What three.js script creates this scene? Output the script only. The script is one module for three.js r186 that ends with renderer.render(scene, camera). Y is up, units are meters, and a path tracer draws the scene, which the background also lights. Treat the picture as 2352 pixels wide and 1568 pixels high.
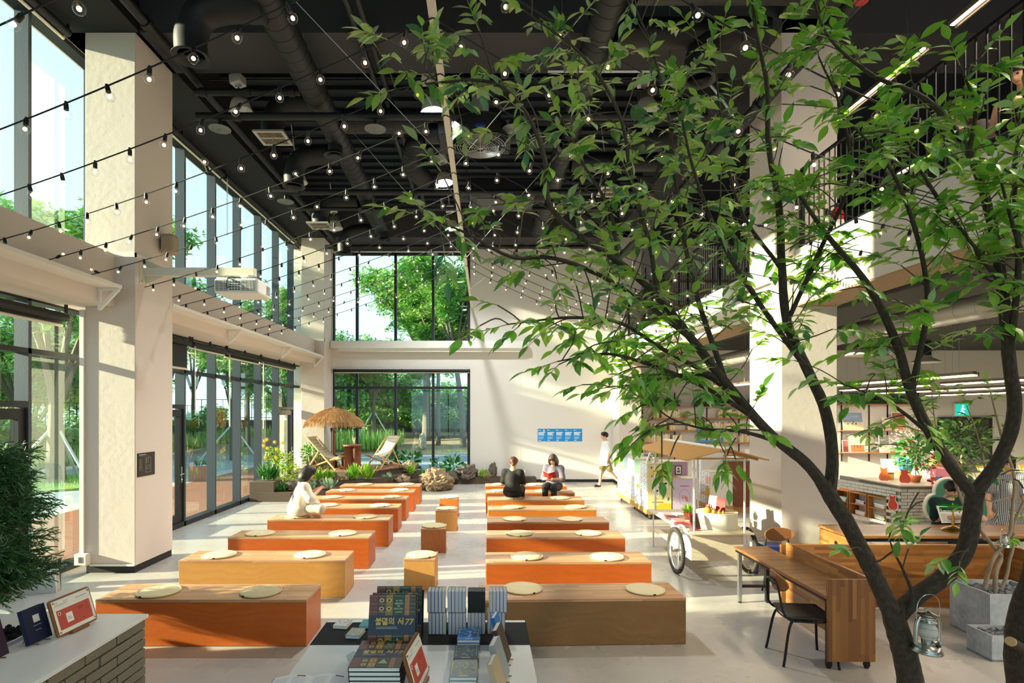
import * as THREE from 'three';
import { mergeGeometries, mergeVertices, toCreasedNormals } from 'three/addons/utils/BufferGeometryUtils.js';
import { RoundedBoxGeometry } from 'three/addons/geometries/RoundedBoxGeometry.js';
import { MarchingCubes } from 'three/addons/objects/MarchingCubes.js';
import { ImprovedNoise } from 'three/addons/math/ImprovedNoise.js';
import { RectAreaLightUniformsLib } from 'three/addons/lights/RectAreaLightUniformsLib.js';

// ---------------------------------------------------------------- camera, sky, sun, exposure
const scene = new THREE.Scene();
const renderer = new THREE.WebGLRenderer();
renderer.toneMapping = THREE.LinearToneMapping;
renderer.toneMappingExposure = 1.72;
renderer.shadowMap.enabled = true;
RectAreaLightUniformsLib.init();

const EYE = 2.3, FOC = 1300, CX = 1110, CY = 945;      // eye height in metres, focal length and optical axis of the shifted lens
const camera = new THREE.PerspectiveCamera(2 * Math.atan(784 / FOC) * 180 / Math.PI, 2352 / 1568, 0.05, 400);
camera.position.set(0, EYE, 0);
camera.setViewOffset(2352, 1568, 1176 - CX, 784 - CY, 2352, 1568);
camera.updateProjectionMatrix();
scene.add(camera);

{ // clear late-afternoon sky: pale at the horizon, blue overhead, the same all round
  const w = 64, h = 64, d = new Float32Array(w * h * 4);
  for (let y = 0; y < h; y++) for (let x = 0; x < w; x++) {
    const e = Math.max(0, (y + 0.5) / h * 2 - 1), k = Math.pow(e, 0.55), i = (y * w + x) * 4;
    d[i] = 1.25 - 0.72 * k; d[i + 1] = 1.34 - 0.65 * k; d[i + 2] = 1.48 - 0.46 * k; d[i + 3] = 1;
  }
  const t = new THREE.DataTexture(d, w, h, THREE.RGBAFormat, THREE.FloatType);
  t.mapping = THREE.EquirectangularReflectionMapping; t.magFilter = THREE.LinearFilter; t.needsUpdate = true;
  scene.background = t; scene.backgroundIntensity = 1.0;
}
const sun = new THREE.DirectionalLight(new THREE.Color().setRGB(1, 0.735, 0.54), 19);
sun.position.set(-40, 0.26 * 40 + 2, 0.15 * 40 - 10); sun.target.position.set(0, 2, -10);
sun.castShadow = true; sun.shadow.mapSize.set(4096, 4096);
Object.assign(sun.shadow.camera, { left: -25, right: 25, top: 20, bottom: -20, near: 1, far: 90 });
sun.shadow.radius = 1.6; sun.name = 'sun';
scene.add(sun, sun.target);

// ---------------------------------------------------------------- helpers
let seed = 7; const rnd = () => { seed = (seed * 1664525 + 1013904223) >>> 0; return seed / 4294967296; };
const rr = (a, b) => a + (b - a) * rnd(), ri = (n) => Math.floor(rnd() * n), V = (x, y, z) => new THREE.Vector3(x, y, z);
const noise = new ImprovedNoise();
const at = (x, y, d) => V((x - CX) * d / FOC, EYE - (y - CY) * d / FOC, -d);   // a measured point of the photograph at its real distance
const used = {};
function numbered(n) { used[n] = (used[n] ?? -1) + 1; return used[n] ? n + '_' + String(used[n]).padStart(3, '0') : n; }
function flat(g) { return g.index ? g.toNonIndexed() : g; }
function boxUV(g, s = 1) {          // texture coordinates in metres, by the main axis of each face
  g = flat(g); const p = g.attributes.position, uv = new Float32Array(p.count * 2), a = V(), b = V(), c = V(), n = V();
  for (let i = 0; i < p.count; i += 3) {
    a.fromBufferAttribute(p, i); b.fromBufferAttribute(p, i + 1); c.fromBufferAttribute(p, i + 2);
    n.copy(b).sub(a).cross(c.clone().sub(a)); const x = Math.abs(n.x), y = Math.abs(n.y), z = Math.abs(n.z);
    [a, b, c].forEach((q, k) => {
      const [u, v] = y >= x && y >= z ? [q.x, -q.z] : x >= z ? [-q.z, q.y] : [q.x, q.y];
      uv[(i + k) * 2] = u * s; uv[(i + k) * 2 + 1] = v * s;
    });
  }
  g.setAttribute('uv', new THREE.BufferAttribute(uv, 2)); return g;
}
function join(list) {
  const l = (Array.isArray(list) ? list : [list]).flat(9).filter(Boolean).map(flat);
  if (l.length === 1) return l[0];
  const keep = l.every((g) => g.attributes.uv) ? ['position', 'normal', 'uv'] : ['position', 'normal'];
  const col = l.every((g) => g.attributes.color); if (col) keep.push('color');
  l.forEach((g) => { for (const k of Object.keys(g.attributes)) if (!keep.includes(k)) g.deleteAttribute(k); });
  return mergeGeometries(l);
}
function obj(name, geos, mat, parent = scene, uvm = true) {
  let g = join(geos); if (uvm && mat && (mat.map || mat.bumpMap) && !mat.userData.ownUV) g = boxUV(g);
  return put(new THREE.Mesh(g, mat), name, parent);
}
function put(m, name, parent = scene) {
  m.name = parent === scene ? numbered(name) : name; m.castShadow = m.receiveShadow = true; parent.add(m); return m;
}
function many(name, list, mat, parent) { for (const g of list) obj(name, g, mat, parent); }
function tag(o, label, category, group, kind) {
  if (label) o.userData.label = label; if (category) o.userData.category = category; if (group) o.userData.group = group; if (kind) o.userData.kind = kind; return o;
}
function thing(name, label, category, p = [0, 0, 0], turn = 0, group) {
  const o = new THREE.Group(); o.name = numbered(name); scene.add(o); o.position.set(...p); o.rotation.y = turn; return tag(o, label, category, group);
}
function sub(parent, name, p = [0, 0, 0], r) { const o = new THREE.Group(); o.name = name; o.position.set(...p); if (r) o.rotation.set(...r); parent.add(o); return o; }
function struct(name, label, geos, mat, uvm = true) { const o = obj(name, geos, mat, scene, uvm); o.name = name; return tag(o, label, name.split('_')[0], null, 'structure'); }
const M4 = (x = 0, y = 0, z = 0, rx = 0, ry = 0, rz = 0, s = 1) => new THREE.Matrix4().compose(V(x, y, z), new THREE.Quaternion().setFromEuler(new THREE.Euler(rx, ry, rz, 'YXZ')), typeof s === 'number' ? V(s, s, s) : V(...s));
const mv = (g, ...a) => g.clone().applyMatrix4(M4(...a));
// box between bounds
function bx(x0, x1, y0, y1, z0, z1) { const g = new THREE.BoxGeometry(x1 - x0, y1 - y0, z1 - z0); g.translate((x0 + x1) / 2, (y0 + y1) / 2, (z0 + z1) / 2); return g; }
// box with chamfered edges, centred at its base
function cb(w, h, d, x = 0, y = 0, z = 0, r = 0.006, seg = 1) { const g = new RoundedBoxGeometry(w, h, d, seg, Math.min(r, w / 2.1, h / 2.1, d / 2.1)); g.translate(x, y + h / 2, z); return g; }
const cyl = (r0, r1, h, x = 0, y = 0, z = 0, n = 20, open = false) => { const g = new THREE.CylinderGeometry(r1, r0, h, n, 1, open); g.translate(x, y + h / 2, z); return g; };
const sph = (r, x = 0, y = 0, z = 0, n = 14) => { const g = new THREE.SphereGeometry(r, n, Math.max(6, n * 0.7 | 0)); g.translate(x, y, z); return g; };
function rod(a, b, r = 0.01, n = 8, r2 = r) {  // straight round bar from a to b
  a = V(...(a.isVector3 ? a.toArray() : a)); b = V(...(b.isVector3 ? b.toArray() : b)); const d = b.clone().sub(a), g = new THREE.CylinderGeometry(r2, r, d.length(), n);
  g.applyQuaternion(new THREE.Quaternion().setFromUnitVectors(V(0, 1, 0), d.clone().normalize())); return g.translate(...a.add(b).multiplyScalar(0.5).toArray());
}
function bar(a, b, w, h) {   // straight rectangular bar from a to b
  a = V(...(a.isVector3 ? a.toArray() : a)); b = V(...(b.isVector3 ? b.toArray() : b)); const d = b.clone().sub(a), g = new THREE.BoxGeometry(w, h, d.length());
  const m = new THREE.Matrix4().lookAt(b, a, Math.abs(d.y) > 0.95 * d.length() ? V(1, 0, 0) : V(0, 1, 0)); g.applyMatrix4(m); return g.translate(...a.add(b).multiplyScalar(0.5).toArray());
}
const pts = (l) => l.map((p) => p.isVector3 ? p : V(...p));
function tube(l, r = 0.01, seg = 0, n = 8, closed = false) { const c = new THREE.CatmullRomCurve3(pts(l), closed, 'centripetal'); return new THREE.TubeGeometry(c, seg || l.length * 6, r, n, closed); }
function taper(l, radii, n = 10, per = 5, bump = 0) {   // limb of changing thickness through the points
  const c = new THREE.CatmullRomCurve3(pts(l), false, 'centripetal'), seg = (l.length - 1) * per, g = new THREE.TubeGeometry(c, seg, 1, n, false), p = g.attributes.position, uv = g.attributes.uv, len = c.getLength();
  const q = V();
  for (let i = 0; i <= seg; i++) {
    const t = i / seg, f = t * (radii.length - 1), k = Math.min(radii.length - 2, Math.floor(f)), r = radii[k] + (radii[k + 1] - radii[k]) * (f - k), o = c.getPointAt(t);
    for (let j = 0; j <= n; j++) { const m = i * (n + 1) + j; q.fromBufferAttribute(p, m).sub(o); const b = bump ? 1 + bump * noise.noise(j % n * 2.1, i * 0.9, radii[0] * 90) : 1; q.multiplyScalar(r * b).add(o); p.setXYZ(m, q.x, q.y, q.z); uv.setXY(m, j / n * 0.5, t * len); }
  }
  g.computeVertexNormals(); return g;
}
function lathe(prof, n = 24) { return new THREE.LatheGeometry(prof.map(([r, y]) => new THREE.Vector2(r, y)), n); }
function shape2(l) { const s = new THREE.Shape(); l.forEach(([x, y], i) => i ? s.lineTo(x, y) : s.moveTo(x, y)); return s; }
function ext(l, depth, bevel = 0) { const g = new THREE.ExtrudeGeometry(Array.isArray(l) ? shape2(l) : l, { depth, bevelEnabled: bevel > 0, bevelSize: bevel, bevelThickness: bevel, bevelSegments: 1, curveSegments: 10 }); return g; }
function rrect(w, h, r) { const s = new THREE.Shape(), x = -w / 2, y = -h / 2; s.moveTo(x + r, y); s.lineTo(x + w - r, y); s.quadraticCurveTo(x + w, y, x + w, y + r); s.lineTo(x + w, y + h - r); s.quadraticCurveTo(x + w, y + h, x + w - r, y + h); s.lineTo(x + r, y + h); s.quadraticCurveTo(x, y + h, x, y + h - r); s.lineTo(x, y + r); s.quadraticCurveTo(x, y, x + r, y); return s; }
const ORD = ['first', 'second', 'third', 'fourth', 'fifth', 'sixth', 'seventh', 'eighth', 'ninth', 'tenth', 'eleventh', 'twelfth', 'thirteenth', 'fourteenth', 'fifteenth', 'sixteenth', 'seventeenth', 'eighteenth', 'nineteenth', 'twentieth', 'twenty-first', 'twenty-second', 'twenty-third', 'twenty-fourth'];

// ---------------------------------------------------------------- textures and materials
function tex(w, h, fn, srgb = true, rx = 1, ry = 1) {
  const d = new Uint8Array(w * h * 4);
  for (let y = 0; y < h; y++) for (let x = 0; x < w; x++) { const c = fn(x / w, y / h, x, y), i = (y * w + x) * 4; d[i] = c[0]; d[i + 1] = c[1]; d[i + 2] = c[2]; d[i + 3] = 255; }
  const t = new THREE.DataTexture(d, w, h); t.magFilter = THREE.LinearFilter; t.minFilter = THREE.LinearMipmapLinearFilter; t.generateMipmaps = true; t.wrapS = t.wrapT = THREE.RepeatWrapping; t.repeat.set(rx, ry);
  if (srgb) t.colorSpace = THREE.SRGBColorSpace; t.needsUpdate = true; return t;
}
function canvas(w, h, draw) { const c = document.createElement('canvas'); c.width = w; c.height = h; const x = c.getContext('2d'); draw(x, w, h); const t = new THREE.CanvasTexture(c); t.colorSpace = THREE.SRGBColorSpace; return t; }
const per = (u, v, f, z = 0) => {   // noise that repeats over the unit square
  const n = (a, b) => noise.noise(a * f, b * f, z), e = (s, t) => s * t;
  return e(1 - u, 1 - v) * n(u, v) + e(u, 1 - v) * n(u - 1, v) + e(1 - u, v) * n(u, v - 1) + e(u, v) * n(u - 1, v - 1);
};
const mix3 = (a, b, t) => [a[0] + (b[0] - a[0]) * t, a[1] + (b[1] - a[1]) * t, a[2] + (b[2] - a[2]) * t];
const hex = (s) => { const n = parseInt(s.slice(1), 16); return [n >> 16, n >> 8 & 255, n & 255]; };
const hash = (a, b) => { const s = Math.sin(a * 127.1 + b * 311.7) * 43758.5453; return s - Math.floor(s); };
function mat(c, rough = 0.7, metal = 0, more = {}) { return new THREE.MeshStandardMaterial({ color: c, roughness: rough, metalness: metal, ...more }); }
function phys(o) { return new THREE.MeshPhysicalMaterial(o); }

// plywood face veneer: long grain along u, gentle cathedral figure
function veneer(a, b, z, sc) {
  const A = hex(a), B = hex(b);
  const t = tex(512, 256, (u, v) => {
    const w = per(u, v, 3, z) * 0.9 + per(u, v, 9, z + 4) * 0.25, g = 0.5 + 0.5 * Math.sin((v * 9 + w * 2.6) * 6.283), f = per(u * 1, v, 60, z + 9) * 0.5 + noise.noise(u * 24, v * 240, z) * 0.5;
    return mix3(A, B, Math.min(1, Math.max(0, 0.32 + 0.28 * g * (0.5 + w) + 0.34 * f + 0.2 * per(u, v, 4, z + 7))));
  }); t.repeat.set(1 / 1.6 * sc, 1 / 0.8 * sc); return t;
}
// butcher block: staves along u with random joints
function staves(cols, z, staveW = 0.045, len = 0.7, nx = 4, ny = 16) {
  const C = cols.map(hex), W = nx * len, Hh = ny * staveW;
  const t = tex(1024, 512, (u, v) => {
    const r = Math.floor(v * ny), off = hash(r, z) * nx, s = Math.floor(u * nx + off) % nx, k = hash(r + 17, s * 3.7 + z), base = mix3(C[Math.floor(k * C.length)], C[Math.floor(hash(s, r + z) * C.length)], 0.5);
    const f = noise.noise(u * 40 + s * 7, v * 300, z + r), fu = (u * nx + off) % 1, fv = v * ny % 1, joint = fv < 0.025 || fu < 0.003 ? 0.85 : 1;
    return base.map((q) => Math.max(0, Math.min(255, q * joint * (1 + 0.10 * f))));
  }); t.repeat.set(1 / W, 1 / Hh); return t;
}
const T = {}, M = {};
T.fine = tex(256, 256, (u, v) => { const n = 128 + 60 * per(u, v, 30) + 50 * per(u, v, 80, 3) + 20 * (hash(u * 256, v * 256) - 0.5); return [n, n, n]; }, false);
T.plaster = tex(512, 512, (u, v) => { const n = 128 + 55 * per(u, v, 7) + 42 * per(u, v, 22, 3) + 18 * per(u, v, 70, 6); return [n, n, n]; }, false); T.plaster.repeat.set(0.55, 0.55);
T.floor = tex(1024, 1024, (u, v) => {
  const a = per(u, v, 4) * 0.6 + per(u, v, 11, 2) * 0.35 + per(u, v, 40, 5) * 0.25, s = hash(Math.floor(u * 1024), Math.floor(v * 1024)), c = mix3(hex('#a69f98'), hex('#beb7ae'), 0.5 + a * 0.7), sp = s > 0.9975 ? 0.86 : 1 + (s - 0.5) * 0.05;
  return c.map((q) => Math.min(255, q * sp));
}); T.floor.repeat.set(0.32, 0.32);
T.floorR = tex(512, 512, (u, v) => { const n = 78 + 50 * (per(u, v, 5, 9) + 0.4 * per(u, v, 25, 2)); return [n, n, n]; }, false); T.floorR.repeat.set(0.32, 0.32);
M.floor = mat('#ffffff', 1, 0, { map: T.floor, roughnessMap: T.floorR });
M.wall = mat('#d8cbc1', 0.85, 0, { bumpMap: T.plaster, bumpScale: 0.006 });
M.wallSmooth = mat('#dbd4cd', 0.8, 0, { bumpMap: T.plaster, bumpScale: 0.0015 });
M.white = mat('#e4e1da', 0.6); M.whiteGloss = mat('#e6e6e6', 0.22); M.cream = mat('#d9d2c0', 0.5); M.paper = mat('#eeece6', 0.85);
M.frame = mat('#23272c', 0.55, 0.25); M.black = mat('#121314', 0.6); M.blackMetal = mat('#17181a', 0.42, 0.4); M.ceil = mat('#131418', 0.85); M.beam = mat('#39383c', 0.9, 0, { bumpMap: T.plaster, bumpScale: 0.004 });
M.deckCeil = mat('#151d28', 0.8); M.duct = mat('#1e1e21', 0.55, 0.25); M.ductGrey = mat('#b5b0a8', 0.45, 0.55); M.pipe = mat('#1e1e21', 0.5, 0.3); M.base = mat('#191a1c', 0.7);
M.mull = mat('#3d464f', 0.5, 0.35, { bumpMap: T.fine, bumpScale: 0.001 });
M.steel = mat('#b9bcc0', 0.3, 0.9); M.chrome = mat('#d4d6d6', 0.16, 1); M.tin = mat('#b9bdb8', 0.28, 1, { bumpMap: T.fine, bumpScale: 0.0006 }); M.brass = mat('#b08a3c', 0.28, 1); M.alu = mat('#c9ced2', 0.38, 0.8, { bumpMap: T.fine, bumpScale: 0.0008 });
M.glass = phys({ color: '#f3fbf8', roughness: 0, metalness: 0, transmission: 1, thickness: 0, ior: 1.45 });
M.tint = phys({ color: '#e2f2ee', roughness: 0, metalness: 0, transmission: 1, thickness: 0, ior: 1.5 });
M.clear = phys({ color: '#ffffff', roughness: 0.02, transmission: 1, thickness: 0, ior: 1.45 });
M.acrylic = phys({ color: '#f2f8fb', roughness: 0.03, transmission: 1, thickness: 0, ior: 1.5 });
M.ply = ['#c4692a', '#c98a45', '#c0651f', '#b8702f', '#c77c33', '#bd6222'].map((c, i) => mat('#ffffff', 0.42, 0, { map: veneer(['#b04f0c', '#b87d38', '#ad4a0c', '#9c5626', '#bd681c', '#a84a10'][i], ['#d07026', '#d29d58', '#cc6a1f', '#bb7a3c', '#d48632', '#c66a22'][i], i * 3.1, 1) }));
M.plyBrown = mat('#ffffff', 0.45, 0, { map: veneer('#7a5328', '#977044', 31, 1) });
M.stave = mat('#ffffff', 0.4, 0, { map: staves(['#b98a5e', '#c79a70', '#b07f58', '#cfa67c', '#c08c66'], 2) });
M.desk = mat('#ffffff', 0.38, 0, { map: staves(['#8a5a2c', '#a06c36', '#7a4c24', '#b17c44', '#93612f'], 5, 0.032, 0.42, 5, 16) });
M.deskDark = mat('#ffffff', 0.42, 0, { map: staves(['#7c4c20', '#8f5b2a', '#6c4019', '#9a6631', '#835324'], 8, 0.036, 0.5, 5, 16) });
{ const r = staves(['#7c4c20', '#8f5b2a', '#6c4019', '#9a6631', '#835324'], 8, 0.036, 0.5, 5, 16); r.rotation = Math.PI / 2; M.deskUp = mat('#ffffff', 0.42, 0, { map: r }); }
M.birch = mat('#ffffff', 0.6, 0, { map: veneer('#d8c5a8', '#e8dac4', 44, 1) }); M.oak = mat('#ffffff', 0.5, 0, { map: veneer('#b98544', '#cc9a5a', 52, 1) }); M.shelfWood = mat('#ffffff', 0.55, 0, { map: veneer('#a2662e', '#b9793c', 58, 1) }); M.chairWood = mat('#ffffff', 0.5, 0, { map: veneer('#c6985c', '#dcb37c', 63, 2) }); M.redwood = mat('#ffffff', 0.5, 0, { map: veneer('#6b3a22', '#8a5232', 71, 2) }); M.deckWood = mat('#ffffff', 0.6, 0, { map: veneer('#8a5a44', '#a9745a', 77, 1) }); M.walnut = mat('#ffffff', 0.5, 0, { map: veneer('#7b4a22', '#965f30', 83, 2) });
T.bark = tex(256, 256, (u, v) => { const n = per(u, v, 10) * 0.6 + noise.noise(u * 60, v * 12, 4) * 0.4 + per(u, v, 40, 8) * 0.3; return mix3(hex('#2c231b'), hex('#534638'), Math.max(0, Math.min(1, 0.45 + n))); }); T.bark.repeat.set(2, 3);
T.barkB = tex(256, 256, (u, v) => { const n = 128 + 90 * (per(u, v, 12, 1) * 0.6 + noise.noise(u * 70, v * 14, 2) * 0.6); return [n, n, n]; }, false); T.barkB.repeat.set(2, 3);
M.bark = mat('#ffffff', 0.9, 0, { map: T.bark, bumpMap: T.barkB, bumpScale: 0.004 }); M.bark.userData.ownUV = true;
M.stem = mat('#8d7b66', 0.85, 0, { bumpMap: T.barkB, bumpScale: 0.003 }); M.stem.userData.ownUV = true;
M.trunk = mat('#6b6257', 0.95, 0, { bumpMap: T.barkB, bumpScale: 0.01 }); M.trunk.userData.ownUV = true;
M.twig = mat('#4f4536', 0.85); M.stalk = mat('#8d9a48', 0.8);
const leafMat = (c, t = 0.3) => phys({ color: c, roughness: 0.42, transmission: t, thickness: 0 });
M.leaves = ['#4f9c2c', '#3f8526', '#2f6e2a', '#65ad3c', '#5b9a55', '#2a5a34', '#77b04a'].map((c) => leafMat(c));
T.conc = tex(512, 512, (u, v) => { const n = per(u, v, 5, 3) * 0.7 + per(u, v, 16, 8) * 0.4 + per(u, v, 60, 1) * 0.2; return mix3(hex('#82878b'), hex('#b3b8bb'), Math.max(0, Math.min(1, 0.55 + n))); }); T.conc.repeat.set(1.4, 1.4);
M.conc = mat('#ffffff', 0.7, 0, { map: T.conc }); M.concrete = mat('#6f706e', 0.85, 0, { map: T.conc });
T.brick = tex(256, 256, (u, v) => { const n = per(u, v, 18) * 0.3 + (hash(u * 256 | 0, v * 256 | 0) - 0.5) * 0.55; return mix3(hex('#6f675a'), hex('#938a79'), Math.max(0, Math.min(1, 0.5 + n))); }); T.brick.repeat.set(4, 4);
M.brick = mat('#ffffff', 0.9, 0, { map: T.brick }); M.mortar = mat('#37322b', 0.95);
M.whiteBrick = mat('#c2bdb2', 0.75); M.whiteMortar = mat('#8d887e', 0.9);
M.linen = mat('#dccaa0', 0.95, 0, { bumpMap: T.fine, bumpScale: 0.001 });
M.linen2 = mat('#c4b38c', 0.95, 0, { bumpMap: T.fine, bumpScale: 0.001 });
M.linen3 = mat('#e6d7b0', 0.95, 0, { bumpMap: T.fine, bumpScale: 0.001 });
M.cable = mat('#0f0f10', 0.7); M.socket = mat('#0c0c0d', 0.5);
M.filament = new THREE.MeshStandardMaterial({ color: '#000000', emissive: new THREE.Color().setRGB(1, 0.64, 0.34), emissiveIntensity: 2.2 });
M.led = new THREE.MeshStandardMaterial({ color: '#000000', emissive: new THREE.Color().setRGB(1, 0.9, 0.72), emissiveIntensity: 5 });
M.lampOn = new THREE.MeshStandardMaterial({ color: '#000000', emissive: new THREE.Color().setRGB(0.92, 1, 1), emissiveIntensity: 9 });
M.skin = phys({ color: '#d9a583', roughness: 0.6 }); M.hairBlack = mat('#15100d', 0.5); M.hairBrown = mat('#3b2317', 0.5); M.hairRed = mat('#5a3120', 0.5);
M.rock = mat('#8b7f70', 0.95); M.soil = mat('#4a3a2c', 1);
M.red = mat('#b3201d', 0.5); M.blue = mat('#1b3fa0', 0.35); M.gold = mat('#d9b13a', 0.4); M.terracotta = mat('#b4603a', 0.8); M.green = mat('#1f7a3c', 0.4);
// ================================================================ the room
const ZB = -18.5, ZF = 5, XR = 18, GX = -6.19;      // back wall, wall behind the camera, far right wall, left glazing
struct('floor', 'polished pale concrete floor of the hall', bx(-6.3, XR + 0.2, -0.2, 0, ZB - 0.25, ZF + 0.2), M.floor);
{
  const ribs = []; for (let i = 0; i < 60; i++) { const z = ZF - 0.4 * i; ribs.push(bx(-4.9, 4.9, 8.52, 8.6, z - 0.06, z + 0.06)); }
  struct('ceiling', 'dark ribbed deck ceiling above the ducts', [bx(-6.3, XR + 0.2, 8.6, 8.9, ZB - 0.25, ZF + 0.2), ribs], M.deckCeil);
}
struct('wall_left', 'plastered beam and lintel band between the left window rows', [bx(-6.3, -5.25, 3.8, 4.54, ZB, ZF), bx(-6.3, -6.02, 7.67, 8.6, ZB, ZF), bx(-6.3, -6.0, 0, 8.6, -4.9, ZF)], M.wall);
struct('wall_back', 'pale back wall around the two garden windows', [bx(-6.3, -4.91, 0, 8.6, ZB - 0.25, ZB), bx(-4.91, -0.43, 3.68, 4.55, ZB - 0.25, ZB), bx(-4.91, -0.43, 7.49, 8.6, ZB - 0.25, ZB), bx(-4.91, -0.43, -0.2, 0.04, ZB - 0.25, ZB), bx(-0.43, XR + 0.2, 0, 8.6, ZB - 0.25, ZB)], M.wallSmooth);
struct('wall_right', 'far right wall of the shop', bx(XR, XR + 0.25, 0, 8.6, ZB, ZF), M.wallSmooth);
struct('wall_front', 'wall behind the viewer around the entrance glazing', [bx(-6.3, -5.4, 0, 8.6, ZF, ZF + 0.25), bx(10, XR + 0.2, 0, 8.6, ZF, ZF + 0.25), bx(-5.4, 10, 7.6, 8.6, ZF, ZF + 0.25), bx(-5.4, 10, -0.2, 0.05, ZF, ZF + 0.25)], M.wallSmooth);
{ const w = thing('window_5', 'tall entrance glazing behind the viewer', 'window'); w.name = 'window_5'; w.userData.kind = 'structure'; obj('frame', [bx(-5.4, 10, 0.05, 0.15, ZF, ZF + 0.15), bx(-5.4, 10, 7.5, 7.6, ZF, ZF + 0.15), bx(-5.4, 10, 3.8, 3.9, ZF, ZF + 0.15)], M.frame, w); for (let i = 0; i <= 11; i++) { const x = -5.4 + 1.4 * i; obj('mullion', bx(x - 0.03, x + 0.03, 0.15, 7.5, ZF, ZF + 0.15), M.mull, w); if (i < 11) for (const [a, b] of [[0.15, 3.8], [3.9, 7.5]]) obj('pane', bx(x + 0.03, x + 1.37, a, b, ZF + 0.1, ZF + 0.102), M.tint, w); } }
struct('baseboard_back', 'black skirting along the back wall', bx(-0.4, 4.22, 0, 0.09, ZB, ZB + 0.015), M.base);
for (const [n, x] of [['trim_1', 1.22], ['trim_2', 3.95]]) struct(n, n === 'trim_1' ? 'thin panel joint on the back wall behind the blue poster' : 'thin panel joint on the back wall beside the walking person', bx(x, x + 0.006, 0.1, 4.3, ZB, ZB + 0.002), M.cream);
// columns
function column(label, x0, x1, d0, d1, y1, collar) {
  const o = thing('column', label, 'column'); o.userData.kind = 'structure'; const g = new RoundedBoxGeometry(x1 - x0, y1 - 0.1, d1 - d0, 1, 0.012); g.translate((x0 + x1) / 2, (y1 + 0.1) / 2, -(d0 + d1) / 2);
  obj('shaft', g, M.wall, o); obj('base', bx(x0 + 0.012, x1 - 0.012, 0, 0.1, -d1 + 0.012, -d0 - 0.012), M.base, o);
  if (collar) obj('collar', [bx(x0, x1 + 0.02, 4.5, 4.56, -d0, -d0 + 0.02), bx(x1, x1 + 0.02, 4.5, 4.56, -d0 - 0.3, -d0 + 0.02)], M.white, o);
  return o;
}
column('tall plaster column between the left windows with a black floor-plan board', -5.68, -4.96, 8.07, 9.04, 7.72, true);
column('plaster column in the far left corner behind the thatched parasol', -5.66, -4.94, 17.6, 18.5, 7.72, true);
column('plaster column behind the book cart, brightly sunlit on its left side', 4.25, 5.05, 8.07, 9.04, 8.6, false);
column('plaster column at the back wall carrying the two security cameras', 4.22, 4.92, 17.6, 18.5, 8.6, false);
// white ledges with triangular brackets along the beams
function ledge(name, label, x0, x1, zs, ze, ends) {
  const o = struct(name, label, bx(Math.min(x0, x1), Math.max(x0, x1), 3.985, 4.03, ze, zs), M.white), s = Math.sign(x1 - x0), w = Math.abs(x1 - x0);
  for (const z of ends) { const q = [[0, 3.985], [s * w * 0.98, 3.985], [s * w * 0.98, 3.955], [s * 0.03, 3.985 - w], [0, 3.985 - w]].map(([a, b]) => [x0 + a, b]);
    const hole = [[0.035, 3.95], [w * 0.72, 3.95], [0.035, 3.985 - w * 0.78]].map(([a, b]) => new THREE.Vector2(x0 + s * a, b)); const sh = shape2(q); sh.holes.push(new THREE.Path(hole)); obj('bracket', ext(sh, 0.03).translate(0, 0, z - 0.015), M.white, o); }
}
ledge('trim_3', 'white bracketed ledge on the left beam before the tall column', -5.25, -4.95, 4.9, -7.76, [-1.5, -4.6, -7.72]);
ledge('trim_4', 'white bracketed ledge on the left beam beyond the tall column', -5.25, -4.95, -9.04, -17.6, [-11.63, -14.74, -17.57]);
ledge('trim_5', 'white bracketed ledge on the sunlit mezzanine edge', 4.45, 4.12, -9.04, -17.6, [-9.2, -12, -14.8, -17.5]);
// mezzanine
struct('floor_mezzanine', 'mezzanine slab with deep white sunlit edge beam', [bx(4.45, 5.0, 3.82, 4.6, ZB, ZF), bx(5.0, XR, 4.35, 4.6, ZB, ZF)], M.wallSmooth);
struct('trim_6', 'wood-grain board lining under the mezzanine edge beam', bx(4.46, 5.0, 3.8, 3.822, ZB, ZF), mat('#ffffff', 0.6, 0, { map: M.birch.map, color: '#b9a48c' }));
struct('ceiling_shop', 'black ceiling over the shop under the mezzanine', bx(5.0, XR, 4.3, 4.352, ZB, ZF), M.black);
// ceiling beams
for (const [l, g] of [['wide dark concrete ceiling beam across the hall near the tall column', bx(-6.3, XR, 7.7, 8.6, -9.04, -8.07)], ['dark ceiling beam along the back wall above the garden window', bx(-6.3, XR, 7.72, 8.6, -18.5, -17.6)], ['dark ceiling beam above the viewer', bx(-6.3, XR, 7.7, 8.6, 0.4, 1.4)], ['dark soffit beam along the top of the left windows', bx(-6.02, -4.9, 7.7, 8.6, ZB, ZF)], ['dark ceiling beam running above the mezzanine rail', bx(4.2, 5.0, 7.9, 8.6, ZB, ZF)]])
  { const o = tag(obj('ceiling_beam', g, l.includes('soffit') ? M.ceil : M.beam), l, 'beam', null, 'structure'); }

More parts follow.
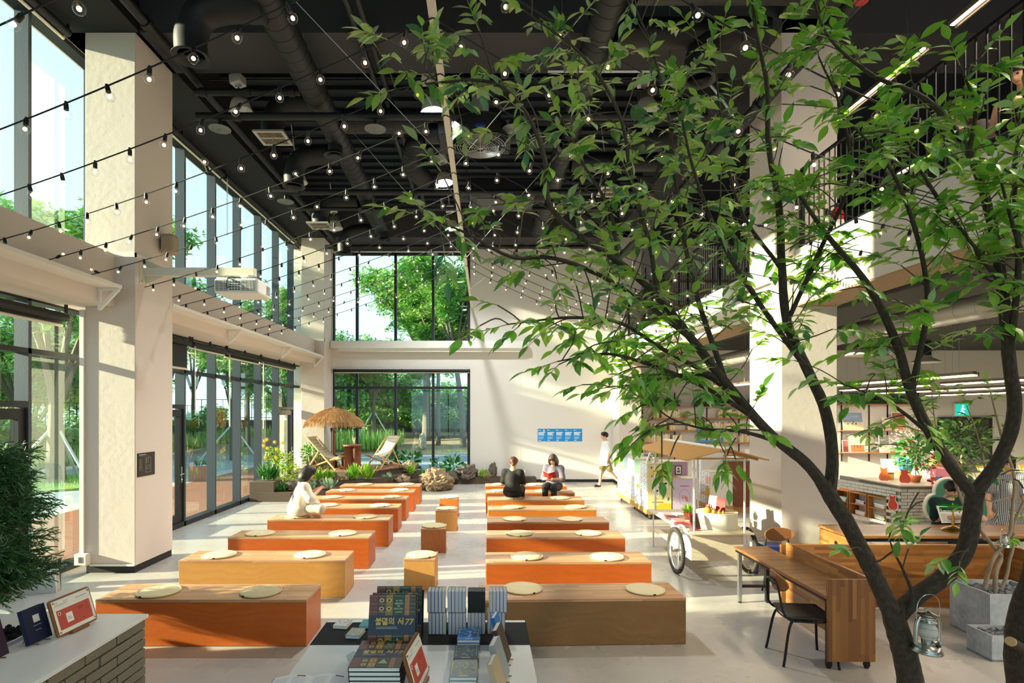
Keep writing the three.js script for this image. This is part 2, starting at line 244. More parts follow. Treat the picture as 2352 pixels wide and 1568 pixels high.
// ---------------------------------------------------------------- glazing
const DM = []; for (let k = -12; k <= 5; k++) DM.push(11.42 + 1.3 * k);
const doorBays = { 0: 1 }; const isDoor = (d) => [7.52, 11.42, 17.92].some((q) => Math.abs(q - d) < 0.05);   // a door in the bay nearer than this mullion
function glazedSide(name, label, y0, y1, lower) {
  const w = thing(name, label, 'window'); w.name = name; w.userData.kind = 'structure';
  const ends = [-ZF, ...DM.filter((d) => d > -ZF + 0.1), 18.6];
  for (const d of ends.slice(1, -1)) if (d > 5) { obj('mullion', [bx(GX, -6.0, y0, y1, -d, -d + 0.055)], M.mull, w); }
  obj('frame', [bx(GX, -6.0, y1 - 0.07, y1, -18.5, -4.9), bx(GX, -6.0, y0, y0 + (lower ? 0.1 : 0.06), -18.5, -4.9)], M.frame, w);
  if (lower) obj('transom', bx(GX + 0.02, -6.0, 3.07, 3.14, -18.5, -4.9), M.frame, w);
  for (let i = 1; i < ends.length; i++) {
    const a = -ends[i] + 0.055, b = Math.min(-4.9, -ends[i - 1]), door = lower && isDoor(ends[i]);
    if (ends[i] < 5) continue;
    const pane = (p, q) => obj('pane', bx(GX + 0.01, GX + 0.012, p, q, a, b), M.tint, w);
    if (!lower) pane(y0 + 0.06, y1 - 0.07);
    else { pane(3.14, y1 - 0.07); if (door) { pane(2.44, 3.07); obj('door_head', bx(GX + 0.02, -6.0, 2.36, 2.44, a, b), M.frame, w); } else pane(0.1, 3.07); }
  }
  return w;
}
glazedSide('window_1', 'row of tall ground-level windows with dark mullions along the left side', 0, 3.84, true);
glazedSide('window_2', 'row of high windows with dark mullions above the left beam', 4.5, 7.67, false);
[[7.52, 'dark glazed door at the left edge behind the acrylic gate'], [11.42, 'black glazed door with steel lever just beyond the tall column'], [17.92, 'dark glazed door in the far left corner beside the planter']].forEach(([d, label], i) => {
  const o = thing('door_' + (i + 1), label, 'door', [GX + 0.06, 0, -d + 0.06]); o.name = 'door_' + (i + 1); o.userData.kind = 'structure'; const W = 1.22;
  obj('door_frame', [bx(0, 0.1, 0.02, 2.34, 0, 0.12), bx(0, 0.1, 0.02, 2.34, W - 0.12, W), bx(0, 0.1, 2.2, 2.34, 0.12, W - 0.12), bx(0, 0.1, 0.02, 0.25, 0.12, W - 0.12)], M.blackMetal, o);
  obj('pane', bx(0.045, 0.048, 0.25, 2.2, 0.12, W - 0.12), M.tint, o);
  const h = obj('handle', [bx(0.1, 0.11, 0.88, 1.2, 0.035, 0.08), rod([0.11, 1.06, 0.057], [0.15, 1.06, 0.057], 0.01), rod([0.15, 1.06, 0.057], [0.15, 1.05, 0.17], 0.011), cyl(0.016, 0.016, 0.03, 0.11, 0.93, 0.057)], M.chrome, o);
});
// back windows
function backWindow(name, label, y0, y1, tr) {
  const w = thing(name, label, 'window'); w.name = name; w.userData.kind = 'structure'; const xs = [-4.91, -4.13, -2.87, -1.64, -0.43], z = ZB - 0.12;
  obj('frame', [bx(-4.91, -0.43, y0, y0 + 0.06, z, z + 0.13), bx(-4.91, -0.43, y1 - 0.07, y1, z, z + 0.13), bx(-0.52, -0.43, y0, y1, z, z + 0.14), bx(-4.91, -4.86, y0, y1, z, z + 0.13)], M.frame, w);
  for (const x of xs.slice(1, 4)) obj('mullion', bx(x - 0.04, x + 0.04, y0, y1, z, z + 0.13), M.frame, w);
  if (tr) obj('transom', bx(-4.91, -0.43, tr - 0.04, tr + 0.04, z, z + 0.12), M.frame, w);
  for (let i = 0; i < 4; i++) for (const [a, b] of tr ? [[y0 + 0.06, tr - 0.04], [tr + 0.04, y1 - 0.07]] : [[y0 + 0.06, y1 - 0.07]]) obj('pane', bx(xs[i] + 0.04, xs[i + 1] - 0.04, a, b, z + 0.06, z + 0.062), M.tint, w);
}
backWindow('window_3', 'lower garden window of four bays behind the parasol', 0.04, 3.68, 3.08);
backWindow('window_4', 'upper garden window of four bays in the back wall', 4.55, 7.49, 0);
// roller blinds
const B = [];
function blind(label, z0, z1, x, y, r, drop, axis = 'z') {
  const o = thing('roller_blind', label, 'blind'), L = axis === 'z';
  const line = (a, b, yy, rad, xx) => L ? rod([xx, yy, a], [xx, yy, b], rad, 14) : rod([a, yy, xx], [b, yy, xx], rad, 14);
  obj('roller', line(z0, z1, y, r, x), M.black, o);
  if (drop) obj('fabric', L ? bx(x - r, x - r + 0.004, y - drop, y, Math.min(z0, z1), Math.max(z0, z1)) : bx(z0, z1, y - drop, y, x - r, x - r + 0.004), M.black, o);
  many('fixing', [z0, (z0 + z1) / 2, z1].map((q) => L ? bx(x - 0.02, x + 0.02, y, y > 5 ? 7.7 : 3.8, q - 0.01, q + 0.01) : bx(q - 0.01, q + 0.01, y, y + 0.06, ZB - 0.12, x)), M.black, o);
  obj('bottom_rail', line(z0, z1, y - drop - 0.012, 0.022, L ? x - r : x - r), M.cream, o);
  const e = Math.max(z0, z1) - 0.06, cx = x + 0.03; const ch = []; if (L) { const len = 1.1 + hash(e, x) * 0.9; for (const s of [-0.02, 0.02]) ch.push([cx, y, e + s], [cx, y - len, e + s]); obj('bead_chain', [rod(ch[0], ch[1], 0.005, 5), rod(ch[2], ch[3], 0.005, 5), tube([ch[1], [cx, ch[1][1] - 0.035, e], ch[3]], 0.005, 8, 5)], M.white, o); }
  return o;
}
blind('black roller blind over the near lower window left of the tall column', -5.5, -7.95, -5.86, 3.62, 0.06, 0.1);
[[-9.3, -11.3, 0.5], [-11.4, -12.9, 0.06], [-12.95, -14.9, 0.1], [-14.95, -17.55, 0.06]].forEach(([a, b, dr], i) => blind(['black roller blind hanging lowest, over the window next to the tall column', 'black roller blind above the second window pair beyond the tall column', 'black roller blind above the third window pair beyond the tall column', 'black roller blind nearest the far corner on the left'][i], a, b, -5.86, 3.66, 0.055, dr));
blind('cream-edged roller blind above the high window left of the tall column', -2, -7.9, -5.8, 7.58, 0.06, 0.06);
[[-9.2, -12.6], [-12.7, -17.5]].forEach(([a, b], i) => blind(['cream-edged roller blind above the nearer high left windows', 'cream-edged roller blind above the farther high left windows'][i], a, b, -5.8, 7.58, 0.06, 0.06));
blind('roller blind with pale rail along the top of the upper garden window', -4.85, -0.45, -18.36, 7.56, 0.05, 0.05, 'x');
blind('black roller blind along the top of the lower garden window', -4.85, -0.45, -18.38, 3.63, 0.045, 0.05, 'x');
// conduit at the near column
{ const o = thing('cable_duct', 'white vertical cable duct and outlet box at the foot of the tall column', 'conduit');
  obj('duct', [bx(-5.74, -5.68, 0.28, 3.75, -8.12, -8.04), bx(-5.6, -4.97, 0.1, 0.13, -8.07, -8.05)], M.white, o); obj('outlet_box', cb(0.17, 0.16, 0.1, -5.68, 0.13, -8.02, 0.008), M.white, o); obj('socket_plate', bx(-5.7, -5.65, 0.17, 0.25, -7.97, -7.966), M.steel, o); }

// ---------------------------------------------------------------- ceiling services
function duct(name, label, path, r, m = M.duct, ring = 0.22, cat = 'duct') {
  const o = thing(name, label, cat), c = new THREE.CatmullRomCurve3(pts(path), false, 'centripetal'); obj('pipe', new THREE.TubeGeometry(c, path.length * 8, r, 20), m, o);
  if (ring) { const L = c.getLength(), g = new THREE.TorusGeometry(r, 0.006, 5, 20), out = []; for (let s = ring; s < L; s += ring) { const p = c.getPointAt(s / L), t = c.getTangentAt(s / L); out.push(g.clone().applyQuaternion(new THREE.Quaternion().setFromUnitVectors(V(0, 0, 1), t)).translate(p.x, p.y, p.z)); } obj('seam', out, m, o); }
  return o;
}
function diffuser(o, x, y, z, r, rings) {
  const d = obj('diffuser', lathe([[r * 0.72, 0.06], [r * 0.75, 0.02], [r * 1.02, 0], [r * 1.02, -0.012], [r * 0.8, -0.004], [r * 0.66, 0.02]], 28).translate(x, y, z), M.duct, o);
  if (rings) obj('louvre', [0.62, 0.46, 0.3, 0.14].map((k) => lathe([[r * k, -0.004], [r * (k - 0.1), 0.03]], 24).translate(x, y, z)), M.pipe, d); else obj('disc', cyl(r * 0.6, r * 0.6, 0.012, x, y - 0.03, z, 24), M.duct, d);
}
{ const o = duct('spiral_duct', 'long dark spiral duct running to the back left of the white rail', [[-2.62, 7.36, 2], [-2.65, 7.36, -6], [-2.72, 7.36, -12], [-2.85, 7.36, -15.9]], 0.2); for (const z of [-6.05, -10.4, -13.2, -15.6]) { obj('neck', cyl(0.13, 0.13, 0.22, -2.72, 7.02, z, 16), M.duct, o); diffuser(o, -2.72, 7.0, z, 0.2, false); } }
{ const o = duct('spiral_duct', 'long dark spiral duct running to the back right of the fan', [[1.56, 7.36, 2], [1.56, 7.36, -6], [1.55, 7.36, -12], [1.55, 7.36, -15.9]], 0.2); for (const z of [-6.05, -10.4, -13.2]) diffuser(o, 1.56, 7.14, z, 0.2, true); }
duct('spiral_duct', 'thick dark duct crossing the ceiling just behind the wide beam', [[-2.45, 7.4, -9.95], [-1.9, 7.4, -9.95], [-1.2, 7.4, -9.95], [-0.95, 7.4, -9.95]], 0.2);
duct('spiral_duct', 'black duct crossing the ceiling in front of the wide beam', [[3.8, 7.3, -6.6], [2.8, 7.3, -6.6], [1.8, 7.3, -6.6]], 0.22, M.duct, 0.6);
function elbow(label, x, d, yb, r, toX, grille) {
  const yt = yb + 0.62, o = duct('elbow_duct', label, [[toX, yt, -d], [x + 0.9, yt, -d], [x + 0.42, yt, -d], [x + 0.12, yt - 0.1, -d], [x, yt - 0.36, -d], [x, yb + 0.02, -d]], r, M.duct, 0);
  if (grille) { const q = obj('grille', [bx(x - 0.26, x + 0.26, yb, yb + 0.03, -d - 0.26, -d - 0.21), bx(x - 0.26, x + 0.26, yb, yb + 0.03, -d + 0.21, -d + 0.26), bx(x - 0.26, x - 0.21, yb, yb + 0.03, -d - 0.21, -d + 0.21), bx(x + 0.21, x + 0.26, yb, yb + 0.03, -d - 0.21, -d + 0.21), bx(x - 0.21, x + 0.21, yb + 0.005, yb + 0.02, -d - 0.02, -d + 0.02)], M.ductGrey, o); obj('slat', [...Array(14)].map((_, i) => bx(x - 0.2 + i * 0.03, x - 0.19 + i * 0.03, yb + 0.004, yb + 0.02, -d - 0.2, -d + 0.2)), mat('#8a7d6c', 0.6), q); }
  else diffuser(o, x, yb, -d, r * 1.15, true);
}
elbow('black elbow duct with round diffuser nearest the tall column top', -3.56, 6.9, 6.62, 0.19, -2.87, false);
elbow('elbow duct ending in a square pale grille behind the near high-bay lamp', -3.62, 9.75, 7.0, 0.19, -2.93, true);
elbow('elbow duct with round diffuser beside the second high-bay lamp', -3.78, 11.3, 6.8, 0.19, -2.95, false);
elbow('elbow duct ending in a square grille near the third high-bay lamp', -3.92, 13.6, 6.75, 0.19, -3.0, true);
elbow('farthest elbow duct with round diffuser near the back left corner', -3.9, 15.9, 6.75, 0.19, -3.1, false);
elbow('elbow duct with round diffuser on the right behind the leaves', 2.9, 7.6, 6.75, 0.19, 1.78, false);
elbow('elbow duct ending in a square grille right of the fan behind the leaves', 2.6, 11.5, 6.75, 0.19, 1.78, true);
function pipeRun(label, a, b, r, discs = []) {
  const o = thing('ceiling_pipe', label, 'pipe'); obj('pipe', rod(a, b, r, 12), M.pipe, o); many('coupling', [0.08, 0.5, 0.92].map((t) => { const p = V(...a).lerp(V(...b), t), d = V(...b).sub(V(...a)).normalize().multiplyScalar(0.05); return rod(p.clone().sub(d), p.clone().add(d), r * 1.25, 12); }), M.pipe, o);
  for (const t of discs) { const p = V(...a).lerp(V(...b), t); obj('drop', rod([p.x, p.y, p.z], [p.x, p.y - 0.2, p.z], 0.03, 8), M.pipe, o); obj('heat_plate', lathe([[0, 0.006], [0.17, 0], [0.172, -0.006], [0.03, -0.01], [0.02, -0.04], [0, -0.045]], 22).translate(p.x, p.y - 0.2, p.z), mat('#6f7370', 0.45, 0.5), o); }
}
pipeRun('dark sprinkler pipe crossing below the near high-bay lamps', [-4.62, 7.06, -9.13], [3.6, 7.06, -9.13], 0.06, [0.045, 0.35, 0.62]);
pipeRun('thin dark pipe crossing just above the near sprinkler pipe', [-4.65, 7.45, -9.13], [-2.95, 7.45, -9.13], 0.055);
pipeRun('dark sprinkler pipe crossing the middle of the hall ceiling', [-4.6, 6.95, -12.0], [3.6, 6.95, -12.0], 0.06, [0.05, 0.38, 0.66]);
pipeRun('thin pipe crossing behind the middle sprinkler pipe', [-4.6, 7.08, -13.35], [3.6, 7.08, -13.35], 0.045);
pipeRun('dark sprinkler pipe crossing near the back wall', [-4.6, 7.1, -16.5], [3.6, 7.1, -16.5], 0.06, [0.05, 0.38, 0.68]);
pipeRun('black pipe along the left soffit above the windows', [-4.62, 7.62, 2], [-4.62, 7.62, -17.5], 0.07);
pipeRun('left of two conduits running back beside the white rail', [-1.95, 7.63, 2], [-1.65, 7.63, -15], 0.045);
pipeRun('right of two conduits running back beside the white rail', [-1.78, 7.63, 2], [-1.5, 7.63, -15], 0.045);
pipeRun('dark pipe with red bands running back above the mezzanine rail', [4.05, 6.7, 1], [3.9, 6.7, -17.2], 0.09);
{ const o = thing('pipe_band', 'red band around the pipe above the mezzanine rail', 'band'); obj('band', [rod([4.0, 6.7, -5.9], [4.0, 6.7, -6.02], 0.095, 14)], M.red, o); }
{ const o = thing('conduit', 'bright metal conduit with bent end under the wide beam', 'conduit'); obj('tube', tube([[0.9, 7.05, -7.9], [2.6, 7.05, -7.9], [2.95, 7.05, -7.9], [3.3, 6.7, -7.9], [3.6, 6.3, -7.95]], 0.02, 40, 8), M.steel, o); many('hanger', [1.1, 1.9, 2.6].map((x) => rod([x, 7.05, -7.9], [x, 8.6, -7.9], 0.006, 6)), M.steel, o); }
// suspended black grid lines under the deck
for (const [i, z] of [-9.9, -11.9, -14, -16].entries()) { const o = thing('hanger_rail', ORD[i] + ' thin black hanger rail under the deck counted from the wide beam', 'rail'); obj('rail', rod([-4.8, 8.1, z], [4.2, 8.1, z], 0.014, 6), M.black, o); many('hanger', [-4, -2.2, -0.4, 1.4, 3.2].map((x) => rod([x, 8.1, z], [x, 8.55, z], 0.008, 5)), M.black, o); }
// air handling boxes
function acBox(label, w, h, d, x, y, z) { const o = thing('air_unit', label, 'air conditioner', [x, y, z]); obj('casing', cb(w, h, d, 0, 0, 0, 0.02), M.duct, o); obj('access_panel', cb(w * 0.8, 0.012, d * 0.7, 0, -0.012, 0, 0.004), mat('#3a3a3d', 0.6), o); many('collar', [rod([-w / 2, h / 2, 0], [-w / 2 - 0.25, h / 2, 0], h * 0.42, 16), rod([w / 2, h / 2, 0], [w / 2 + 0.25, h / 2, 0], h * 0.42, 16)], M.pipe, o); }
acBox('large dark air unit hanging above the viewer by the white rail', 1.3, 0.4, 1.4, -0.35, 7.35, -5.9);
acBox('dark air unit hanging behind the drum fan', 1.3, 0.42, 0.8, -0.15, 7.15, -10.3);
acBox('dark air unit hanging in the middle of the far ceiling', 1.4, 0.4, 0.9, 0.42, 6.95, -12.65);
duct('flexible_duct', 'crinkled flexible duct curving left of the drum fan', [[-1.05, 7.3, -10.5], [-1.3, 7.25, -10.6], [-1.35, 7.0, -10.8], [-1.1, 6.8, -11.1]], 0.18, M.duct, 0.06);
duct('flexible_duct', 'crinkled flexible duct curving right of the drum fan', [[0.65, 7.3, -10.3], [1.1, 7.25, -10.2], [1.4, 7.2, -10.1]], 0.18, M.duct, 0.06);
duct('flexible_duct', 'crinkled flexible duct beside the white column above the mezzanine', [[2.6, 7.2, -10.4], [3.2, 7.25, -10.3], [4.0, 7.3, -10.2], [5.2, 7.3, -9.9]], 0.2, M.duct, 0.06);
// drum fan
{ const o = thing('drum_fan', 'black caged drum fan hanging under the ceiling in the centre', 'fan', [-0.05, 6.72, -9.4]), R = 0.46;
  obj('drum', new THREE.CylinderGeometry(R, R, 0.3, 40, 1, true).translate(0, 0.17, 0), mat('#1a1a1b', 0.5, 0.3, { side: THREE.DoubleSide }), o);
  obj('rim', [0.02, 0.32].map((y) => new THREE.TorusGeometry(R, 0.012, 6, 40).rotateX(Math.PI / 2).translate(0, y, 0)), M.blackMetal, o);
  obj('grille', [0.42, 0.38, 0.34, 0.3, 0.26, 0.22, 0.18, 0.14, 0.1].map((r) => new THREE.TorusGeometry(r, 0.004, 5, 36).rotateX(Math.PI / 2).translate(0, -0.02 - (0.46 - r) * 0.12, 0)).concat([0, 1, 2, 3].map((k) => rod([-Math.cos(k * 0.785) * R, 0.01, -Math.sin(k * 0.785) * R], [0, -0.06, 0], 0.005, 5)), [0, 1, 2, 3].map((k) => rod([Math.cos(k * 0.785) * R, 0.01, Math.sin(k * 0.785) * R], [0, -0.06, 0], 0.005, 5))), mat('#b9b6ae', 0.4, 0.6), o);
  for (let k = 0; k < 5; k++) { const b = new THREE.BoxGeometry(0.3, 0.008, 0.14); b.rotateX(0.5); b.translate(0.24, 0.14, 0); b.rotateY(k * Math.PI * 0.4); obj('blade', b, mat('#3a3a3a', 0.4, 0.5), o); }
  obj('motor', cyl(0.1, 0.1, 0.16, 0, 0.08, 0, 20), M.blackMetal, o);
  obj('badge', [new THREE.SphereGeometry(0.09, 18, 8).applyMatrix4(M4(0, 0.1, 0.47, 0, 0, 0, [1, 0.45, 0.12]))], mat('#27347e', 0.3), o);
  obj('mount', [bar([-0.6, 0.5, 0], [0.6, 0.5, 0], 0.05, 0.05), ...[-0.46, 0.46].map((x) => rod([x, 0.5, 0], [x, 0.3, 0], 0.012)), rod([0, 0.5, 0], [0, 0.98, 0], 0.02), bx(-0.14, 0.14, 0.62, 0.86, -0.1, 0.1)], mat('#8a8783', 0.5, 0.3), o); }
// high-bay lamps
function highBay(x, z, on, label) {
  const o = thing('high_bay_lamp', label, 'lamp', [x, 7.28, z], rr(-0.4, 0.4)); o.rotation.z = 0.12;
  obj('reflector', lathe([[0.195, 0], [0.19, 0.01], [0.15, 0.14], [0.12, 0.2], [0.11, 0.2]], 28), mat('#cfcabd', 0.35, 0.15, { side: THREE.DoubleSide }), o);
  obj('housing', [cyl(0.12, 0.11, 0.14, 0, 0.2, 0, 10), ...[...Array(10)].map((_, k) => bx(-0.004, 0.004, 0.2, 0.33, 0.1, 0.135).rotateY(k * 0.628))], mat('#6f6a60', 0.5, 0.5), o);
  const l = obj('lens', new THREE.SphereGeometry(0.36, 24, 6, 0, 6.283, 0, 0.5).rotateX(Math.PI).applyMatrix4(M4(0, 0.33, 0)), on ? M.lampOn : phys({ color: '#dfe4dc', roughness: 0.35, transmission: 0.5, thickness: 0 }), o);
  obj('hook', [rod([0, 0.34, 0], [0, 0.46, 0], 0.018), bx(-0.05, 0.05, 0.42, 0.46, -0.02, 0.02)], M.steel, o); obj('ballast', [cb(0.2, 0.16, 0.2, 0, 0.46, 0, 0.02), cyl(0.01, 0.01, 0.9, 0, 0.62, 0)], M.white, o);
  if (on) { const s = new THREE.SpotLight(new THREE.Color().setRGB(0.95, 1, 1), 45, 0, 1.15, 0.5); s.position.set(0, -0.04, 0); s.target.position.set(0, -4, 0); s.castShadow = true; s.shadow.radius = 6; s.name = 'lamp_light'; o.add(s, s.target); s.target.name = 'light_target'; }
}
for (const [r, x, on] of [['left', -4.03, 0], ['middle', -0.85, 1], ['right', 2.73, 0]]) [-9.42, -12.35, -15.45].forEach((z, i) => highBay(x, z, on, `${on ? 'glowing' : 'unlit'} bell-shaped high-bay lamp, ${['nearest', 'middle', 'farthest'][i]} of the ${r} row`));
// ================================================================ festoon lights on the white rail
const railY = (d) => 5.17 + 0.029 * d;
{ const o = thing('hanging_rail', 'long white metal rail hung lengthwise that carries the bulb strings', 'rail');
  obj('rail', bar([-0.38, railY(0.5), -0.5], [-0.38, railY(18.45), -18.45], 0.06, 0.06), M.cream, o);
  many('suspension_wire', [[-0.38, 3, -3.2, 2.2], [-0.38, 7.2, -3.4, 5.5], [-0.38, 7.2, 2.6, 5.2], [-0.38, 12, -2.9, 10.2], [-0.38, 12, 2.2, 10.3], [-0.38, 15.5, 2.0, 17.6]].map(([x, d, x2, d2]) => rod([x, railY(d) + 0.02, -d], [x2, 7.95, -d2], 0.004, 5)), M.steel, o); }
{
  const glassG = lathe([[0, -0.036], [0.012, -0.0345], [0.024, -0.028], [0.032, -0.014], [0.034, 0], [0.031, 0.014], [0.022, 0.027], [0.0145, 0.036], [0.0135, 0.046]], 14).translate(0, -0.085, 0);
  const sockG = join([cyl(0.0165, 0.0165, 0.045, 0, -0.05, 0, 10), cyl(0.011, 0.011, 0.02, 0, -0.008, 0, 8)]), filG = sph(0.015, 0, -0.086, 0, 8);
  for (const side of [-1, 1]) for (let k = 0; k < 14; k++) {
    const dr = 12.4 - 0.74 * k, off = side < 0 ? 1.07 : 1.5, de = dr + off; let xe = side < 0 ? -5.25 : 4.45;
    if (side < 0 && de > 8 && de < 9.1) xe = -4.96; if (side > 0 && de > 8 && de < 9.1) xe = 4.25;
    const a = V(-0.38, railY(dr) - 0.03, -dr), b = V(xe, 4.12, -de), sag = side < 0 ? 0.1 : 0.24, f = (t) => a.clone().lerp(b, t).add(V(0, -4 * sag * t * (1 - t), 0));
    const o = thing('bulb_string', `${ORD[k]} bulb string from the back, between white rail and ${side < 0 ? 'left window beam' : 'mezzanine edge'}`, 'string lights', [0, 0, 0], 0, 'festoon bulb strings');
    obj('cable', tube([...Array(11)].map((_, i) => f(i / 10)), 0.006, 30, 5), M.cable, o);
    const n = Math.round(a.distanceTo(b) / 0.37);
    for (let i = 0; i < n; i++) {
      const p = f((i + 0.6) / n), m = put(new THREE.Mesh(glassG, M.clear), 'bulb', o); m.position.copy(p); m.rotation.set(rr(-0.15, 0.15), rr(0, 6), side * 0 + rr(0.05, 0.4)); if (hash(k + side * 3, i) > 0.93) m.rotation.z += rr(1.5, 2.4);
      put(new THREE.Mesh(sockG, M.socket), 'socket', m); put(new THREE.Mesh(filG, M.filament), 'filament', m);
    }
  }
}
// ================================================================ mezzanine railing and lights
function railing(label, d0, d1) {
  const o = thing('railing', label, 'railing'); obj('top_rail', bx(4.48, 4.52, 5.7, 5.73, -d1, -d0), M.blackMetal, o); obj('bottom_rail', bx(4.485, 4.515, 4.62, 4.645, -d1, -d0), M.blackMetal, o);
  const g = bx(4.494, 4.506, 4.64, 5.7, -0.006, 0.006), pg = bx(4.475, 4.525, 4.6, 5.71, -0.02, 0.02);
  for (let d = d0 + 0.06; d < d1; d += 0.115) { const m = put(new THREE.Mesh(g, M.blackMetal), 'baluster', o); m.position.z = -d; }
  for (let d = d0; d <= d1 + 0.01; d += (d1 - d0) / Math.max(1, Math.round((d1 - d0) / 1.6))) { const m = put(new THREE.Mesh(pg, M.blackMetal), 'post', o); m.position.z = -d; }
}
railing('black baluster railing on the mezzanine nearer than the sunlit column', 1.2, 8.0);
railing('black baluster railing on the mezzanine beyond the sunlit column', 9.1, 17.5);
function ledBar(label, x, y, d0, d1, power = 6) {
  const o = thing('linear_lamp', label, 'lamp'); obj('profile', [bx(x - 0.03, x + 0.03, y, y + 0.05, -d1, -d0), bx(x + 0.05, x + 0.075, y - 0.03, y + 0.03, -d1, -d0)], mat('#8c7a66', 0.4, 0.5), o); obj('led_strip', bx(x - 0.022, x + 0.022, y - 0.012, y, -d1 + 0.02, -d0 - 0.02), M.led, o);
  many('hanger', [d0 + 0.3, d1 - 0.3].map((d) => rod([x, y + 0.05, -d], [x, y > 5 ? 8.6 : 4.3, -d], 0.004, 5)), M.steel, o);
  const l = new THREE.RectAreaLight(new THREE.Color().setRGB(1, 0.86, 0.66), power, 0.05, d1 - d0 - 0.04); l.position.set(x, y - 0.02, -(d0 + d1) / 2); l.rotation.x = -Math.PI / 2; l.name = 'strip_light'; o.add(l);
}
ledBar('long glowing light bar under the roof above the mezzanine rail, nearer piece', 5.7, 7.0, 5.2, 6.9, 9); ledBar('glowing light bar under the roof above the mezzanine rail, farther piece', 5.7, 7.0, 7.3, 9.2, 9);
ledBar('glowing light bar deep over the mezzanine at the right edge, nearer piece', 8.2, 7.0, 7.2, 9.0, 9); ledBar('glowing light bar deep over the mezzanine at the right edge, farther piece', 8.2, 7.0, 9.2, 11.2, 9);
ledBar('far glowing light bar over the mezzanine bookcase', 6.4, 6.9, 11.6, 14, 9);
{ const spots = [[7.9, 2.9, 9.1, 12.2], [7.9, 2.9, 12.5, 15.5], [9.7, 2.88, 9.2, 12], [9.7, 2.88, 12.3, 15.4], [12, 2.86, 12.6, 15], [12, 2.86, 15.2, 17.4], [13.6, 2.8, 13.5, 17.4]];
  spots.forEach(([x, y, a, b], i) => ledBar(['glowing light bar over the brick book counter, front piece', 'glowing light bar over the brick book counter, back piece', 'second glowing light bar row over the shop, front piece', 'second glowing light bar row over the shop, back piece', 'third glowing light bar row over the shop, front piece', 'third glowing light bar row over the shop, back piece', 'lowest glowing light bar toward the back of the shop'][i], x, y, a, b, 60)); }
ledBar('glowing light bar over the bookshelf behind the cart', 6.6, 3.0, 14, 16.6, 60);
ledBar('glowing light bar under the mezzanine beside the right edge of view', 6.6, 3.0, 0.5, 4.6, 170); ledBar('glowing light bar under the roof right above the viewer', 5.4, 7.0, 0.2, 4.8, 300); ledBar('second glowing light bar under the mezzanine at the right', 8.2, 3.0, 2, 6.5, 90);
ledBar('glowing light bar under the roof high behind the viewer', 1.5, 7.2, -2.6, 2.2, 240);
duct('spiral_duct', 'pale grey spiral duct under the mezzanine behind the tree', [[6.2, 3.55, 2], [6.0, 3.55, -5], [5.85, 3.55, -10], [5.7, 3.5, -16.2]], 0.15, M.ductGrey, 0.3);
duct('spiral_duct', 'second pale duct under the mezzanine beside the shelves', [[7.0, 3.75, 2], [6.9, 3.75, -8], [6.8, 3.75, -15]], 0.13, M.ductGrey, 0.3);
duct('spiral_duct', 'black pipe with red band under the mezzanine', [[5.6, 3.95, 2], [5.5, 3.95, -8], [5.4, 3.95, -17]], 0.06, M.pipe, 0);
for (const [i, [x, d]] of [[6.42, 9.6], [8.6, 11]].entries()) { const o = thing('ceiling_diffuser', ['pale round diffuser under the mezzanine duct behind the trunk', 'second pale round diffuser deeper in the shop'][i], 'vent', [x, 3.25, -d]); obj('cone', lathe([[0.08, 0.16], [0.1, 0.1], [0.24, 0.02], [0.25, 0], [0.2, 0.005], [0, 0.04]], 24), M.cream, o); obj('neck', cyl(0.09, 0.09, 0.3, 0, 0.14, 0), M.black, o); }

// ================================================================ benches, stools, cushions
const benchFront = [0, 1, 2, 0, 3, 2, 1, 4, 0];
function bench(label, x0, x1, d, mi, turn = 0) {
  const W = x1 - x0, D = 0.5, Hh = 0.46, o = thing('bench', label, 'bench', [(x0 + x1) / 2, 0, -d - D / 2], turn, 'wooden box benches');
  const m = mi < 0 ? M.plyBrown : M.ply[mi];
  obj('box', [cb(W - 0.004, Hh - 0.035, D - 0.004, 0, 0.004, 0, 0.004)], m, o); obj('top', cb(W, 0.03, D, 0, Hh - 0.03, 0, 0.004), M.stave, o); obj('foot', bx(-W / 2 + 0.02, W / 2 - 0.02, 0, 0.005, -D / 2 + 0.02, D / 2 - 0.02), M.black, o);
  return o;
}
const cushG = [0, 1, 2].map((k) => {   // round quilted pad with a piped rim and a sat-in hollow
  const g = new THREE.CylinderGeometry(0.2, 0.2, 0.02, 40, 1), R = [], N = 12, S = 40, pos = [], idx = [];
  for (let i = 0; i <= N; i++) for (let j = 0; j <= S; j++) { const r = 0.192 * i / N, a = j / S * Math.PI * 2, x = r * Math.cos(a), z = r * Math.sin(a), e = 1 - Math.pow(i / N, 6); pos.push(x, 0.012 + e * (0.014 + 0.009 * noise.noise(x * 9 + k * 5, z * 9, k) + 0.005 * noise.noise(x * 24, z * 24, k + 3)), z); }
  for (let i = 0; i < N; i++) for (let j = 0; j < S; j++) { const a = i * (S + 1) + j, b = a + S + 1; idx.push(a, a + 1, b, b, a + 1, b + 1); }
  const t = new THREE.BufferGeometry(); t.setAttribute('position', new THREE.Float32BufferAttribute(pos, 3)); t.setIndex(idx); t.computeVertexNormals();
  return t;
});
const cushRim = join([new THREE.TorusGeometry(0.194, 0.008, 8, 44).rotateX(Math.PI / 2).translate(0, 0.012, 0), cyl(0.19, 0.194, 0.01, 0, 0.001, 0, 40)]), cushTag = bx(-0.014, 0.014, 0.008, 0.02, 0.196, 0.204);
function cushion(label, x, y, z) {
  const o = thing('seat_cushion', label, 'cushion', [x, y, z], rr(-0.8, 0.8), 'round beige seat cushions'), m = [M.linen, M.linen3, M.linen2][ri(3)];
  o.scale.setScalar(rr(0.98, 1.06)); obj('pad', cushG[ri(3)].clone(), m, o); obj('piping', cushRim.clone(), m, o); obj('label_tag', cushTag.clone(), M.black, o);
}
